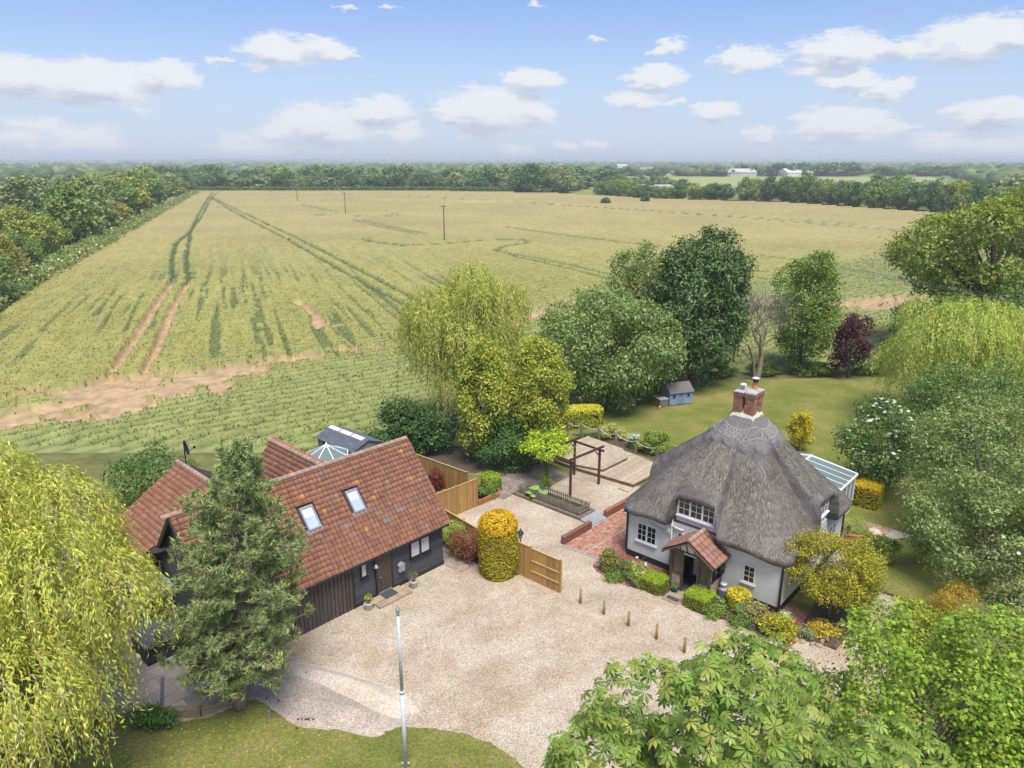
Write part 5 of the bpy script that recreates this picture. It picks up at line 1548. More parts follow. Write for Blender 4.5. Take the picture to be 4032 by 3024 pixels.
# hot tub with its folded cover, planter box, glass veranda
tb = thing('hot_tub', 'black hot tub with a dark grey padded cover on the patio', 'hot tub', (*bw(12.85, 3.1), PZ), BA)
MB().bev(-1.05, .95, -.9, .9, 0, .80, .05).build('shell', M_['spa_side'], tb)
MB().bev(-1.1, -.08, -.96, .96, .81, .90, .03).build('cover', M_['spa_cover'], tb)
MB().bev(-.05, 1.0, -.96, .96, .81, .90, .03).build('cover', M_['spa_cover'], tb)
MB().box(.2, .5, -.93, -.90, .6, .72).build('control_panel', M_['zinc'], tb)
pl = thing('planter_box', 'black square planter with a low conifer on the patio', 'planter', (*bw(11.9, -.15), PZ), BA)
MB().box(-.55, .55, -.4, .4, 0, .22).build('box', M_['black_paint'], pl)
rngp = np.random.default_rng(3); d_ = sphere_dirs(rngp, 260); d_[:, 2] = np.abs(d_[:, 2])
Vp, Fp = spray(rngp, d_ * np.array([.5, .42, .5]) + np.array([0, 0, .2]), d_, 6, .06, .13, .25)
fast('foliage', Vp, Fp, M_['needle'], pl, np.repeat(leafcol(rngp, 1560, G_DARK), 4, 0))
for (lab, u0, u1, v0, v1, zz) in (('glass veranda roof on a pale green frame above the hot tub', 12.0, 13.3, 3.6, 6.6, 2.35), ('glass lean-to roof beside the far wing of the barn', 12.75, 14.3, 8.6, 11.6, 2.5)):
    g = thing('glass_veranda', lab, 'veranda', (BO.x, BO.y, 0), BA)
    n = 4
    for k in range(n + 1):
        v = v0 + (v1 - v0) * k / n
        MB().beam(bl(u0, v, zz + .35), bl(u1, v, zz), .05, .06).build('rafter', M_['veranda_frame'] if 'veranda_frame' in M_ else plain('veranda_frame', (0.42, 0.52, 0.44), .5), g)
        if k < n:
            v2 = v + (v1 - v0) / n
            MB().extr([bl(u0, v + .03, zz + .39), bl(u1, v + .03, zz + .04), bl(u1, v2 - .03, zz + .04), bl(u0, v2 - .03, zz + .39)], (0, 0, .012)).build('pane', M_['glass_roof'], g)
    MB().beam(bl(u1, v0, zz), bl(u1, v1, zz), .07, .09).build('beam', M_['veranda_frame'], g)
    for v in (v0 + .05, v1 - .05): MB().box(-u1 - .04, -u1 + .04, v - .04, v + .04, PZ * (v0 < 5), zz).build('post', M_['veranda_frame'], g)
tag(MB().box(-.35, .35, -.04, .04, 0, .75).add([], []).build('trellis', M_['black_paint'], None, loc=(*bw(11.75, 2.2), 2.2), rot=(0, 0, BA + R(90))), 'small black metal trellis on the barn gable end', 'trellis')

# ---- garden shed and glass summerhouse behind the barn
sx, sy = -11.65, 45.85; sa = math.atan2(44.41 - 47.11, -10.13 + 13.17)
sd_ = thing('garden_shed', 'grey panelled garden shed with dark felt tile roof and white ridge lights', 'shed', (-11.02, 46.55, 0), sa)
L = 4.0; Wd = 2.3
MB().extr([(-L/2, -Wd/2, 0), (-L/2, Wd/2, 0), (-L/2, Wd/2, 1.95), (-L/2, 0, 2.42), (-L/2, -Wd/2, 1.95)], (L, 0, 0)).build('wall', M_['shed_panel'], sd_)
k = 0
x = -L/2
while x < L/2 - .05:
    if not (.55 < x + 2 < 1.15 or 1.85 < x + 2 < 2.4): MB().box(x + .01, x + .19, -Wd/2 - .02, -Wd/2, .02, 1.9).build('panel', M_['shed_panel'], sd_)
    x += .2
for x in (-1.4, -.1): MB().box(x, x + .5, -Wd/2 - .03, -Wd/2 - .002, 1.25, 1.85).build('window', M_['glass_dark'], sd_)
MB().box(L/2, L/2 + .02, -.75, .75, 0.05, 1.72).build('door', M_['spa_cover'], sd_)
shr = MB().extr([(-L/2 - .12, -Wd/2 - .18, 1.93), (-L/2 - .12, 0, 2.46), (-L/2 - .12, Wd/2 + .18, 1.93), (-L/2 - .12, 0, 2.40)], (L + .24, 0, 0)).build('roof', M_['felt'], sd_)
sth = math.atan2(.53, Wd/2 + .18); fm = MB().box(0, .33, 0, .24, 0, .012).mesh('roof_tile', M_['felt'])
for r_ in range(6):
    for c_ in range(13):
        x = -L/2 - .12 + c_ * .335 - (.16 if r_ % 2 else 0)
        if x < -L/2 - .13 or x + .33 > L/2 + .13: continue
        inst('roof_tile', fm, shr, (x, -Wd/2 - .18 + r_ * .245 * math.cos(sth), 1.935 + r_ * .245 * math.sin(sth) + .012), (sth - .02, 0, 0))
for x in (-2.0, -.72, .56): MB().extr([(x, -.26, 2.40), (x, 0, 2.50), (x, .1, 2.47), (x, .1, 2.43)], (1.15, 0, 0)).build('ridge_light', M_['shed_white'], shr)
sm = thing('summerhouse', 'octagonal glass summerhouse with white ribs and a round cap', 'summerhouse', (-11.2, 41.35, 0), R(10))
oc = [(1.3 * math.cos(R(22.5 + 45 * k)), 1.3 * math.sin(R(22.5 + 45 * k))) for k in range(8)]
smr = MB()
for k in range(8):
    a, b = oc[k], oc[(k + 1) % 8]
    smr.beam((a[0], a[1], 2.98), (b[0], b[1], 2.98), .07, .1)
smr.build('eaves_beam', M_['white_pvc'], sm)
for k in range(8):
    a, b = oc[k], oc[(k + 1) % 8]
    MB().beam((a[0], a[1], 3.03), (a[0] * .12, a[1] * .12, 3.56), .05, .05).build('rib', M_['white_pvc'], sm)
    MB().extr([(a[0], a[1], 3.02), (b[0], b[1], 3.02), (b[0] * .12, b[1] * .12, 3.54), (a[0] * .12, a[1] * .12, 3.54)], (0, 0, .012)).build('roof_pane', M_['glass_roof'], sm)
    MB().box(-.04, .04, -.04, .04, 0, 2.95).build('post', M_['white_pvc'], sm, loc=(a[0], a[1], 0))
    MB().extr([(a[0] * .98, a[1] * .98, .6), (b[0] * .98, b[1] * .98, .6), (b[0] * .98, b[1] * .98, 2.92), (a[0] * .98, a[1] * .98, 2.92)], (0.01 * (a[0] + b[0]), 0.01 * (a[1] + b[1]), 0)).build('side_pane', M_['glass_clear'], sm)
MB().lathe([(.24, 0), (.24, .05), (.1, .12), (.05, .14), (.06, .22), (.0, .26)], 14, (0, 0, 3.52)).build('cap', M_['white_pvc'], sm, smooth=True)

# ================================================================ the thatched cottage
HW = 4.09
cot = thing('cottage', 'white rendered cottage under a conical grey thatched roof', 'house', (CO.x, CO.y, 0), CA)
MB().box(-HW, HW, -HW, HW, 0, 2.80).build('wall', M_['render_wall'], cot)
MB().box(-HW - .025, HW + .025, -HW - .025, HW + .025, 0, .36).build('plinth', M_['plinth'], cot)
DORM = {'F': (-1.36, 0.78), 'R': (-1.0, 1.2), 'L': (-1.1, 1.1), 'B': (-1.1, 1.1)}
def face(side, a, off, z):
    """point on a wall: a along it, off outwards"""
    return {'F': (a, -HW - off, z), 'R': (HW + off, a, z), 'L': (-HW - off, -a, z), 'B': (-a, HW + off, z)}[side]
def fbox(side, a0, a1, o0, o1, z0, z1, mb=None):
    mb = mb or MB(); p = face(side, a0, o0, z0); q = face(side, a1, o1, z1)
    return mb.box(min(p[0], q[0]), max(p[0], q[0]), min(p[1], q[1]), max(p[1], q[1]), z0, z1)
for sd in 'FRL':
    a, b = DORM[sd]; fbox(sd, a, b, -1.6, .02, 3.0, 4.5).build('dormer_wall', M_['render_wall'], cot)
def win(side, a0, a1, z0, z1, lights, cols, rows, off=.0, sill=True, par=None, fw=.055):
    par = par or cot
    f = MB(); o0, o1 = off - .01, off + .045
    fbox(side, a0, a0 + fw, o0, o1, z0, z1, f); fbox(side, a1 - fw, a1, o0, o1, z0, z1, f)
    fbox(side, a0 + fw, a1 - fw, o0, o1 - .002, z0, z0 + fw, f); fbox(side, a0 + fw, a1 - fw, o0, o1 - .002, z1 - fw, z1, f)
    lw = (a1 - a0) / lights
    for i in range(1, lights):
        m = a0 + lw * i; fbox(side, m - fw * .85, m + fw * .85, o0, o1 - .004, z0 + fw, z1 - fw, f)
    for i in range(lights):
        b0 = a0 + lw * i + fw; b1 = a0 + lw * (i + 1) - fw
        for c in range(1, cols):
            m = b0 + (b1 - b0) * c / cols; fbox(side, m - .011, m + .011, o0, o1 - .015, z0 + fw, z1 - fw, f)
        for r in range(1, rows):
            m = z0 + fw + (z1 - z0 - 2 * fw) * r / rows; fbox(side, b0, b1, o0, o1 - .017, m - .011, m + .011, f)
    w = f.build('window', M_['white_paint'], par)
    for i in range(lights):
        b0 = a0 + lw * i + fw * .9; b1 = a0 + lw * (i + 1) - fw * .9
        for c in range(cols):
            for r in range(rows):
                fbox(side, b0 + (b1 - b0) * c / cols, b0 + (b1 - b0) * (c + 1) / cols, off + .002, off + .012,
                     z0 + fw + (z1 - z0 - 2 * fw) * r / rows, z0 + fw + (z1 - z0 - 2 * fw) * (r + 1) / rows).build('pane', M_['glass_dark'], w)
    if sill: fbox(side, a0 - .07, a1 + .07, off, off + .11, z0 - .075, z0 - .01).build('sill', M_['white_paint'], w)
    return w
win('F', -3.52, -2.38, 1.12, 2.14, 2, 2, 3)
win('F', 2.30, 2.88, 1.06, 1.97, 1, 2, 3)
win('F', -1.27, .68, 3.36, 4.42, 3, 2, 3, off=.025)
win('F', -1.22, -.80, 1.62, 2.36, 1, 1, 2)
win('R', -2.45, -1.25, 1.10, 2.10, 2, 2, 3)
win('R', 1.85, 2.95, 1.05, 2.05, 2, 2, 3)
win('R', -.92, 1.12, 3.36, 4.42, 4, 2, 3, off=.025)
win('L', -.9, .9, 3.36, 4.40, 3, 2, 3, off=.025)
for sx_, sy_ in ((-1, -1), (1, -1), (1, 1)):
    MB().box(sx_ * (HW + .03) - .045, sx_ * (HW + .03) + .045, sy_ * (HW + .03) - .045, sy_ * (HW + .03) + .045, .36, 2.70).build('corner_strip', M_['black_paint'], cot)
pp = MB().tube([face('F', -1.52, .07, .36), face('F', -1.52, .07, 3.3)], .05, 8)
pp.build('downpipe', M_['pipe_paint'], cot, smooth=True)
MB().tube([face('F', -1.5, .09, 2.62), face('F', -1.2, .09, 2.58), face('F', -.95, .09, 2.56), face('F', -.9, .0, 2.56)], .055, 8).build('waste_pipe', M_['pipe_paint'], cot, smooth=True)
MB().tube([face('F', -2.85, .0, 2.46), face('F', -2.85, .07, 2.42), face('F', -2.75, .07, 2.30), face('F', -1.55, .07, 2.12)], .032, 6).build('waste_pipe', M_['pipe_paint'], cot, smooth=True)
MB().box(-1.72, -1.6, -HW - .14, -HW, 2.2, 2.38).build('hopper', M_['pipe_paint'], cot)
al = MB().extr([face('F', 3.60, .0, 2.78), face('F', 3.88, .0, 2.78), face('F', 3.84, .0, 2.60), face('F', 3.74, .0, 2.52), face('F', 3.64, .0, 2.60)], (0, -.07, 0)).build('alarm_box', M_['alarm_orange'], cot)
MB().box(3.66, 3.82, -HW - .075, -HW - .07, 2.63, 2.73).build('alarm_face', M_['far_white'], al)
fl = MB().box(-HW - .02, -HW + .02, -HW - .25, -HW, 2.78, 2.82).build('floodlight', M_['black_paint'], cot)
MB().extr([(-HW - .1, -HW - .38, 2.62), (-HW + .12, -HW - .38, 2.62), (-HW + .12, -HW - .26, 2.52), (-HW - .1, -HW - .26, 2.52)], (0, .06, .14)).build('lamp_head', M_['black_paint'], fl)
MB().box(-HW - .07, -HW + .09, -HW - .39, -HW - .36, 2.55, 2.62).build('lamp_glass', M_['cream_panel'], fl)

# ---------------------------------------------------------------- thatch
EDGE = 4.56
def pn(x, y, p): return (np.abs(x) ** p + np.abs(y) ** p) ** (1.0 / p)
def smax(a, b, k):
    h = np.clip(0.5 + 0.5 * (a - b) / k, 0, 1); return b * (1 - h) + a * h + k * h * (1 - h)
def roof_z(x, y):
    x = np.asarray(x, float); y = np.asarray(y, float)
    d8 = pn(x, y, 7); d3 = pn(x, y, 2.5); t = sstep(.9, 3.4, d8)
    d = pn(x, y, 6.0)
    z = 3.10 + 1.145 * (EDGE - d) - 0.35 * np.exp(-((d - 3.0) / 1.1) ** 2) * 0.25
    for outw, tan, (a, b) in ((-y, x, DORM['F']), (x, y, DORM['R']), (-x, -y, DORM['L']), (y, -x, DORM['B'])):
        c = (a + b) / 2; hwid = (b - a) / 2
        s = EDGE - outw; q = np.abs(tan - c)
        zh = 4.36 + 0.80 * s - 8.0 * np.maximum(0, q - hwid - .04 + s * .17) ** 1.35 - 0.06 * (q / hwid) ** 2
        z = smax(z, np.where(outw > 0, zh, -9), 0.12)
    th_ = np.arctan2(y, x)
    z = z + 0.16 * sstep(1.6, 3.6, d8) * (vnoise(th_ * 5.2 + 30, d8 * .35 + 4, 303) - .5) * 2 * .5 + .05 * (vnoise(th_ * 17 + 60, d8 * .5, 304) - .5) * sstep(1.2, 2.5, d8)
    # dents and welts left by old rain
    z = z + 0.05 * (fbm(x * 1.1 + 20, y * 1.1 + 20, 301, 3) - .5) + .03 * (fbm(x * 4 + 9, y * 4, 302, 2) - .5)
    return z
def thatch():
    na, nt_ = 400, 46
    th = np.linspace(0, 2 * math.pi, na, endpoint=False)
    cx_, sx_ = np.cos(th), np.sin(th)
    Rm = 1.0 / pn(cx_ / EDGE, sx_ / EDGE, 9.0)
    for outw, tan, (a, b) in ((-sx_, cx_, DORM['F']), (cx_, sx_, DORM['R']), (-cx_, -sx_, DORM['L']), (sx_, -cx_, DORM['B'])):
        q = np.abs(tan * Rm - (a + b) / 2); k = sstep((b - a) / 2 + .16, (b - a) / 2 - .06, q) * (outw > .5)
        Rm = Rm * (1 - k * (1 - (HW + .22) / EDGE))                    # the eave is trimmed back above the dormers
    rows = []; run = []
    for i in range(nt_):
        f = 0.06 + 0.94 * (i / (nt_ - 1)) ** 0.9
        x = cx_ * Rm * f; y = sx_ * Rm * f
        rows.append(np.stack([x, y, roof_z(x, y)], 1)); run.append(np.full(na, f))
    ze = rows[-1][:, 2]
    wob = 0.04 * (vnoise(th * 14, th * 0 + 3, 305) - .5)
    for dr, dz in ((.03, -.03), (.045, -.12), (.03, -.25), (-.04, -.33), (-.35, -.33), (-.62, -.08)):
        f = (Rm + dr) / Rm
        rows.append(np.stack([cx_ * Rm * f, sx_ * Rm * f, ze + dz + wob * (dz < -.2)], 1)); run.append(np.full(na, 1 - dz * .2))
    V = np.concatenate(rows); n = len(rows)
    A = np.abs(th / (2 * math.pi) * 2 - 1)
    C = np.stack([np.tile(A, n), np.concatenate(run), np.zeros(na * n)], 1)
    i = (np.arange(n - 1)[:, None] * na); k = np.arange(na)[None]; k2 = (k + 1) % na
    F = np.stack([i + k, i + na + k, i + na + k2, i + k2], -1).reshape(-1, 4)
    return fast('thatched_roof', V, F, M_['thatch'], cot, C, smooth=True)
thr = thatch()
def straw():
    # loose straw ends lying down the slope
    rng = np.random.default_rng(9); n = 12000
    th = rng.uniform(-math.pi, math.pi * .35, n); c, s = np.cos(th), np.sin(th)
    Rm = 1.0 / pn(c / EDGE, s / EDGE, 9.0); f = np.sqrt(rng.uniform(.15, .985, n)); x = c * Rm * f; y = s * Rm * f
    L = rng.uniform(.08, .22, n); e = 0.02
    gx = (roof_z(x + e, y) - roof_z(x - e, y)) / (2 * e); gy = (roof_z(x, y + e) - roof_z(x, y - e)) / (2 * e)
    g = np.hypot(gx, gy) + 1e-6; dx = -gx / g; dy = -gy / g; run = np.minimum(L / np.sqrt(1 + g * g), .2)
    z = roof_z(x, y)
    ok = (g < 2.2) & ~((np.abs(x) < 1.5) & (y < -3.9)) & ~((np.abs(y) < 1.5) & (x > 3.9)); x, y, z, dx, dy, run, g = (q[ok] for q in (x, y, z, dx, dy, run, g)); n = len(x)
    w = rng.uniform(.008, .02, n); tw = rng.normal(scale=.2, size=n)
    ex = dx - dy * tw; ey = dy + dx * tw
    A = np.stack([x, y, z + .004], 1); B = np.stack([x + ex * run, y + ey * run, z - g * run + rng.uniform(.012, .032, n)], 1)
    sd = np.stack([-dy * w, dx * w, np.zeros(n)], 1)
    V = np.stack([A - sd, A + sd, B + sd * .6, B - sd * .6], 1).reshape(-1, 3)
    col = leafcol(rng, n, [(0.095, 0.088, 0.082), (0.13, 0.122, 0.115), (0.072, 0.062, 0.056), (0.155, 0.143, 0.13)], .2)
    o = fast('straw', V, np.arange(n * 4).reshape(-1, 4), M_['needle'], thr, np.repeat(col, 4, 0)); o['kind'] = 'stuff'
straw()
# decorative ridge cap with scalloped edge
def cap():
    na = 480; th = np.linspace(0, 2 * math.pi, na, endpoint=False); c, s = np.cos(th), np.sin(th)
    sq = 1.0 / pn(c, s, 3.2)
    ph = (th * 14 / (2 * math.pi)) % 2
    scal = np.where(ph < 1, .30 * np.sqrt(np.clip(1 - (2 * ph - 1) ** 2, 0, 1)), .24 * (1 - np.abs(2 * (ph - 1) - 1)))
    Rc = 1.62 * sq + scal * .85
    rows = []
    for f in np.linspace(.25, 1, 16):
        x = c * Rc * f; y = s * Rc * f; rows.append(np.stack([x, y, roof_z(x, y) + .15 - .02 * f], 1))
    x = c * (Rc + .012); y = s * (Rc + .012); rows.append(np.stack([x, y, roof_z(x, y) - .03], 1))
    V = np.concatenate(rows); n = len(rows)
    i = (np.arange(n - 1)[:, None] * na); k = np.arange(na)[None]; k2 = (k + 1) % na
    F = np.stack([i + k, i + na + k, i + na + k2, i + k2], -1).reshape(-1, 4)
    fast('ridge_cap', V, F, M_['thatch_ridge'], thr, smooth=False)
    sp_ = MB()
    def at_(a, r):
        q = 1.0 / float(pn(np.array([math.cos(a)]), np.array([math.sin(a)]), 2.2)[0])
        x, y = math.cos(a) * r * q, math.sin(a) * r * q
        return (x, y, float(roof_z(np.array([x]), np.array([y]))[0]) + .145)
    N = 96
    for r in (1.08, 1.52):
        sp_.tube([at_(2 * math.pi * k / N, r) for k in range(N + 1)], .016, 4)
    K = 40
    for k in range(K):
        if (k // 3) % 3 == 2: continue
        a0 = 2 * math.pi * k / K; a1 = 2 * math.pi * (k + 1.6) / K
        sp_.tube([at_(a0 + (a1 - a0) * j / 3, 1.08 + .44 * j / 3) for j in range(4)], .012, 4)
        sp_.tube([at_(a1 - (a1 - a0) * j / 3, 1.08 + .44 * j / 3) for j in range(4)], .012, 4)
    for k in range(7):
        a0 = 2 * math.pi * (k * 2 + 1.5) / 14
        sp_.tube([at_(a0 - .20, 1.52), at_(a0, 1.72)], .011, 4); sp_.tube([at_(a0 + .20, 1.52), at_(a0, 1.72)], .011, 4)
    sp_.build('hazel_lattice', M_['hazel_spar'], thr)
cap()
# ---------------------------------------------------------------- chimney: four joined shafts
ch = MB(); Z0, Z1 = 6.6, 9.02; off_ = .30; hs = .235
for ix in (-1, 1):
    for iy in (-1, 1):
        ch.box(ix * off_ - hs + .012, ix * off_ + hs - .012, iy * off_ - hs + .012, iy * off_ + hs - .012, Z0, Z1)
ch.box(-.22, .22, -.22, .22, Z0, Z1 - .01)
chim = ch.build('chimney', M_['mortar'], cot)
bmF = MB().bev(-.105, .105, -.05, .05, -.031, .031, .006).mesh('brick', M_['brick']); bmH = MB().bev(-.05, .05, -.05, .05, -.031, .031, .006).mesh('brick', M_['brick'])
rg = random.Random(5); cnt = 0
def brick_face(cx, cy, nx, ny, z0, z1, proud=0.0):
    tx, ty = -ny, nx; z = z0; r = 0; ang = math.atan2(ty, tx)
    while z < z1:
        x = -hs + (0.0 if r % 2 else -.11)
        while x < hs - .02:
            a0 = max(x, -hs); a1 = min(x + .215, hs)
            if a1 - a0 > .06:
                m = (a0 + a1) / 2; full = (a1 - a0) > .16
                d = hs - .045 + rg.uniform(-.006, .006) + proud
                inst('brick', bmF if full else bmH, chim, (cx + nx * d + tx * m, cy + ny * d + ty * m, z + .03), (rg.uniform(-.02, .02), 0, ang), ((a1 - a0) / .21 * .97, 1, 1) if full else ((a1 - a0) / .1 * .96, 1, 1))
            x += .222
        z += .078; r += 1
for cx_, cy_, nx, ny, zz in ((-off_, -off_, 0, -1, 7.15), (off_, -off_, 0, -1, 7.0), (off_, -off_, 1, 0, 7.0), (off_, off_, 1, 0, 7.25), (-off_, -off_, 1, 0, 7.5)):
    brick_face(cx_, cy_, nx, ny, zz, 8.72)
for lvl, pr in ((8.74, .02), (8.82, .045), (8.90, .02)):
    cb_ = MB()
    for ix in (-1, 1):
        for iy in (-1, 1): cb_.box(ix * off_ - hs - pr, ix * off_ + hs + pr, iy * off_ - hs - pr, iy * off_ + hs + pr, lvl - .003, lvl + .066)
    cb_.build('corbel_course', M_['brick'], chim)
for ix, iy in ((-1, -1), (-1, 1)): brick_face(ix * off_, iy * off_, -1, 0, 7.5 + .2 * (iy > 0), 8.72)
cpm = MB()
for ix in (-1, 1):
    for iy in (-1, 1): cpm.bev(ix * off_ - hs - .03, ix * off_ + hs + .03, iy * off_ - hs - .03, iy * off_ + hs + .03, 8.97, 9.06 + .02 * ix, .03)
cpm.bev(-.22, .22, -.22, .22, 8.97, 9.10, .05).build('chimney_cap', M_['cement_cap'], chim)
fm_ = MB()
for ix in (-1, 1):
    for iy in (-1, 1):
        b = .325; zt = 7.52; zb = 7.12
        cx_, cy_ = ix * off_, iy * off_
        v = [(cx_ - b, cy_ - b, zb), (cx_ + b, cy_ - b, zb), (cx_ + b, cy_ + b, zb), (cx_ - b, cy_ + b, zb)]
        v = [(x, y, float(roof_z(np.array([x]), np.array([y]))[0]) + .16) for x, y, z in v]
        u_ = [(cx_ - hs - .01, cy_ - hs - .01), (cx_ + hs + .01, cy_ - hs - .01), (cx_ + hs + .01, cy_ + hs + .01), (cx_ - hs - .01, cy_ + hs + .01)]
        v += [(x, y, float(roof_z(np.array([x]), np.array([y]))[0]) + .26) for x, y in u_]
        fm_.add(v, [(0, 1, 5, 4), (1, 2, 6, 5), (2, 3, 7, 6), (3, 0, 4, 7)])
fm_.build('flaunching', M_['lime_flaunch'], chim)
p1 = MB().lathe([(.13, 0), (.15, .04), (.125, .06), (.115, .36), (.13, .38), (.13, .40)], 14, (off_ - .1, off_ - .1, 9.06)).build('chimney_pot', M_['terracotta'], chim, smooth=True)
MB().lathe([(.12, .0), (.14, .02), (.14, .16), (.10, .18)], 14, (off_ - .1, off_ - .1, 9.45)).build('cowl_band', M_['black_paint'], p1, smooth=True)
MB().lathe([(.19, 0), (.19, .03), (.12, .06), (0.01, .075)], 14, (off_ - .1, off_ - .1, 9.63)).build('cowl_top', M_['pole_paint'], p1, smooth=True)
p2 = MB().lathe([(.09, 0), (.09, .20)], 12, (-off_ + .02, -off_ + .2, 9.06)).build('flue', M_['zinc'], chim, smooth=True)
MB().lathe([(.17, 0), (.17, .05), (.10, .09), (.01, .10)], 14, (-off_ + .02, -off_ + .2, 9.26)).build('flue_cap', M_['far_white'], p2, smooth=True)

# ---------------------------------------------------------------- porch
PX, PY, PW = .21, -HW - 1.22, 1.0
po = MB()
for x in (-PW, PW):
    po.box(PX + x - .065, PX + x + .065, PY - .065, PY + .065, 0, 2.12); po.box(PX + x * .42 - .055, PX + x * .42 + .055, PY - .055, PY + .055, .05, 2.06)
porch = po.build('porch', M_['porch_oak'], cot)
MB().box(PX - PW - .1, PX + PW + .1, PY - .07, PY + .07, 2.04, 2.20).build('tie_beam', M_['porch_oak'], porch)
for s in (-1, 1):
    MB().beam((PX + s * 1.36, -HW - 1.62, 2.03), (PX, -HW - 1.62, 2.90), .05, .19, (0, -1, 0)).build('bargeboard', M_['porch_oak'], porch)
    MB().beam((PX + s * 1.34, -HW - 1.6, 2.02), (PX + s * 1.34, -HW + .02, 2.02), .05, .14).build('eaves_board', M_['porch_oak'], porch)
    # brick dwarf walls: front and side
    bk = MB()
    MB().box(PX + s * .71 - .215, PX + s * .71 + .215, PY - .05, PY + .05, 0.0, .86).build('brick_panel', M_['mortar'], porch)
    for r in range(11):
        for c in range(2):
            x0 = PX + s * .71 - .215 + c * .215; MB().box(x0 + .006, x0 + .209, PY - .062, PY - .05, .02 + r * .076, .086 + r * .076).build('brick', M_['brick_buff'], porch)
    MB().box(PX + s * .71 - .23, PX + s * .71 + .23, PY - .09, PY + .06, .86, .91).build('ledge', M_['porch_oak'], porch)
    # carved screen above
    MB().box(PX + s * .71 - .215, PX + s * .71 + .215, PY - .03, PY + .03, .91, 2.05).build('carved_panel', M_['porch_oak'], porch)
    cv = MB()
    for r in range(7):
        zc = 1.03 + r * .135
        cv.tube([(PX + s * .71 + .08 * math.cos(t), PY - .036, zc + .055 * math.sin(t)) for t in np.linspace(0, 2 * math.pi, 11)], .013, 4)
    cv.build('carving', M_['weathered_wood'], porch)
    xs = PX + s * PW
    MB().box(xs - .05, xs + .05, PY + .07, -HW, 0, .95).build('side_wall', M_['mortar'], porch)
    for r in range(12):
        for c in range(5):
            y0 = PY + .08 + c * .222 - (.11 if r % 2 else 0); y1 = y0 + .21; y0 = max(y0, PY + .075); y1 = min(y1, -HW - .02)
            if y1 - y0 > .05: MB().box(xs + s * .05, xs + s * .064, y0, y1, .02 + r * .078, .085 + r * .078).build('brick', M_['brick_buff'], porch)
    MB().box(xs - .09, xs + .09, PY + .07, -HW, .95, 1.0).build('side_sill', M_['black_paint'], porch)
    f = MB().box(xs - .03, xs + .03, PY + .07, PY + .17, 1.0, 2.03).box(xs - .03, xs + .03, -HW - .12, -HW - .02, 1.0, 2.03).box(xs - .03, xs + .03, PY + .17, -HW - .12, 1.93, 2.03).build('side_window', M_['white_paint'], porch)
    MB().box(xs - .008, xs + .008, PY + .17, -HW - .12, 1.0, 1.93).build('side_pane', M_['glass_dark'], porch)
gp = MB().extr([(PX - 1.02, PY - .02, 2.2), (PX + 1.02, PY - .02, 2.2), (PX, PY - .02, 2.84)], (0, .04, 0)).build('gable_panel', M_['cream_panel'], porch)
for x0, x1, h_ in ((-.18, -.28, .36), (.18, .14, .42), (.52, .40, .26), (-.56, -.62, .22)):
    MB().beam((PX + x0, PY - .035, 2.2), (PX + x1, PY - .035, 2.2 + h_), .045, .06, (0, -1, 0)).build('strut', M_['porch_oak'], gp)
nb = MB(); nbx = PX - .32
for w_, h_ in ((.07, .085), (.045, .06), (.05, .065), (.05, .05), (.045, .06), (.03, .05), (.06, .085), (.05, .055), (.045, .06), (.05, .055)):
    nb.box(nbx, nbx + w_, PY - .092, PY - .074, 2.085, 2.085 + h_); nbx += w_ + .014
nb.build('name_lettering', M_['far_white'], porch)
MB().box(PX - PW, PX + PW, PY + .05, -HW, .0, .06).build('floor', M_['spa_cover'], porch)
MB().box(PX - .12, PX + .42, -HW - .03, -HW - .004, .06, 2.0).build('front_door', M_['dark_interior'], porch)
MB().box(PX - .9, PX - .45, -HW - .06, -HW - .004, .06, 1.9).build('boot_stand', M_['black_paint'], porch)
pd_ = []
for s in (-1, 1):
    pts = [(PX + s * 1.36, -HW - 1.62, 2.10), (PX + s * 1.36, -HW, 2.10), (PX, -HW, 2.97), (PX, -HW - 1.62, 2.97)]
    pr_ = MB().extr(pts, (0, 0, -.04)).build('roof', M_['tile_under'], porch)
    pd_.append(pr_)
tmb2 = tile_mesh(.335, .43); pt_me = tmb2.mesh('tile', plain('porch_tile', (0.29, 0.14, 0.10), .85, var=.28, scale=6, obj_var=.18, bmp=.01, dirt=(0.17, 0.13, 0.11)), fix=False)
pth = math.atan2(.87, 1.36); rg = random.Random(3)
for s in (-1, 1):
    ey = Vector((-s * math.cos(pth), 0, math.sin(pth))); ex = Vector((0, s, 0)); ez = ex.cross(ey)
    for r in range(5):
        for c in range(5):
            y = -HW - 1.66 + (c + .5) * .335
            p = Vector((PX + s * 1.40, y, 2.08)) + ey * (r * .325) + ez * .015
            m = Matrix.Translation(p) @ Matrix((ex, ey, ez)).transposed().to_4x4() @ Matrix.Rotation(rg.uniform(-.03, .03), 4, 'Y')
            o = bpy.data.objects.new('tile', pt_me); link(o, porch); o.matrix_basis = m
ridge((PX, -HW - 1.68, 2.97), (PX, -HW + .02, 2.97), .14, .34, 'ridge_tile', porch)
# service cable from the dormer down to the bed
tag(MB().tube([cw(-.55, -HW - .05) + (3.38,), cw(-1.7, -HW - .55) + (1.9,), cw(-3.0, -HW - 1.25) + (.1,)], .007, 4).build('stay_cable', M_['cable_grey']), 'thin grey cable slanting from the front dormer to the flower bed', 'cable')

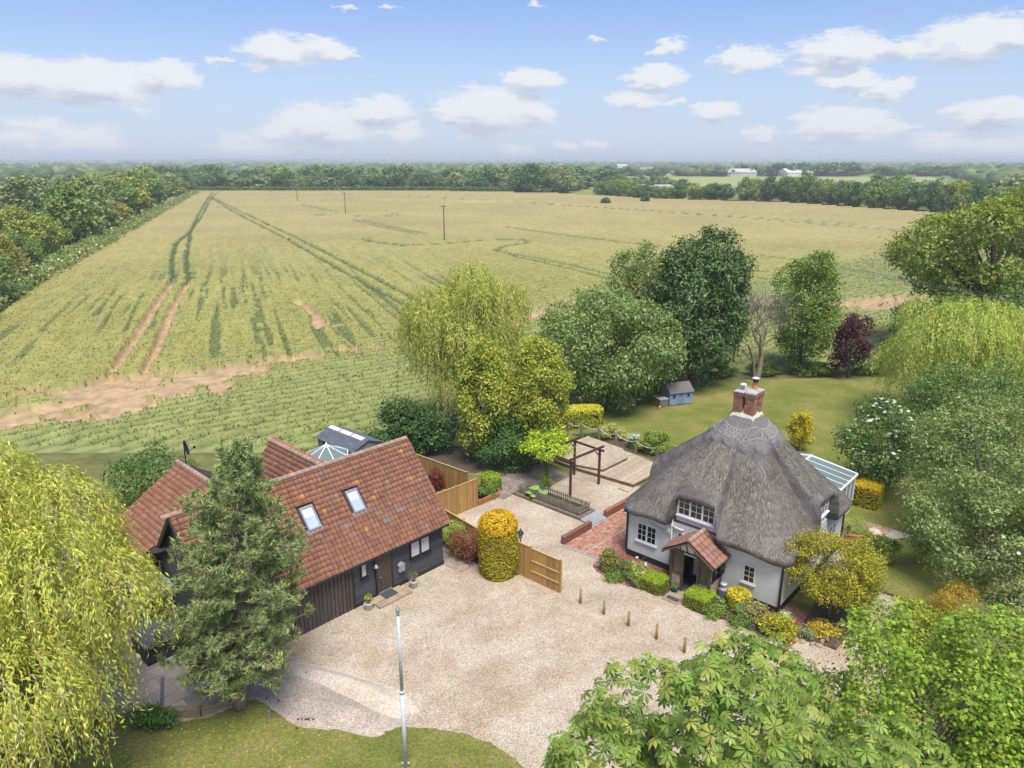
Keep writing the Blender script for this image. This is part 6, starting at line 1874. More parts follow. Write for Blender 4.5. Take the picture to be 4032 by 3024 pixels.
# ---------------------------------------------------------------- conservatory at the back
cs = thing('conservatory', 'white framed glass conservatory behind the thatched roof', 'conservatory', (*cw(.45, 4.12), 0), CA)
HWc, Lc = 2.65, 5.0
MB().box(HWc - .1, HWc, 0, Lc, 0, .7).box(-HWc, -HWc + .1, 0, Lc, 0, .7).box(-HWc + .1, HWc - .1, Lc - .1, Lc, 0, .7).build('dwarf_wall', M_['render_wall'], cs)
for s in (-1, 1):
    MB().beam((s * (HWc + .08), -.02, 2.32), (s * (HWc + .08), Lc + .1, 2.32), .1, .1).build('eaves_beam', M_['white_pvc'], cs)
    n = 7
    for k in range(n + 1):
        y = .03 + (Lc - .03) * k / n
        MB().beam((s * (HWc + .08), y, 2.38), (0, y, 2.76), .055, .07).build('rafter', M_['white_pvc'], cs)
        MB().box(s * HWc - .045, s * HWc + .045, max(0, y - .045), y + .045, .7, 2.28).build('mullion', M_['white_pvc'], cs)
        if k < n:
            y2 = .03 + (Lc - .03) * (k + 1) / n
            MB().extr([(s * (HWc + .06), y + .035, 2.40), (0.03 * s, y + .035, 2.77), (0.03 * s, y2 - .035, 2.77), (s * (HWc + .06), y2 - .035, 2.40)], (0, 0, .012)).build('roof_pane', M_['glass_roof'], cs)
            MB().box(s * HWc - .01, s * HWc + .01, y + .05, y2 - .05, .72, 2.27).build('side_pane', M_['glass_clear'], cs)
MB().beam((0, 0, 2.80), (0, Lc + .08, 2.80), .1, .1).build('ridge_bar', M_['white_pvc'], cs)
MB().beam((HWc + .1, Lc + .06, 2.36), (0, Lc + .06, 2.78), .06, .1).build('bargeboard', M_['white_pvc'], cs)
MB().beam((-HWc - .1, Lc + .06, 2.36), (0, Lc + .06, 2.78), .06, .1).build('bargeboard', M_['white_pvc'], cs)
MB().extr([(-HWc, Lc, .72), (HWc, Lc, .72), (HWc, Lc, 2.3), (0, Lc, 2.74), (-HWc, Lc, 2.3)], (0, .012, 0)).build('gable_pane', M_['glass_clear'], cs)
MB().box(-HWc + .1, HWc - .1, 0.02, Lc - .1, 0, .08).build('floor', M_['slab'], cs)

# ================================================================ things in the yard and garden
def fence(name, label, a, b, h, rails=0, post_every=1.8, cat='fence', bwid=.1, group=None, z0=.03, h2=None, capw=True):
    """close-board fence from a to b; rails: side (+1/-1) on which the arris rails show, 0 = none visible"""
    L = math.hypot(b[0] - a[0], b[1] - a[1]); ang = math.atan2(b[1] - a[1], b[0] - a[0])
    t = thing(name, label, cat, (a[0], a[1], 0), ang, group)
    rg = random.Random(int(L * 100)); n = int(L / bwid); w = L / n; h2 = h2 or h
    for i in range(n):
        hh = h + (h2 - h) * i / n
        MB().add([(i * w, -.012, z0), ((i + 1) * w - .004, -.012, z0), ((i + 1) * w - .004, .012, z0), (i * w, .006, z0), (i * w, -.012, z0 + hh), ((i + 1) * w - .004, -.012, z0 + hh), ((i + 1) * w - .004, .012, z0 + hh), (i * w, .006, z0 + hh)],
                 [(3, 2, 1, 0), (4, 5, 6, 7), (0, 1, 5, 4), (1, 2, 6, 5), (2, 3, 7, 6), (3, 0, 4, 7)]).build('board', M_['fence_wood'], t)
    if capw: MB().beam((0, 0, z0 + h + .016), (L, 0, z0 + h2 + .016), .07, .03).build('capping', M_['rail_wood'], t)
    MB().beam((0, 0.0, z0 + .0), (L, 0.0, z0 + .0), .05, .05).build('gravel_board', M_['fence_wood'], t)
    k = max(1, round(L / post_every))
    for i in range(k + 1):
        MB().box(i * L / k - .05, i * L / k + .05, -.045 + (.05 if rails <= 0 else -.05), .045 + (.05 if rails <= 0 else -.05), 0, h + (h2 - h) * i / k + .08).build('post', M_['fence_wood'], t)
    if rails:
        for z in (.35, .62, .88) if rails == 2 else (h * .28, h * .72):
            MB().box(.04, L - .04, -.055 * np.sign(rails) - .02, -.055 * np.sign(rails) + .02, z - .03, z + .03).build('rail', M_['rail_wood'], t)
    return t
fence('fence_panel', 'tall golden close board fence panel beside the brick edged planter', (-4.45, 38.12), (-2.09, 40.38), 1.80)
fence('fence_panel', 'long golden close board fence behind the small red maple', (-6.5, 44.45), (-2.75, 41.30), 1.80)
fence('fence_panel', 'low darker fence running behind the topiary and red maple', (-3.9, 37.72), (-.25, 33.55), 1.15)
fence('fence_panel', 'short fixed fence panel next to the yellow topiary', (.27, 32.82), (.90, 32.28), 1.78)
gt = fence('gate', 'open timber gate with exposed rails at the yard entrance', (.96, 32.22), (2.30, 31.08), 1.74, post_every=5, cat='gate')
for zz in (.55, 1.12): MB().box(.03, 1.72, -.05, -.014, zz - .035, zz + .035).build('rail', M_['rail_wood'], gt)
MB().beam((.05, -.03, .58), (1.7, -.03, 1.09), .03, .001).build('brace', M_['rail_wood'], gt) if False else None
def lantern(t, z, s=1.0, solid=False):
    MB().lathe([(.03 * s, 0), (.05 * s, .04 * s), (.03 * s, .06 * s)], 8, (0, 0, z)).build('bracket', M_['black_paint'], t)
    g = MB().lathe([(.06 * s, .06 * s), (.13 * s, .34 * s)], 4, (0, 0, z)).build('glass', M_['glass_blind' if not solid else 'glass_dark'], t)
    fr = MB()
    for k in range(4):
        a = math.pi / 2 * k; fr.beam((.063 * s * math.cos(a), .063 * s * math.sin(a), z + .06 * s), (.133 * s * math.cos(a), .133 * s * math.sin(a), z + .34 * s), .018 * s, .018 * s)
    fr.build('frame', M_['black_paint'], t)
    MB().lathe([(.17 * s, .34 * s), (.10 * s, .44 * s), (.05 * s, .47 * s), (.06 * s, .52 * s), (.02 * s, .56 * s), (.01 * s, .62 * s)], 8, (0, 0, z)).build('lamp_roof', M_['black_paint'], t)
lp = thing('lamp_post', 'black lantern on a post behind the yellow topiary', 'lamp post', (.43, 33.18, 0), .4)
MB().lathe([(.06, 0), (.045, .2), (.032, 1.75)], 10).build('post', M_['black_paint'], lp, smooth=True)
lantern(lp, 1.74, 1.05)
lp2 = thing('lamp_post', 'squat black lantern on a post beside the milk churn', 'lamp post', (*cw(1.40, -HW - .42), 0), .2)
MB().lathe([(.07, 0), (.05, .1), (.038, 1.35)], 10).build('post', M_['black_paint'], lp2, smooth=True)
MB().lathe([(.05, 0), (.16, .04), (.17, .40), (.12, .44), (.17, .47), (.17, .5), (.06, .62), (.02, .7)], 12, (0, 0, 1.3)).build('lamp_head', M_['black_paint'], lp2, smooth=True)
MB().lathe([(.172, .12), (.174, .30)], 12, (0, 0, 1.3), cap=False).build('glass', M_['glass_dark'], lp2, smooth=True)
lp3 = thing('garden_lamp', 'small black lantern on the low brick wall beside the cottage', 'lamp', (18.42, 36.2, .42), 0)
MB().lathe([(.06, 0), (.03, .05), (.025, .2)], 8).build('stem', M_['black_paint'], lp3); lantern(lp3, .18, .6)
brick_wall('garden_wall', 'short low brick wall by the side path carrying a lantern', [(18.3, 36.2), (19.35, 35.85), (19.5, 35.3)], .42, 'brick', 'brick')
# bollards
bm_ = MB().tube([(0, 0, 0), (0, 0, .74)], .062, 12); bm_.lathe([(.062, .74), (.05, .765), (.0, .77)], 12, cap=False)
bme = bm_.mesh('bollard', M_['bollard_wood'], smooth=True)
for (x, y), lab in zip([(3.23, 30.22), (4.23, 29.31), (5.23, 28.44), (6.31, 27.49), (7.32, 26.57)], ['next to the open gate', 'second from the open gate', 'middle of the row of five', 'fourth from the open gate', 'last of the row, by the chestnut leaves']):
    tag(inst('bollard', bme, None, (x, y, 0), (R(random.uniform(-1, 1)), 0, 0)), 'round timber bollard on the gravel, ' + lab, 'bollard', 'timber bollards in a row')
fp = thing('flagpole', 'tall pale grey flagpole with a round finial, no flag', 'flagpole', (-3.66, 20.42, 0))
MB().lathe([(.075, 0), (.072, 3.1)], 14).build('lower_pole', M_['pole_paint'], fp, smooth=True)
MB().lathe([(.085, 0), (.085, .10)], 14, (0, 0, 3.05)).build('collar', M_['pole_paint'], fp, smooth=True)
MB().lathe([(.060, 3.12), (.047, 6.08)], 14).build('upper_pole', M_['pole_paint'], fp, smooth=True)
MB().lathe([(.055, 0), (.055, .09), (.035, .10), (.04, .12), (.085, .18), (.085, .22), (.03, .28), (.02, .31), (.0, .36)], 14, (0, 0, 6.05)).build('finial', M_['zinc'], fp, smooth=True)
MB().box(-.15, .15, -.02, .02, .12, .2).build('cleat', M_['far_grey'], fp)
tag(MB().tube([(0, 0, 0), (0, 0, .42)], .05, 10).build('marker_post', M_['weathered_wood'], None, loc=(-9.05, 22.62, .03)), 'short weathered marker post on the lawn below the pine', 'post')
# churn, blue pot, slab and mat
mc = thing('milk_churn', 'grey metal milk churn beside the porch', 'milk churn', (*cw(1.62, -HW - .50), .02))
MB().lathe([(.19, 0), (.20, .02), (.20, .52), (.205, .53), (.19, .56), (.12, .68), (.12, .74)], 18).build('body', M_['churn_metal'], mc, smooth=True)
MB().lathe([(.14, .74), (.17, .76), (.17, .82), (.12, .85), (.0, .86)], 18).build('lid', M_['churn_metal'], mc, smooth=True)
for s in (-1, 1): MB().tube([(s * .17, 0, .60), (s * .24, 0, .58), (s * .22, 0, .48), (s * .19, 0, .46)], .012, 5).build('handle', M_['churn_metal'], mc)
flowerpot('deep blue glazed pot of green leaves at the porch step', 7.88, 31.15, .17, .24, 'blue_glaze', leafy(G_MID + G_LIGHT, 60, .14, .08, .16))
stp = thing('entrance_slab', 'pale stone slab with a mat set in it before the porch', 'step', (7.72, 30.62, 0), CA)
MB().bev(-.42, .42, -.42, .52, .0, .06, .008).build('slab', M_['step_stone'], stp)
tag(MB().box(-.3, .3, -.13, .13, 0, .012).build('doormat', M_['mat_rubber'], None, loc=(7.66, 30.52, .062), rot=(0, 0, CA)), 'dark speckled doormat between the two clipped box hedges', 'doormat')

# ---- raised bed with its little picket fence
RD = math.atan2(38.51 - 42.02, 3.94 - .04); RL = 5.25; RWd = 1.48
rb = thing('raised_bed', 'long timber sleeper bed standing on the gravel', 'raised bed', (.04, 42.02, 0), RD)
MB().bev(0, RL, 0, .2, .0, .2, .02).build('sleeper', M_['sleeper'], rb)
MB().bev(0, RL, RWd - .2, RWd, .0, .2, .02).build('sleeper', M_['sleeper'], rb)
MB().bev(0, .2, .205, RWd - .205, .0, .19, .02).build('sleeper', M_['sleeper'], rb)
MB().bev(RL - .2, RL, .205, RWd - .205, .0, .19, .02).build('sleeper', M_['sleeper'], rb)
MB().box(.2, RL - .2, .2, RWd - .2, 0, .15).build('soil', M_['bed_soil'], rb)
pkf = thing('picket_fence', 'low weathered picket fence round the raised bed', 'fence', (.04, 42.02, 0), RD)
pk = MB().extr([(-.04, 0, 0), (.04, 0, 0), (.04, 0, .48), (0, 0, .55), (-.04, 0, .48)], (0, .016, 0)).mesh('picket', M_['weathered_wood'])
rg = random.Random(9)
def pickets(a, b):
    L = math.hypot(b[0] - a[0], b[1] - a[1]); n = int(L / .145); ang = math.atan2(b[1] - a[1], b[0] - a[0])
    for i in range(n + 1):
        f = i / n; inst('picket', pk, pkf, (a[0] + (b[0] - a[0]) * f, a[1] + (b[1] - a[1]) * f, .16 + rg.uniform(-.01, .01)), (0, R(rg.uniform(-1.5, 1.5)), ang))
    for z in (.28, .52): MB().beam((a[0], a[1] + .03, z), (b[0], b[1] + .03, z), .03, .05).build('rail', M_['weathered_wood'], pkf)
x0, x1, y0, y1 = .28, RL - .28, .24, RWd - .24
pickets((x0, y0), (x1, y0)); pickets((x1, y0), (x1, y1)); pickets((x1, y1), (x0, y1)); pickets((x0, y1), (x0, y0))

# ---- decking in two levels
def decking(name, label, poly, z, z0=0.0, wid=.142):
    t = thing(name, label, 'decking', (0, 0, 0))
    if area2(poly) < 0: poly = poly[::-1]
    d = E2; n = E1; n_ = int(12 / wid); o = Vector((7, 47))
    for i in range(-n_, n_):
        a = o + n * (i * wid + .003); b = o + n * ((i + 1) * wid - .003)
        q = clip([tuple(a - d * 12), tuple(b - d * 12), tuple(b + d * 12), tuple(a + d * 12)], poly)
        if q: MB().prism(q, z - .028, z + rg.uniform(-.002, .002)).build('deck_board', M_['deck_wood'], t)
    k = len(poly)
    for i in range(k):
        a = poly[i]; b = poly[(i + 1) % k]
        MB().beam((a[0], a[1], (z + z0) / 2 - .015), (b[0], b[1], (z + z0) / 2 - .015), .04, z - z0 - .03).build('edge_board', M_['deck_edge'], t)
    return t
LOW = [(2.3, 47.7), (4.3, 45.75), (7.75, 43.05), (10.6, 45.9), (10.1, 46.5), (8.65, 48.0), (7.5, 49.5), (5.6, 51.4)]
decking('decking', 'wide lower timber deck beside the thatched cottage', LOW, .25)
UP = [(2.35, 47.75), (4.35, 45.85), (6.03, 45.0), (7.95, 47.05), (7.9, 48.7), (5.65, 51.2)]
decking('decking', 'raised upper timber deck behind the pergola', UP, .42, .255)
tag(MB().bev(-.4, .4, -.25, .25, 0, .1, .01).build('deck_step', M_['deck_wood'], None, loc=(7.2, 42.72, .02), rot=(0, 0, CA)), 'single timber step up to the lower deck', 'step')
# posts carrying a slack rope
pst = [(4.2, 52.05), (5.2, 51.75), (6.4, 50.72), (7.52, 49.6), (8.7, 48.12), (9.95, 46.95)]
names = ['nearest the golden hedge, half hidden', 'in front of the golden hedge', 'left of the variegated shrub', 'between the shrub and the irises', 'between the irises and the rounded bush', 'beside the thatch edge']
for (x, y), nm in zip(pst, names):
    tag(MB().bev(-.065, .065, -.065, .065, 0, 1.28, .02).build('rope_post', M_['weathered_wood'], None, loc=(x, y, 0), rot=(0, 0, CA)), 'square timber rope post at the deck edge, ' + nm, 'post', 'rope posts along the deck')
for i in range(len(pst) - 1):
    a, b = pst[i], pst[i + 1]; pts = []
    for j in range(11):
        f = j / 10; pts.append((a[0] + (b[0] - a[0]) * f, a[1] + (b[1] - a[1]) * f, 1.2 - .42 * 4 * f * (1 - f) * .5))
    tag(MB().tube(pts, .022, 6).build('rope', M_['rope']), 'slack pale rope slung between deck posts, span ' + ['by the golden hedge', 'left of the variegated shrub', 'before the variegated shrub', 'before the white irises', 'before the rounded bush'][i], 'rope', 'ropes along the deck')

# ---- pergola
P1 = Vector((3.61, 41.62)); PD = Vector((.713, .70)); PN = Vector((-.70, .713)); PL = 2.78; PWd = 2.08
pe = thing('pergola', 'dark brown timber pergola standing on the gravel', 'pergola', (P1.x, P1.y, 0), math.atan2(PD.y, PD.x))
for x, y in ((0, 0), (PL, 0), (PL, PWd), (0, PWd)):
    MB().box(x - .06, x + .06, y - .06, y + .06, 0, 2.42).build('post', M_['brown_timber'], pe)
for y in (0, PWd): MB().box(-.35, PL + .4, y - .04, y + .04, 2.47, 2.61).build('beam', M_['brown_timber'], pe)
for x in (0, PL): MB().box(x - .04, x + .04, -.35, PWd + .35, 2.34, 2.47).build('cross_beam', M_['brown_timber'], pe)
for y in (0, PWd):
    MB().beam((PL - .4, y, 2.38), (PL, y, 1.95), .06, .07, (0, 1, 0)).build('brace', M_['brown_timber'], pe)
    MB().beam((0.4, y, 2.38), (0, y, 1.95), .06, .07, (0, 1, 0)).build('brace', M_['brown_timber'], pe)

# ---- blue playhouse
ph = thing('playhouse', 'pale blue wooden playhouse with a brown felt roof', 'playhouse', (14.2, 60.4, 0), R(20))
ph.scale = (.88, .88, .88)
MB().extr([(-1.28, -.8, .08), (-1.28, .8, .08), (-1.28, .8, 1.42), (-1.28, 0.05, 2.02), (-1.28, -.8, 1.42)], (2.56, 0, 0)).build('wall', M_['playhouse_blue'], ph)
for k in range(11):
    z = .1 + k * .12; MB().add([(-1.29, -.825, z), (1.29, -.825, z), (1.29, -.806, z + .118), (-1.29, -.806, z + .118), (-1.29, -.802, z), (1.29, -.802, z)], [(0, 1, 2, 3), (0, 4, 5, 1), (0, 3, 4), (1, 5, 2)]).build('board', M_['playhouse_blue'], ph)
for y0, y1 in ((-.95, .05), (.95, .05)):
    MB().extr([(-1.36, y0, 1.33), (1.36, y0, 1.33), (1.36, y1, 2.06), (-1.36, y1, 2.06)], (0, 0, .035)).build('roof', M_['playhouse_felt'], ph)
MB().box(-1.34, 1.34, -.96, -.93, 1.27, 1.35).build('fascia', M_['playhouse_blue'], ph)
dd = MB().box(-.36, .36, -.85, -.828, .12, 1.22).build('door', M_['playhouse_door'], ph)
MB().extr([(0, -.856, .86), (.11, -.856, .99), (0, -.856, 1.12), (-.11, -.856, .99)], (0, .004, 0)).build('door_window', M_['dark_interior'], dd)
for x in (-.98, .62):
    w_ = MB().box(x, x + .36, -.86, -.828, .78, 1.14).build('window', M_['playhouse_blue'], ph)
    MB().box(x + .04, x + .32, -.866, -.861, .82, 1.10).build('pane', M_['dark_interior'], w_)
bx_ = thing('storage_crate', 'small grey storage crate beside the blue playhouse', 'crate', (12.75, 59.3, 0), .4)
MB().box(-.4, .4, -.3, .3, 0, .7).build('body', M_['shed_panel'], bx_); MB().box(-.44, .44, -.34, .34, .7, .76).build('lid', M_['far_grey'], bx_)
MB().box(-.3, .3, -.32, -.302, .1, .6).build('door', M_['weathered_wood'], bx_)
tag(MB().lathe([(0.01, -.12), (.085, -.085), (.12, 0), (.085, .085), (0.01, .12)], 12, cap=False).build('ball', M_['orange_ball'], None, smooth=True, loc=(12.45, 58.8, .13)), 'small orange ball lying by the playhouse crate', 'ball')

# ---- edgings, logs, stones
te = thing('planter_edging', 'terracotta coloured log roll edging of the corner planter', 'edging', (0, 0, 0))
for (ax, ay), (bx, by) in (((-2.05, 40.45), (-.80, 41.68)), ((-.80, 41.68), (-.82, 42.85))):
    L = math.hypot(bx - ax, by - ay); k = int(L / .2)
    for j in range(k):
        f = (j + .5) / k; MB().bev(-.095, .095, -.05, .05, 0, .38, .02).build('edging_block', M_['terracotta_edge'], te, loc=(ax + (bx - ax) * f, ay + (by - ay) * f, 0), rot=(0, 0, math.atan2(by - ay, bx - ax)))
lg = thing('log_edging', 'dark round log edging the golden shrub bed', 'log', (0, 0, 0))
for i, (a, b) in enumerate((((13.75, 26.75), (15.0, 28.1)), ((15.05, 28.15), (16.4, 29.7)), ((16.45, 29.75), (17.75, 31.25)))):
    MB().tube([(a[0], a[1], .1), (b[0], b[1], .1)], [.105, .1], 10).build('log', M_['log'], lg)
tag(MB().beam((17.75, 31.25, .07), (18.6, 30.55, .07), .1, .14).build('timber_edge', M_['sleeper']), 'dark timber board closing the end of the gravel path', 'edging')
def rock(label, x, y, s, seed, mat='pale_stone', grp=None):
    rg = np.random.default_rng(seed); bm = bmesh.new(); bmesh.ops.create_icosphere(bm, subdivisions=2, radius=1)
    for v in bm.verts: v.co *= 1 + .22 * (float(vnoise(np.array([v.co.x * 2 + 9]), np.array([v.co.y * 2 + v.co.z * 2 + 5]), seed)[0]) - .5) * 2
    me = bpy.data.meshes.new('rock'); bm.to_mesh(me); bm.free(); me.materials.append(M_[mat])
    o = inst('rock', me, None, (x, y, s[2] * .6), (0, 0, rg.uniform(0, 3)), s); tag(o, label, 'rock', grp)
rock('large pale boulder on the lawn beside the cottage', 20.2, 36.7, (.5, .38, .28), 1)
for i, (x, y) in enumerate([(12.35, 27.45), (12.6, 27.25), (12.95, 27.1), (13.2, 27.0)]):
    rock('rough brown stone edging the golden shrub bed', x, y, (.16, .11, .09), 10 + i, 'step_stone', 'stones edging the golden shrub bed')
rock('flat pale stone lying on the bare earth under the green shrub', -5.6, 45.9, (.5, .3, .12), 31)
for i, (x, y) in enumerate([(13.4, 27.15), (13.6, 27.3)]):
    tag(MB().bev(-.15, .15, -.07, .07, 0, .14, .015).build('loose_block', M_['brick_wallend'], None, loc=(x, y, .05 + i * .06), rot=(.1, .3 * i, 1 + i)), ['brown block lying flat by the log end', 'brown block propped on the log end'][i], 'block', 'loose blocks by the log')
# fallen pine cones
rgc = np.random.default_rng(6); V = []; F = []
bm = bmesh.new(); bmesh.ops.create_icosphere(bm, subdivisions=1, radius=.05); bv = np.array([v.co[:] for v in bm.verts]); bf = np.array([[v.index for v in f.verts] for f in bm.faces]); bm.free()
cp_ = np.concatenate([rgc.normal((-7.75, 25.15), (.16, .09), (26, 2)), rgc.normal((-8.3, 25.3), (.05, .05), (3, 2)), rgc.normal((-7.6, 22.6), (.2, .05), (6, 2)), rgc.uniform((-10, 22), (-7.5, 25), (12, 2))])
V = (bv[None] * np.array([1, .8, .7]) * rgc.uniform(.7, 1.3, (len(cp_), 1, 1)) + np.concatenate([cp_, np.full((len(cp_), 1), .07)], 1)[:, None]).reshape(-1, 3)
F = (bf[None] + (np.arange(len(cp_)) * len(bv))[:, None, None]).reshape(-1, 3)
tag(fast('pine_cones', V, F, M_['cone_brown']), 'fallen brown pine cones scattered on the gravel', 'pine cones', kind='stuff')
# old cart wheel leaning in the laurel
whl = thing('cart_wheel', 'old dark iron wheel leaning against the laurel', 'wheel', (1.0, 45.45, .42), R(25))
MB().tube([(.42 * math.cos(t), 0, .42 * math.sin(t)) for t in np.linspace(0, 2 * math.pi, 25)], .025, 6).build('rim', M_['black_paint'], whl)
for k in range(6): MB().tube([(0, 0, 0), (.42 * math.cos(k * math.pi / 3), 0, .42 * math.sin(k * math.pi / 3))], .012, 5).build('spoke', M_['black_paint'], whl)

# ================================================================ clipped shrubs
def clipped(name, label, base, half, h, rotz, cols_side, cols_top, n, size, seed, round_=0.0, cat='hedge', top_at=.8, leaf='leaf', group=None):
    """box (round_=0) or round column of clipped foliage"""
    rng = np.random.default_rng(seed)
    t = thing(name, label, cat, base, rotz, group)
    if round_:
        th = rng.uniform(0, 2 * math.pi, n); u = rng.random(n)
        u = u * .999; cut = .80; z = np.where(u < .84, u / .84 * cut * h, cut * h)
        an = np.arccos(np.clip((u - .84) / .16, 0, 1)); rr = np.where(u < .84, 1.0, np.sin(an)) * (1 - .05 * (z / h) + .035 * np.sin(3 * th + z * 2) - .10 * np.clip(.18 - z / h, 0, 1) / .18)
        zz = np.where(u < .84, z, cut * h + h * (1 - cut) * np.cos(an))
        P = np.stack([np.cos(th) * rr * half[0], np.sin(th) * rr * half[1], zz], 1)
        D = unit(np.stack([np.cos(th), np.sin(th), np.where(u >= .84, 1.3 * np.cos(an) + .1, .15)], 1))
    else:
        A = np.array([4 * half[1] * h, 4 * half[0] * h, 4 * half[0] * half[1] * 1.6]); k = rng.choice(3, n, p=A / A.sum())
        P = rng.uniform(-1, 1, (n, 3)); s = np.sign(rng.uniform(-1, 1, n)); D = np.zeros((n, 3))
        for ax in (0, 1): P[k == ax, ax] = s[k == ax]; D[k == ax, ax] = s[k == ax]
        P[k == 2, 2] = 1; D[k == 2, 2] = 1
        # soften the box
        q = np.linalg.norm(P[:, :2], axis=1, keepdims=True); P[:, :2] *= np.minimum(1, 1.26 / np.maximum(q, .01))
        P = P * np.array([half[0], half[1], h / 2]) + np.array([0, 0, h / 2])
        P[:, 2] -= .06 * h * (np.linalg.norm(P[:, :2] / np.array(half[:2]), axis=1) ** 2) * (P[:, 2] > h * .8)
    P = P + rng.normal(scale=.022, size=P.shape)
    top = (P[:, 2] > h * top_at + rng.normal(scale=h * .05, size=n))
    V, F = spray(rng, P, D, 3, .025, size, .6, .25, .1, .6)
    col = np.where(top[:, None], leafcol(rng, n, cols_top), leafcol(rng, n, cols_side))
    V[:, 2] = np.maximum(V[:, 2], .01)
    fast('foliage', V, F, M_[leaf], t, np.repeat(np.repeat(col, 3, 0) * (1 + rng.uniform(-.15, .15, (n * 3, 1))), 4, 0))
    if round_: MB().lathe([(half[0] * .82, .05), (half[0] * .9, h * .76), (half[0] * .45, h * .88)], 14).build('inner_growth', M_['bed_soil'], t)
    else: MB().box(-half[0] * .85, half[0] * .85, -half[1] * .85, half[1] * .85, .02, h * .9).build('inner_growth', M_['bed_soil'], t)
    return t
LIME = [(0.21, 0.28, 0.026), (0.25, 0.32, 0.032), (0.17, 0.24, 0.022)]
BOXS = [(0.14, 0.17, 0.035), (0.11, 0.14, 0.03), (0.18, 0.19, 0.04)]
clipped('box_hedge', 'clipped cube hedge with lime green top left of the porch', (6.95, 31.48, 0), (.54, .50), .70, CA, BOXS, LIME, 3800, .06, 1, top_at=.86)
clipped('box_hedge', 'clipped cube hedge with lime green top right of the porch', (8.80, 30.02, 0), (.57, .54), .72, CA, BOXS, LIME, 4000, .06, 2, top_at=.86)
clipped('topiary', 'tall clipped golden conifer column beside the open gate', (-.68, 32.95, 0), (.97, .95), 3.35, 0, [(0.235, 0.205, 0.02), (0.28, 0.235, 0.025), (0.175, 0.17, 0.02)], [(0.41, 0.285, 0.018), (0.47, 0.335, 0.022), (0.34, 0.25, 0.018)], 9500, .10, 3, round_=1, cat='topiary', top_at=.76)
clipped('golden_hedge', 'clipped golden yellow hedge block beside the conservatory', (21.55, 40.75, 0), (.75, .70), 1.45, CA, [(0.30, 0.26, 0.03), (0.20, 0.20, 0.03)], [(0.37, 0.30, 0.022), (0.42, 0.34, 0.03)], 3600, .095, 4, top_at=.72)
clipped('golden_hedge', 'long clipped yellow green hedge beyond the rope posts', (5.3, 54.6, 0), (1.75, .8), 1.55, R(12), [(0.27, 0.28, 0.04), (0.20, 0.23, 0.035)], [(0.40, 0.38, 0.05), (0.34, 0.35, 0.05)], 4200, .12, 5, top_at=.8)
clipped('box_ball', 'rounded light green box bush in the corner planter', (-1.35, 42.75, 0), (.62, .6), 1.15, 0, G_LIGHT, LIME, 3800, .07, 6, round_=1, cat='shrub', top_at=.7)
clipped('box_ball', 'half green half golden rounded bush below the small window', (10.55, 29.85, 0), (.52, .50), .95, CA, [(0.13, 0.17, 0.03), (0.40, 0.34, 0.03), (0.16, 0.20, 0.03)], [(0.20, 0.26, 0.035), (0.62, 0.48, 0.04)], 3600, .06, 7, round_=1, cat='shrub', top_at=.7)

# ================================================================ small plants of the beds
shrub('japanese_maple', 'domed red brown maple beside the barn corner', (-2.35, 34.35, 0), (.98, .95, .98), [(0.20, 0.085, 0.055), (0.26, 0.125, 0.08), (0.145, 0.06, 0.045)], 9000, .085, 11, .4, lobes=10, droop=.8)
shrub('juniper', 'low feathery light green juniper behind the red maple', (-3.05, 35.9, 0), (.85, .8, .62), [(0.21, 0.26, 0.06), (0.27, 0.32, 0.08), (0.15, 0.2, 0.05)], 4500, .12, 12, .3)
shrub('japanese_maple', 'small dark red maple against the golden fence', (-4.85, 42.2, 0), (.55, .55, .85), [(0.10, 0.022, 0.022), (0.15, 0.035, 0.03)], 2200, .1, 13, .5, lift=1.0)
shrub('shrub', 'yellow green leafy plant beside the small dark red maple', (-3.9, 41.2, 0), (.55, .5, .4), G_LIGHT + LIME, 1500, .12, 14)
shrub('shrub', 'small yellow flowered plant at the foot of the golden fence', (-4.9, 40.9, 0), (.4, .35, .28), [(0.4, 0.33, 0.05), (0.14, 0.2, 0.05)], 900, .09, 15)
s_ = shrub('rose_bush', 'leafy green rose bush in the terracotta edged planter', (-1.55, 41.75, 0), (.62, .55, .48), G_MID + G_LIGHT, 3200, .10, 16)
blooms(s_, np.array([(-.3, .2, .95), (-.35, -.1, .92), (.1, .2, .98)]), .07, [(0.6, 0.03, 0.02)], 1)
s_ = grassy('foxglove', 'pale flower spikes beside the box ball', (-.95, 42.3, .1), .8, .3, 60, G_LIGHT, 17, .04)
# bed left of the porch
shrub('peony_bush', 'rounded bronze green shrub at the end of the peony bed', (4.95, 33.35, 0), (.62, .58, .55), [(0.16, 0.16, 0.05), (0.20, 0.17, 0.06), (0.11, 0.13, 0.04)], 3200, .10, 21)
s_ = shrub('peony', 'leafy green peony with dark red blooms', (5.55, 32.6, 0), (.75, .6, .36), G_MID, 4200, .11, 22, asp=.35)
blooms(s_, np.array([(-.25, -.1, .68), (-.02, -.28, .66), (.2, -.42, .62), (-.35, .25, .72)]), .085, [(0.42, 0.008, 0.02)], 2, petals=9, flat=False)
s_ = shrub('rose_bush', 'yellow green rose bush with white blooms by the porch', (6.25, 32.35, 0), (.55, .5, .48), [(0.24, 0.28, 0.08), (0.30, 0.33, 0.11), (0.16, 0.2, 0.06)], 2600, .09, 23)
blooms(s_, np.array([(.35, -.1, .85), (.2, -.42, .6), (.0, .3, 1.0), (.42, .1, .8)]), .08, [(0.85, 0.83, 0.76)], 3, petals=8, flat=False)
shrub('cranesbill', 'low spreading green ground cover at the bed edge', (5.2, 32.25, 0), (.6, .45, .2), G_MID + G_LIGHT, 2400, .08, 24)
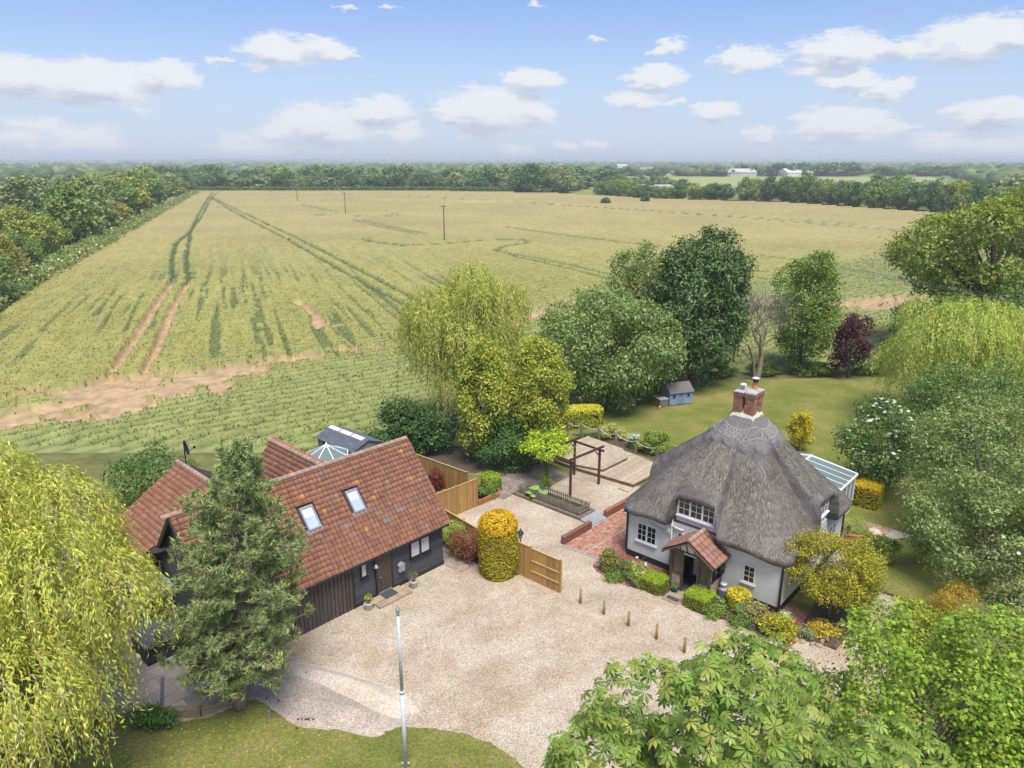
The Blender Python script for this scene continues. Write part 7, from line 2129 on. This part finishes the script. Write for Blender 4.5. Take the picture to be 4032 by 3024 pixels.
grassy('day_lily', 'arching strap leaves beside the left cube hedge', (6.25, 31.6, .05), .45, .35, 110, [(0.17, 0.2, 0.06), (0.24, 0.24, 0.09)], 25, .03, flop=.9)
grassy('poker_flower', 'reddish flower stems rising behind the peonies', (5.7, 33.3, .05), .85, .28, 40, [(0.33, 0.13, 0.06), (0.2, 0.17, 0.07)], 26, .018, flop=.2)
# bed right of the porch
shrub('hosta', 'broad leaved green plant right of the cube hedge', (9.35, 29.72, 0), (.5, .42, .26), G_MID + [(0.09, 0.17, 0.06)], 1200, .17, 27)
shrub('cranesbill', 'fresh green mound at the gravel edge', (9.3, 29.25, 0), (.55, .35, .24), G_LIGHT, 2200, .08, 28)
grassy('iris', 'blue green iris blades in the bed below the window', (10.35, 28.95, .05), .62, .28, 90, [(0.11, 0.18, 0.10), (0.14, 0.22, 0.12)], 29, .045, flop=.3)
shrub('spirea', 'grey green bronze tipped shrub before the cottage corner', (10.95, 28.75, 0), (.6, .55, .52), [(0.21, 0.23, 0.10), (0.26, 0.26, 0.12), (0.17, 0.16, 0.07)], 3400, .09, 30)
shrub('euonymus', 'bright golden variegated bush at the bed end', (11.75, 27.85, 0), (.72, .65, .5), [(0.30, 0.27, 0.026), (0.23, 0.24, 0.026), (0.10, 0.15, 0.022), (0.37, 0.31, 0.036)], 4600, .10, 31)
shrub('lavender', 'small silvery grey shrub against the black plinth', (12.15, 28.55, 0), (.38, .34, .34), [(0.33, 0.38, 0.31), (0.40, 0.44, 0.37)], 1500, .07, 32)
shrub('cranesbill', 'low mixed green foliage between iris and golden bush', (10.3, 28.5, 0), (.5, .35, .2), G_MID, 1600, .09, 33)
# golden shrub tree and the dark shrubs behind it
tree('golden_shrub', 'golden yellow small leaved tree at the cottage corner', (14.5, 29.1, 0), (.1, -.05, 2.55), (1.95, 1.85, 1.65), [(0.27, 0.24, 0.024), (0.34, 0.295, 0.03), (0.18, 0.18, 0.028), (0.10, 0.125, 0.032)], 2300, 9, .09, .62, 41, 26, .36, .70, .10, .07, bark='bark_grey', under=.25, clump=.2)
shrub('golden_shrub', 'low yellow leaved sprigs under the golden tree', (13.6, 27.75, 0), (.85, .5, .36), [(0.42, 0.32, 0.035), (0.28, 0.25, 0.06), (0.5, 0.38, .05)], 1500, .08, 42)
shrub('hebe', 'grey blue pebble leaved plant under the golden tree', (12.9, 27.65, 0), (.5, .35, .22), [(0.25, 0.28, 0.28), (0.16, 0.2, 0.16), (0.12, 0.17, 0.08)], 1200, .07, 43)
shrub('laurel', 'dark green laurel behind the golden tree', (16.2, 30.9, 0), (1.15, 1.1, .95), G_DARK, 5200, .13, 44)
shrub('laurel', 'dark glossy shrub along the gravel path', (17.6, 32.6, 0), (.95, .95, .8), G_DARK + G_MID, 4200, .12, 45)
shrub('st_johns_wort', 'green shrub with a few yellow flowers by the side path', (19.2, 34.4, 0), (1.1, 1.0, .75), G_MID + [(0.12, 0.16, 0.03), (0.33, 0.30, 0.03)], 5200, .11, 46)
shrub('grasses', 'loose pale green herbs beside the low brick wall', (19.4, 37.1, 0), (.95, .8, .38), [(0.17, 0.22, 0.07), (0.22, 0.25, 0.09)], 2600, .12, 47, asp=.25)
# deck side
s_ = shrub('shrub', 'pale variegated shrub behind the rope', (7.6, 51.6, 0), (1.05, .8, .65), [(0.29, 0.31, 0.14), (0.34, 0.34, 0.17), (0.20, 0.23, 0.08)], 3600, .12, 51)
shrub('shrub', 'rounded green bush between the rope posts and lawn', (10.1, 48.9, 0), (1.15, 1.0, .9), G_LIGHT + [(0.26, 0.27, .06)], 4600, .13, 52)
shrub('shrub', 'yellowish low shrub near the thatch edge', (11.6, 48.4, 0), (.8, .6, .4), G_LIGHT + G_YEL, 1800, .12, 53)
iris = grassy('iris', 'clump of white flowered irises behind the rope', (8.75, 49.75, .04), .85, .55, 170, [(0.07, 0.13, 0.06), (0.09, 0.16, 0.07)], 54, .05, flop=.18)
rr_ = np.random.default_rng(2); blooms(iris, np.stack([rr_.uniform(-.5, .5, 46), rr_.uniform(-.35, .35, 46), rr_.uniform(.78, 1.05, 46)], 1), .075, [(0.86, 0.86, 0.84), (0.8, 0.78, 0.86)], 4, flat=False)
shrub('shrub', 'dark low ground cover at the foot of the rope posts', (6.4, 51.6, 0), (1.2, .5, .25), [(0.06, 0.10, 0.06), (0.08, 0.13, 0.07)], 1800, .1, 55)
# gunnera-like leaves in the raised bed
gb = thing('rhubarb', 'big round green leaves in the raised bed', 'plant', (1.35, 41.6, .15))
mb = MB()
for x, y, z, r_ in ((0, 0, .62, .34), (.55, -.4, .5, .28), (-.3, -.2, .4, .26), (.25, .1, .35, .24), (-.1, -.5, .3, .2)):
    n0 = len(mb.v); mb.v.append((x, y, z))
    for k in range(12): t = 2 * math.pi * k / 12; mb.v.append((x + r_ * math.cos(t) * (1 + .1 * (k % 2)), y + r_ * .9 * math.sin(t), z - .08 + .05 * math.sin(2 * t)))
    mb.f += [(n0, n0 + 1 + k, n0 + 1 + (k + 1) % 12) for k in range(12)]
col = np.tile([0.17, 0.27, 0.085], (len(mb.v), 1))
fast('leaf', np.array(mb.v), np.array(mb.f), M_['leaf'], gb, col)
sm_ = MB()
for x, y, z, r_ in ((0, 0, .6, .34), (.55, -.4, .48, .28), (-.3, -.2, .38, .26)): sm_.tube([(.1, -.15, 0), (x * .6, y * .6, z * .6), (x, y, z)], .015, 5)
sm_.build('stalk', M_['twig_yellow'], gb)
shrub('weeds', 'thin straggly greens at the far end of the raised bed', (3.0, 40.2, .12), (.9, .3, .16), G_MID, 500, .07, 56, stem=0.012)
# vine on the pergola
tree('golden_hop', 'bright lime green climber covering the back of the pergola', (2.15, 43.1, 0), (.25, 1.5, 2.45), (1.6, 1.7, .62), LIME + [(0.36, 0.42, 0.06)], 620, 8, .15, .7, 61, 12, .45, .6, .16, .11, cat='climber', droop=.8, bark='bark')
shrub('ivy', 'ivy climbing the foot of the vine stem', (2.2, 42.95, 0), (.32, .32, .6), G_MID, 900, .1, 62)
tree('laurel', 'big dark glossy laurel under the yellow green trees', (-.1, 46.3, 0), (0, 0, 1.75), (2.2, 1.7, 1.75), [(0.055, 0.115, 0.035), (0.08, 0.15, 0.045), (0.04, 0.085, 0.028)], 1300, 6, .17, .55, 63, 14, .42, .64, .16, .08)

# ================================================================ garden trees
GOLD = [(0.21, 0.245, 0.048), (0.26, 0.28, 0.055), (0.165, 0.205, 0.044), (0.30, 0.295, 0.06)]
tree('holm_maple', 'twin topped yellow green tree in front of the willow, broader half', (-1.7, 47.2, 0), (0, 0, 4.8), (1.85, 1.8, 4.25), GOLD, 2800, 8, .18, .6, 71, 20, .36, .70, .2, .16, bark='bark')
tree('holm_maple', 'twin topped yellow green tree in front of the willow, nearer the deck', (1.75, 47.0, 0), (0, 0, 4.5), (1.95, 1.9, 4.0), GOLD, 2800, 8, .18, .6, 72, 20, .36, .70, .2, .16, bark='bark')
willow('weeping_willow', 'tall weeping willow between the barn shed and the sycamore', (-3.9, 53.2, 0), (.4, 0, 7.6), (4.5, 4.2, 5.0), [(0.235, 0.27, 0.07), (0.29, 0.315, 0.085), (0.185, 0.22, 0.056), (0.32, 0.335, 0.10)], 2900, 18, 73, .26, .052, (.8, 3.3), .34, lobes=26, lsize=.34, spread=.74, out=.22)
shrub('viburnum', 'broad dark green shrub between the shed and the willow', (-7.3, 49.2, 0), (2.95, 2.2, 2.0), [(0.045, 0.095, 0.035), (0.065, 0.125, 0.045), (0.035, 0.07, 0.026)], 11000, .22, 74, lobes=14, crad=.16)
tree('sycamore', 'broad dome shaped green tree beside the playhouse', (8.1, 59.9, 0), (0, 0, 5.1), (6.0, 5.2, 4.9), [(0.125, 0.172, 0.068), (0.165, 0.215, 0.085), (0.092, 0.135, 0.052), (0.205, 0.25, 0.105)], 3600, 8, .28, .6, 75, 36, .33, .74, .28, .28, droop=.6)
tree('leylandii', 'tall dark conifer rising above the playhouse', (16.4, 64.8, 0), (0, 0, 7.3), (4.5, 4.2, 7.2), [(0.048, 0.085, 0.036), (0.068, 0.11, 0.044), (0.092, 0.14, 0.054)], 4000, 8, .38, .34, 76, 46, .31, .72, .26, .3, leaf='needle', up=.25, droop=.7, wild=.45)
tree('ash_tree', 'lighter green tree squeezed behind the dark conifer', (11.6, 66.5, 0), (0, 0, 8.4), (3.3, 3.0, 5.0), [(0.115, 0.155, 0.055), (0.15, 0.19, 0.07), (0.085, 0.125, 0.042)], 1500, 8, .24, .55, 77, 18, .34, .72, .25, .22)
tree('field_maple', 'upright fresh green tree behind the bare tree', (28.2, 69.5, 0), (0, 0, 6.3), (3.1, 3.0, 6.3), [(0.115, 0.165, 0.04), (0.15, 0.205, 0.05), (0.085, 0.13, 0.032)], 2300, 8, .23, .6, 78, 24, .32, .74, .25, .2)
tree('copper_beech', 'small dark purple leaved tree at the lawn edge', (32.3, 67.8, 0), (0, 0, 3.5), (1.8, 1.7, 3.1), [(0.055, 0.022, 0.035), (0.085, 0.032, 0.045), (0.04, 0.016, 0.024)], 1100, 7, .19, .65, 79, 15, .38, .66, .2, .1)
willow('weeping_willow', 'wide golden weeping willow at the right of the back lawn', (35.0, 54.8, 0), (0, 0, 5.8), (6.6, 5.2, 4.5), [(0.25, 0.30, 0.075), (0.295, 0.34, 0.09), (0.20, 0.255, 0.064), (0.325, 0.355, 0.105)], 3000, 18, 80, .27, .055, (.8, 3.0), .4, lobes=26, lsize=.32, spread=.76, out=.30)
tree('oak', 'large spreading oak standing over the golden willow', (50.5, 76, 0), (0, 0, 11.0), (10.5, 8.0, 6.2), [(0.15, 0.185, 0.045), (0.19, 0.22, 0.055), (0.115, 0.15, 0.038)], 4200, 8, .38, .6, 81, 40, .32, .74, .35, .5)
for i, (x, y, w, h) in enumerate([(46.5, 69.5, 5.5, 4.4), (54, 71, 6, 4.8), (43.5, 74, 4.5, 3.4), (61, 74, 6, 5.2)]):
    tree('thorn_tree', ['mid green thorn tree below the oak, behind the wires', 'dense green tree filling the edge below the oak', 'dark bushy thorn at the field gap', 'green tree at the far edge beyond the oak'][i], (x, y, 0), (0, 0, h), (w, w * .9, h), G_MID + [(0.11, 0.145, 0.06)], 1500, 7, .28, .6, 82 + i, 18, .34, .7, .3, .2)
el_ = tree('elder', 'elder bush covered in flat white flower heads', (22.9, 42.6, 0), (0, 0, 3.1), (2.5, 2.3, 2.9), G_DARK + G_MID, 1500, 7, .17, .6, 90, 18, .36, .70, .18, .12)
rr_ = np.random.default_rng(8); Pe, re_ = make_lobes(np.random.default_rng(90), (0, 0, 3.1), (2.5, 2.3, 2.9), 18, .36, .70)
pe_, de_ = lobe_points(rr_, Pe, re_, 260, 1.02, 1.12, .1); blooms(el_, pe_[de_[:, 1] < .45], .13, [(0.78, 0.77, 0.66), (0.84, 0.83, 0.74)], 9, 'flower_heads', 6)
tree('golden_robinia', 'slim bright yellow tree seen past the thatch', (20.6, 49.3, 0), (0, 0, 1.6), (.85, .8, 1.5), [(0.33, 0.285, 0.02), (0.38, 0.325, 0.028), (0.26, 0.235, 0.02)], 620, 7, .14, .5, 91, 14, .4, .66, .14, .05, droop=.5)
BR = [(0.135, 0.18, 0.07), (0.17, 0.215, 0.085), (0.10, 0.145, 0.056), (0.205, 0.235, 0.10)]
for i, (x, y, cz, rx, ry, rz) in enumerate([(26.4, 37.6, 3.9, 4.3, 3.8, 3.8), (23.2, 31.8, 2.7, 3.5, 3.2, 2.7), (29.5, 44.5, 4.1, 4.0, 3.6, 3.9), (29.5, 33.5, 4.0, 4.2, 4, 4.0), (25.8, 27.2, 2.5, 3.4, 3, 2.6), (31, 49.0, 3.0, 3.2, 2.6, 2.9)]):
    t = tree('hedge_bush', ['tall rounded green bush right of the elder', 'wide green bush hanging over the dry grass path', 'dark green bush below the golden willow', 'dense green bush behind the wide one', 'green bush above the hazel and the path end', 'shadowed bush under the golden willow'][i], (x, y, 0), (0, 0, cz), (rx, ry, rz), BR if i != 2 else G_DARK + G_MID, 2100, 7, .17, .6, 92 + i, 26, .30, .78, .2, .12)
    if i == 1:
        pe_, de_ = lobe_points(np.random.default_rng(3), *make_lobes(np.random.default_rng(93), (0, 0, cz), (rx, ry, rz), 26, .30, .78), 30, 1.0, 1.1, .1); blooms(t, pe_[de_[:, 0] < 0.2], .12, [(0.8, 0.79, 0.7)], 5, 'flower_heads', 6)
shrub('cotoneaster', 'orange brown feathery bush at the path end', (20.3, 29.2, 0), (1.2, 1.0, .9), [(0.27, 0.20, 0.035), (0.22, 0.18, 0.04), (0.33, 0.24, 0.04)], 5200, .10, 99, asp=.3)
shrub('golden_privet', 'yellow spotted bush at the bend of the gravel path', (17.3, 27.2, 0), (1.5, 1.3, 1.1), [(0.12, 0.18, 0.03), (0.19, 0.24, 0.035), (0.40, 0.36, 0.05), (0.09, 0.14, 0.03)], 6000, .10, 100)
tree('tamarisk', 'feathery grey green shrub beside the hazel', (19.3, 22.6, 0), (0, 0, 2.9), (3.2, 2.8, 2.7), [(0.19, 0.21, 0.10), (0.235, 0.25, 0.125), (0.15, 0.165, 0.075)], 2000, 9, .13, .2, 101, 24, .30, .76, .16, .09)
HZ = [(0.13, 0.195, 0.028), (0.165, 0.23, 0.036), (0.10, 0.155, 0.024), (0.20, 0.255, 0.042)]
tree('hazel', 'bright lime green hazel filling the corner beside the chestnut', (12.2, 17.6, 0), (0, 0, 4.6), (3.4, 3.0, 3.3), HZ, 3900, 7, .125, .8, 102, 30, .32, .76, .14, .12, up=.8, droop=.2)
tree('hazel', 'second lime green hazel stretching out of the frame', (15.6, 16.0, 0), (0, 0, 4.3), (3.0, 2.8, 2.9), HZ, 2700, 7, .125, .8, 103, 24, .34, .74, .14, .1, up=.8, droop=.2)
for i, (x, y, a, b, c) in enumerate([(20, 68.4, 1.8, 1.0, .75), (24.5, 68.8, 2.2, 1.0, .7), (29.5, 68.6, 2.6, 1.0, .8), (34.5, 69, 2.0, 1.1, .9), (12.5, 63.5, 1.6, 1.2, .8)]):
    shrub('undergrowth', 'rough green nettles and brambles, clump ' + ['under the dark conifer', 'at the bare tree', 'under the upright green tree', 'beside the purple tree', 'behind the playhouse'][i], (x, y, 0), (a, b, c), [(0.085, 0.13, 0.035), (0.12, 0.16, 0.045), (0.06, 0.10, 0.03)], 3400, .17, 110 + i)
shrub('undergrowth', 'grassy bramble clump behind the garden shed', (-9.5, 48.9, 0), (2.2, 1.2, .8), [(0.13, 0.17, 0.05), (0.17, 0.2, 0.07), (0.09, 0.13, 0.04)], 4200, .16, 116)
shrub('undergrowth', 'rough green growth left of the garden shed', (-14.6, 47.0, 0), (1.8, 1.2, .6), [(0.13, 0.17, 0.05), (0.17, 0.2, 0.07)], 3000, .15, 117)
tree('hawthorn', 'dark green bush beside the far barn wing', (-19.8, 37.4, 0), (0, 0, 2.6), (2.4, 2.1, 2.5), G_MID + G_DARK, 1100, 7, .17, .6, 118, 14, .4, .66, .2, .1)
shrub('box_bush', 'small dark green bush against the patio wall', (-13.2, 22.35, 0), (.85, .55, .42), [(0.06, 0.12, 0.03), (0.085, 0.16, 0.04)], 3000, .09, 119)

# ---------------------------------------------------------------- bare tree
def bare_tree(label, base, h, seed):
    rng = random.Random(seed); t = thing('bare_tree', label, 'tree', base)
    tr = MB(); tw = MB()
    def grow(p, d, L, r, lev):
        n = 4; pts = [p]; rad = [r]
        for i in range(n):
            d = (d + Vector((rng.uniform(-.22, .22), rng.uniform(-.22, .22), rng.uniform(-.05, .16)))).normalized()
            p = p + d * (L / n); pts.append(p); rad.append(r * (1 - .45 * (i + 1) / n))
        (tr if lev < 3 else tw).tube(pts, [max(q, .014) for q in rad], 6 if lev < 2 else 4, cap=False)
        if lev >= 5: return
        k = (4, 3, 3, 4, 3)[lev]
        for i in range(k):
            q = pts[rng.randint(2, n)] if lev else pts[n - (i % 2)]
            a = rng.uniform(0, 2 * math.pi); sp_ = rng.uniform(.55, 1.15) if lev else rng.uniform(.55, .8)
            nd_ = (d + Vector((math.cos(a), math.sin(a), .15)) * sp_).normalized()
            grow(q, nd_, L * rng.uniform(.66, .92), rad[-1] * rng.uniform(.55, .8), lev + 1)
    grow(Vector((0, 0, 0)), Vector((.03, 0, 1)), h * .27, .30, 0)
    grow(Vector((-.25, .1, 0)), Vector((-.3, 0, 1)), h * .34, .17, 1)
    tr.build('trunk', M_['bark_dead'], t, smooth=True); tw.build('twigs', M_['bark_grey'], t)
bare_tree('leafless brown tree standing at the far lawn edge', (23.4, 67.2, 0), 11.0, 5)

# ---------------------------------------------------------------- pine by the barn
def pine(label, base, h, seed):
    rng = np.random.default_rng(seed); t = thing('pine_tree', label, 'tree', base)
    lean = lambda z: np.array([.10 * z, .03 * z, z])
    mb = MB(); mb.tube([tuple(lean(h * i / 8)) for i in range(9)], [.27 - .24 * i / 8 for i in range(9)], 10)
    tips = []; dirs = []
    z = 1.5
    while z < h - .25:
        f = z / h
        rad = 2.8 * np.interp(f, [0, .12, .3, .5, .7, .85, 1], [.28, .58, .96, .95, .64, .34, .04])
        nb = int(np.interp(f, [0, .2, 1], [4, 8, 4]))
        a0 = rng.uniform(0, 6.28)
        for k in range(nb):
            a = a0 + 6.283 * k / nb + rng.normal(scale=.2); L = rad * rng.uniform(.72, 1.12)
            s = lean(z); d = np.array([math.cos(a), math.sin(a), 0])
            rise = np.interp(f, [0, .3, .7, 1], [-.30, .12, .5, 1.1])
            pts = [s + d * L * q + np.array([0, 0, L * rise * q * (0.4 + .6 * q)]) + rng.normal(scale=.04, size=3) for q in np.linspace(0, 1, 6)]
            mb.tube([tuple(p) for p in pts], list(np.linspace(.055 * (1 - f * .5), .012, 6)), 5, cap=False)
            ntw = int(5 + L * 5.2)
            for j in range(ntw):
                q = rng.uniform(.28, 1.02); p = s + d * L * q + np.array([0, 0, L * rise * q * (.4 + .6 * q)])
                side = np.array([-d[1], d[0], 0]) * rng.normal(scale=.34 * L * (.35 + .4 * (1 - q)))
                tp = p + side + np.array([0, 0, abs(rng.normal(scale=.14)) + .05])
                mb.tube([tuple(p), tuple((p + tp) / 2 + np.array([0, 0, -.03])), tuple(tp)], [.014, .01, .006], 3, cap=False)
                dd = unit((d * .5 + side * .4 + np.array([0, 0, 1.0]) + rng.normal(scale=.25, size=3))[None])[0]
                for g in range(3):
                    tips.append(tp - (tp - p) * .33 * g + rng.normal(scale=.06, size=3)); dirs.append(dd)
        z += np.interp(f, [0, .5, 1], [.42, .34, .30])
    for k in range(9):                                  # leader candles
        a = rng.uniform(0, 6.28); q = rng.uniform(0, .5); tips.append(lean(h - .35) + np.array([math.cos(a) * q, math.sin(a) * q, rng.uniform(-.4, .35)])); dirs.append(np.array([0, 0, 1.0]))
    T = np.array(tips); D = np.array(dirs)
    per = 16; n = len(T) * per
    dn = unit(np.repeat(D, per, 0) * .75 + sphere_dirs(rng, n) * .95)
    B = np.repeat(T, per, 0) - np.repeat(D, per, 0) * rng.uniform(0, .16, (n, 1))
    L = rng.uniform(.13, .24, n)[:, None]
    sd = unit(np.cross(dn, sphere_dirs(rng, n))) * .019
    V = np.stack([B - sd, B + sd, B + dn * L], 1).reshape(-1, 3)
    sh = np.repeat(1 + rng.uniform(-.3, .35, (len(T), 1)), per, 0)
    col = leafcol(rng, n, [(0.14, 0.18, 0.078), (0.18, 0.22, 0.095), (0.105, 0.145, 0.064), (0.235, 0.265, 0.12)], .2) * sh
    fast('crown', V, np.arange(n * 3).reshape(-1, 3), M_['needle'], t, np.repeat(col, 3, 0))
    # pale new candles on the shoot ends
    up = rng.choice(len(T), len(T) // 5, replace=False); C = T[up] + np.array([0, 0, .05]); n2_ = len(C)
    Vc, Fc = leaves(C, unit(sphere_dirs(rng, n2_) * np.array([1, 1, .1])), np.tile([0, 0, 1.0], (n2_, 1)) + rng.normal(scale=.15, size=(n2_, 3)), .2, .035, .02)
    fast('candles', Vc, Fc, M_['leaf'], t, np.repeat(leafcol(rng, n2_, [(0.26, 0.27, 0.12), (0.22, 0.25, 0.10)]), 4, 0))
    mb.build('trunk', M_['bark_pine'], t, smooth=True)
pine('tall dark green pine standing before the barn', (-10.4, 23.3, 0), 10.7, 7)

# ---------------------------------------------------------------- the big willow at the near corner
willow('weeping_willow', 'huge bright green weeping willow filling the near corner', (-17.55, 19.2, 0), (-.2, .2, 6.5), (5.9, 5.6, 5.0), [(0.29, 0.32, 0.07), (0.335, 0.35, 0.075), (0.245, 0.28, 0.062), (0.37, 0.365, 0.085), (0.32, 0.345, 0.15)], 8200, 20, 201, .17, .042, (.5, 2.3), .5, lobes=40, lsize=.28, spread=.80, low=.35, out=.30, wild=.06)

# ---------------------------------------------------------------- horse chestnut below the camera
def chestnut(label, base, C, Rad, seed, n):
    rng = np.random.default_rng(seed); t = thing('horse_chestnut', label, 'tree', base)
    P, r = make_lobes(rng, C, Rad, 26, .30, .80)
    p, d = lobe_points(rng, P, r, n, .8, 1.06, under=.25)
    Vs = []; Cs = []
    N0 = unit(d * .55 + np.array([0, 0, .85]) + rng.normal(scale=.28, size=d.shape))
    X0 = unit(np.cross(N0, rng.normal(size=d.shape))); Y0 = np.cross(N0, X0)
    S = rng.uniform(.13, .28, n)
    base_c = leafcol(rng, n, [(0.115, 0.17, 0.036), (0.15, 0.205, 0.045), (0.085, 0.135, 0.03), (0.19, 0.225, 0.06)], .28)
    F = []
    for k in range(7):
        a = (k - 3) * .80; sz = S * (1.0 - .09 * abs(k - 3))
        u = X0 * math.cos(a) + Y0 * math.sin(a); v = np.cross(N0, u); sz = sz[:, None]
        dr = .30 + rng.uniform(0, .35, (n, 1))
        b = p + u * sz * .06; m = p + u * sz * .62 + N0 * sz * (.10 - dr * .35); e = p + u * sz * 1.02 - N0 * sz * dr
        l = m + v * sz * .20 - N0 * sz * .05; rr = m - v * sz * .20 - N0 * sz * .05
        # two blades meeting at the midrib
        Vs.append(np.stack([b, m, e, l, rr], 1)); Cs.append(np.repeat((base_c * (1 + rng.uniform(-.1, .1, (n, 1))))[:, None], 5, 1))
    V = np.concatenate(Vs).reshape(-1, 3); Cc = np.concatenate(Cs).reshape(-1, 3); o = (np.arange(n * 7) * 5)[:, None]
    F = np.concatenate([o + np.array([0, 3, 1]), o + np.array([3, 2, 1]), o + np.array([0, 1, 4]), o + np.array([1, 2, 4])])
    fast('crown', V, F, M_['leaf'], t, Cc)
    # spent flower spikes with young conkers
    k = rng.choice(n, 150, replace=False); Q = p[k] + N0[k] * .05
    Vb = []; bmx = bmesh.new(); bmesh.ops.create_icosphere(bmx, subdivisions=1, radius=.018); bv = np.array([q.co[:] for q in bmx.verts]); bf = np.array([[q.index for q in f.verts] for f in bmx.faces]); bmx.free()
    pos = np.concatenate([Q + N0[k] * rng.uniform(0, .16, (150, 1)) + rng.normal(scale=.03, size=(150, 3)) for _ in range(6)])
    Vb = (bv[None] + pos[:, None]).reshape(-1, 3); Fb = (bf[None] + (np.arange(len(pos)) * len(bv))[:, None, None]).reshape(-1, 3)
    fast('flower_spikes', Vb, Fb, M_['petal'], t, np.repeat(leafcol(rng, len(pos), [(0.48, 0.42, 0.16), (0.36, 0.38, 0.13)], .2), len(bv), 0))
    limbs('trunk', (0, 0, -.05), [tuple(q) for q in P], .3, M_['bark'], t, rng, fork=(C[0] * .7, C[1] * .7, C[2] * .75))
chestnut('large horse chestnut crown with broad fingered leaves below the camera', (4.8, 11.6, 0), (0, .2, 7.2), (4.0, 3.0, 3.7), 301, 4300)
# fallen leaves on the near lawn
rgf = np.random.default_rng(44); n = 240
P = np.stack([rgf.uniform(-14, -6, n), rgf.uniform(19.4, 22.6, n), np.full(n, .045)], 1)
Vf, Ff = leaves(P, unit(np.tile([0, 0, 1.0], (n, 1)) + rgf.normal(scale=.2, size=(n, 3))), rgf.normal(size=(n, 3)), .09, .025, .05)
tag(fast('fallen_leaves', Vf, Ff, M_['leaf'], None, np.repeat(leafcol(rgf, n, [(0.42, 0.34, 0.10), (0.5, 0.4, 0.16)]), 4, 0)), 'pale fallen willow leaves scattered on the near lawn', 'leaves', kind='stuff')

# ================================================================ summer haze over the land
hm = bpy.data.materials.new('haze'); hm.use_nodes = True
hn = hm.node_tree; hn.nodes.clear()
ho = hn.nodes.new('ShaderNodeOutputMaterial'); hv = hn.nodes.new('ShaderNodeVolumePrincipled')
hv.inputs['Color'].default_value = (0.93, 0.97, 1.0, 1)
hv.inputs['Density'].default_value = HAZE
hv.inputs['Anisotropy'].default_value = 0.0
hn.links.new(hv.outputs[0], ho.inputs['Volume'])
hz_o = MB().box(-13500, 13500, -13500, 13500, -4, 72).build('haze', hm)
tag(hz_o, 'thin blue summer haze over the whole landscape', 'haze', kind='stuff')
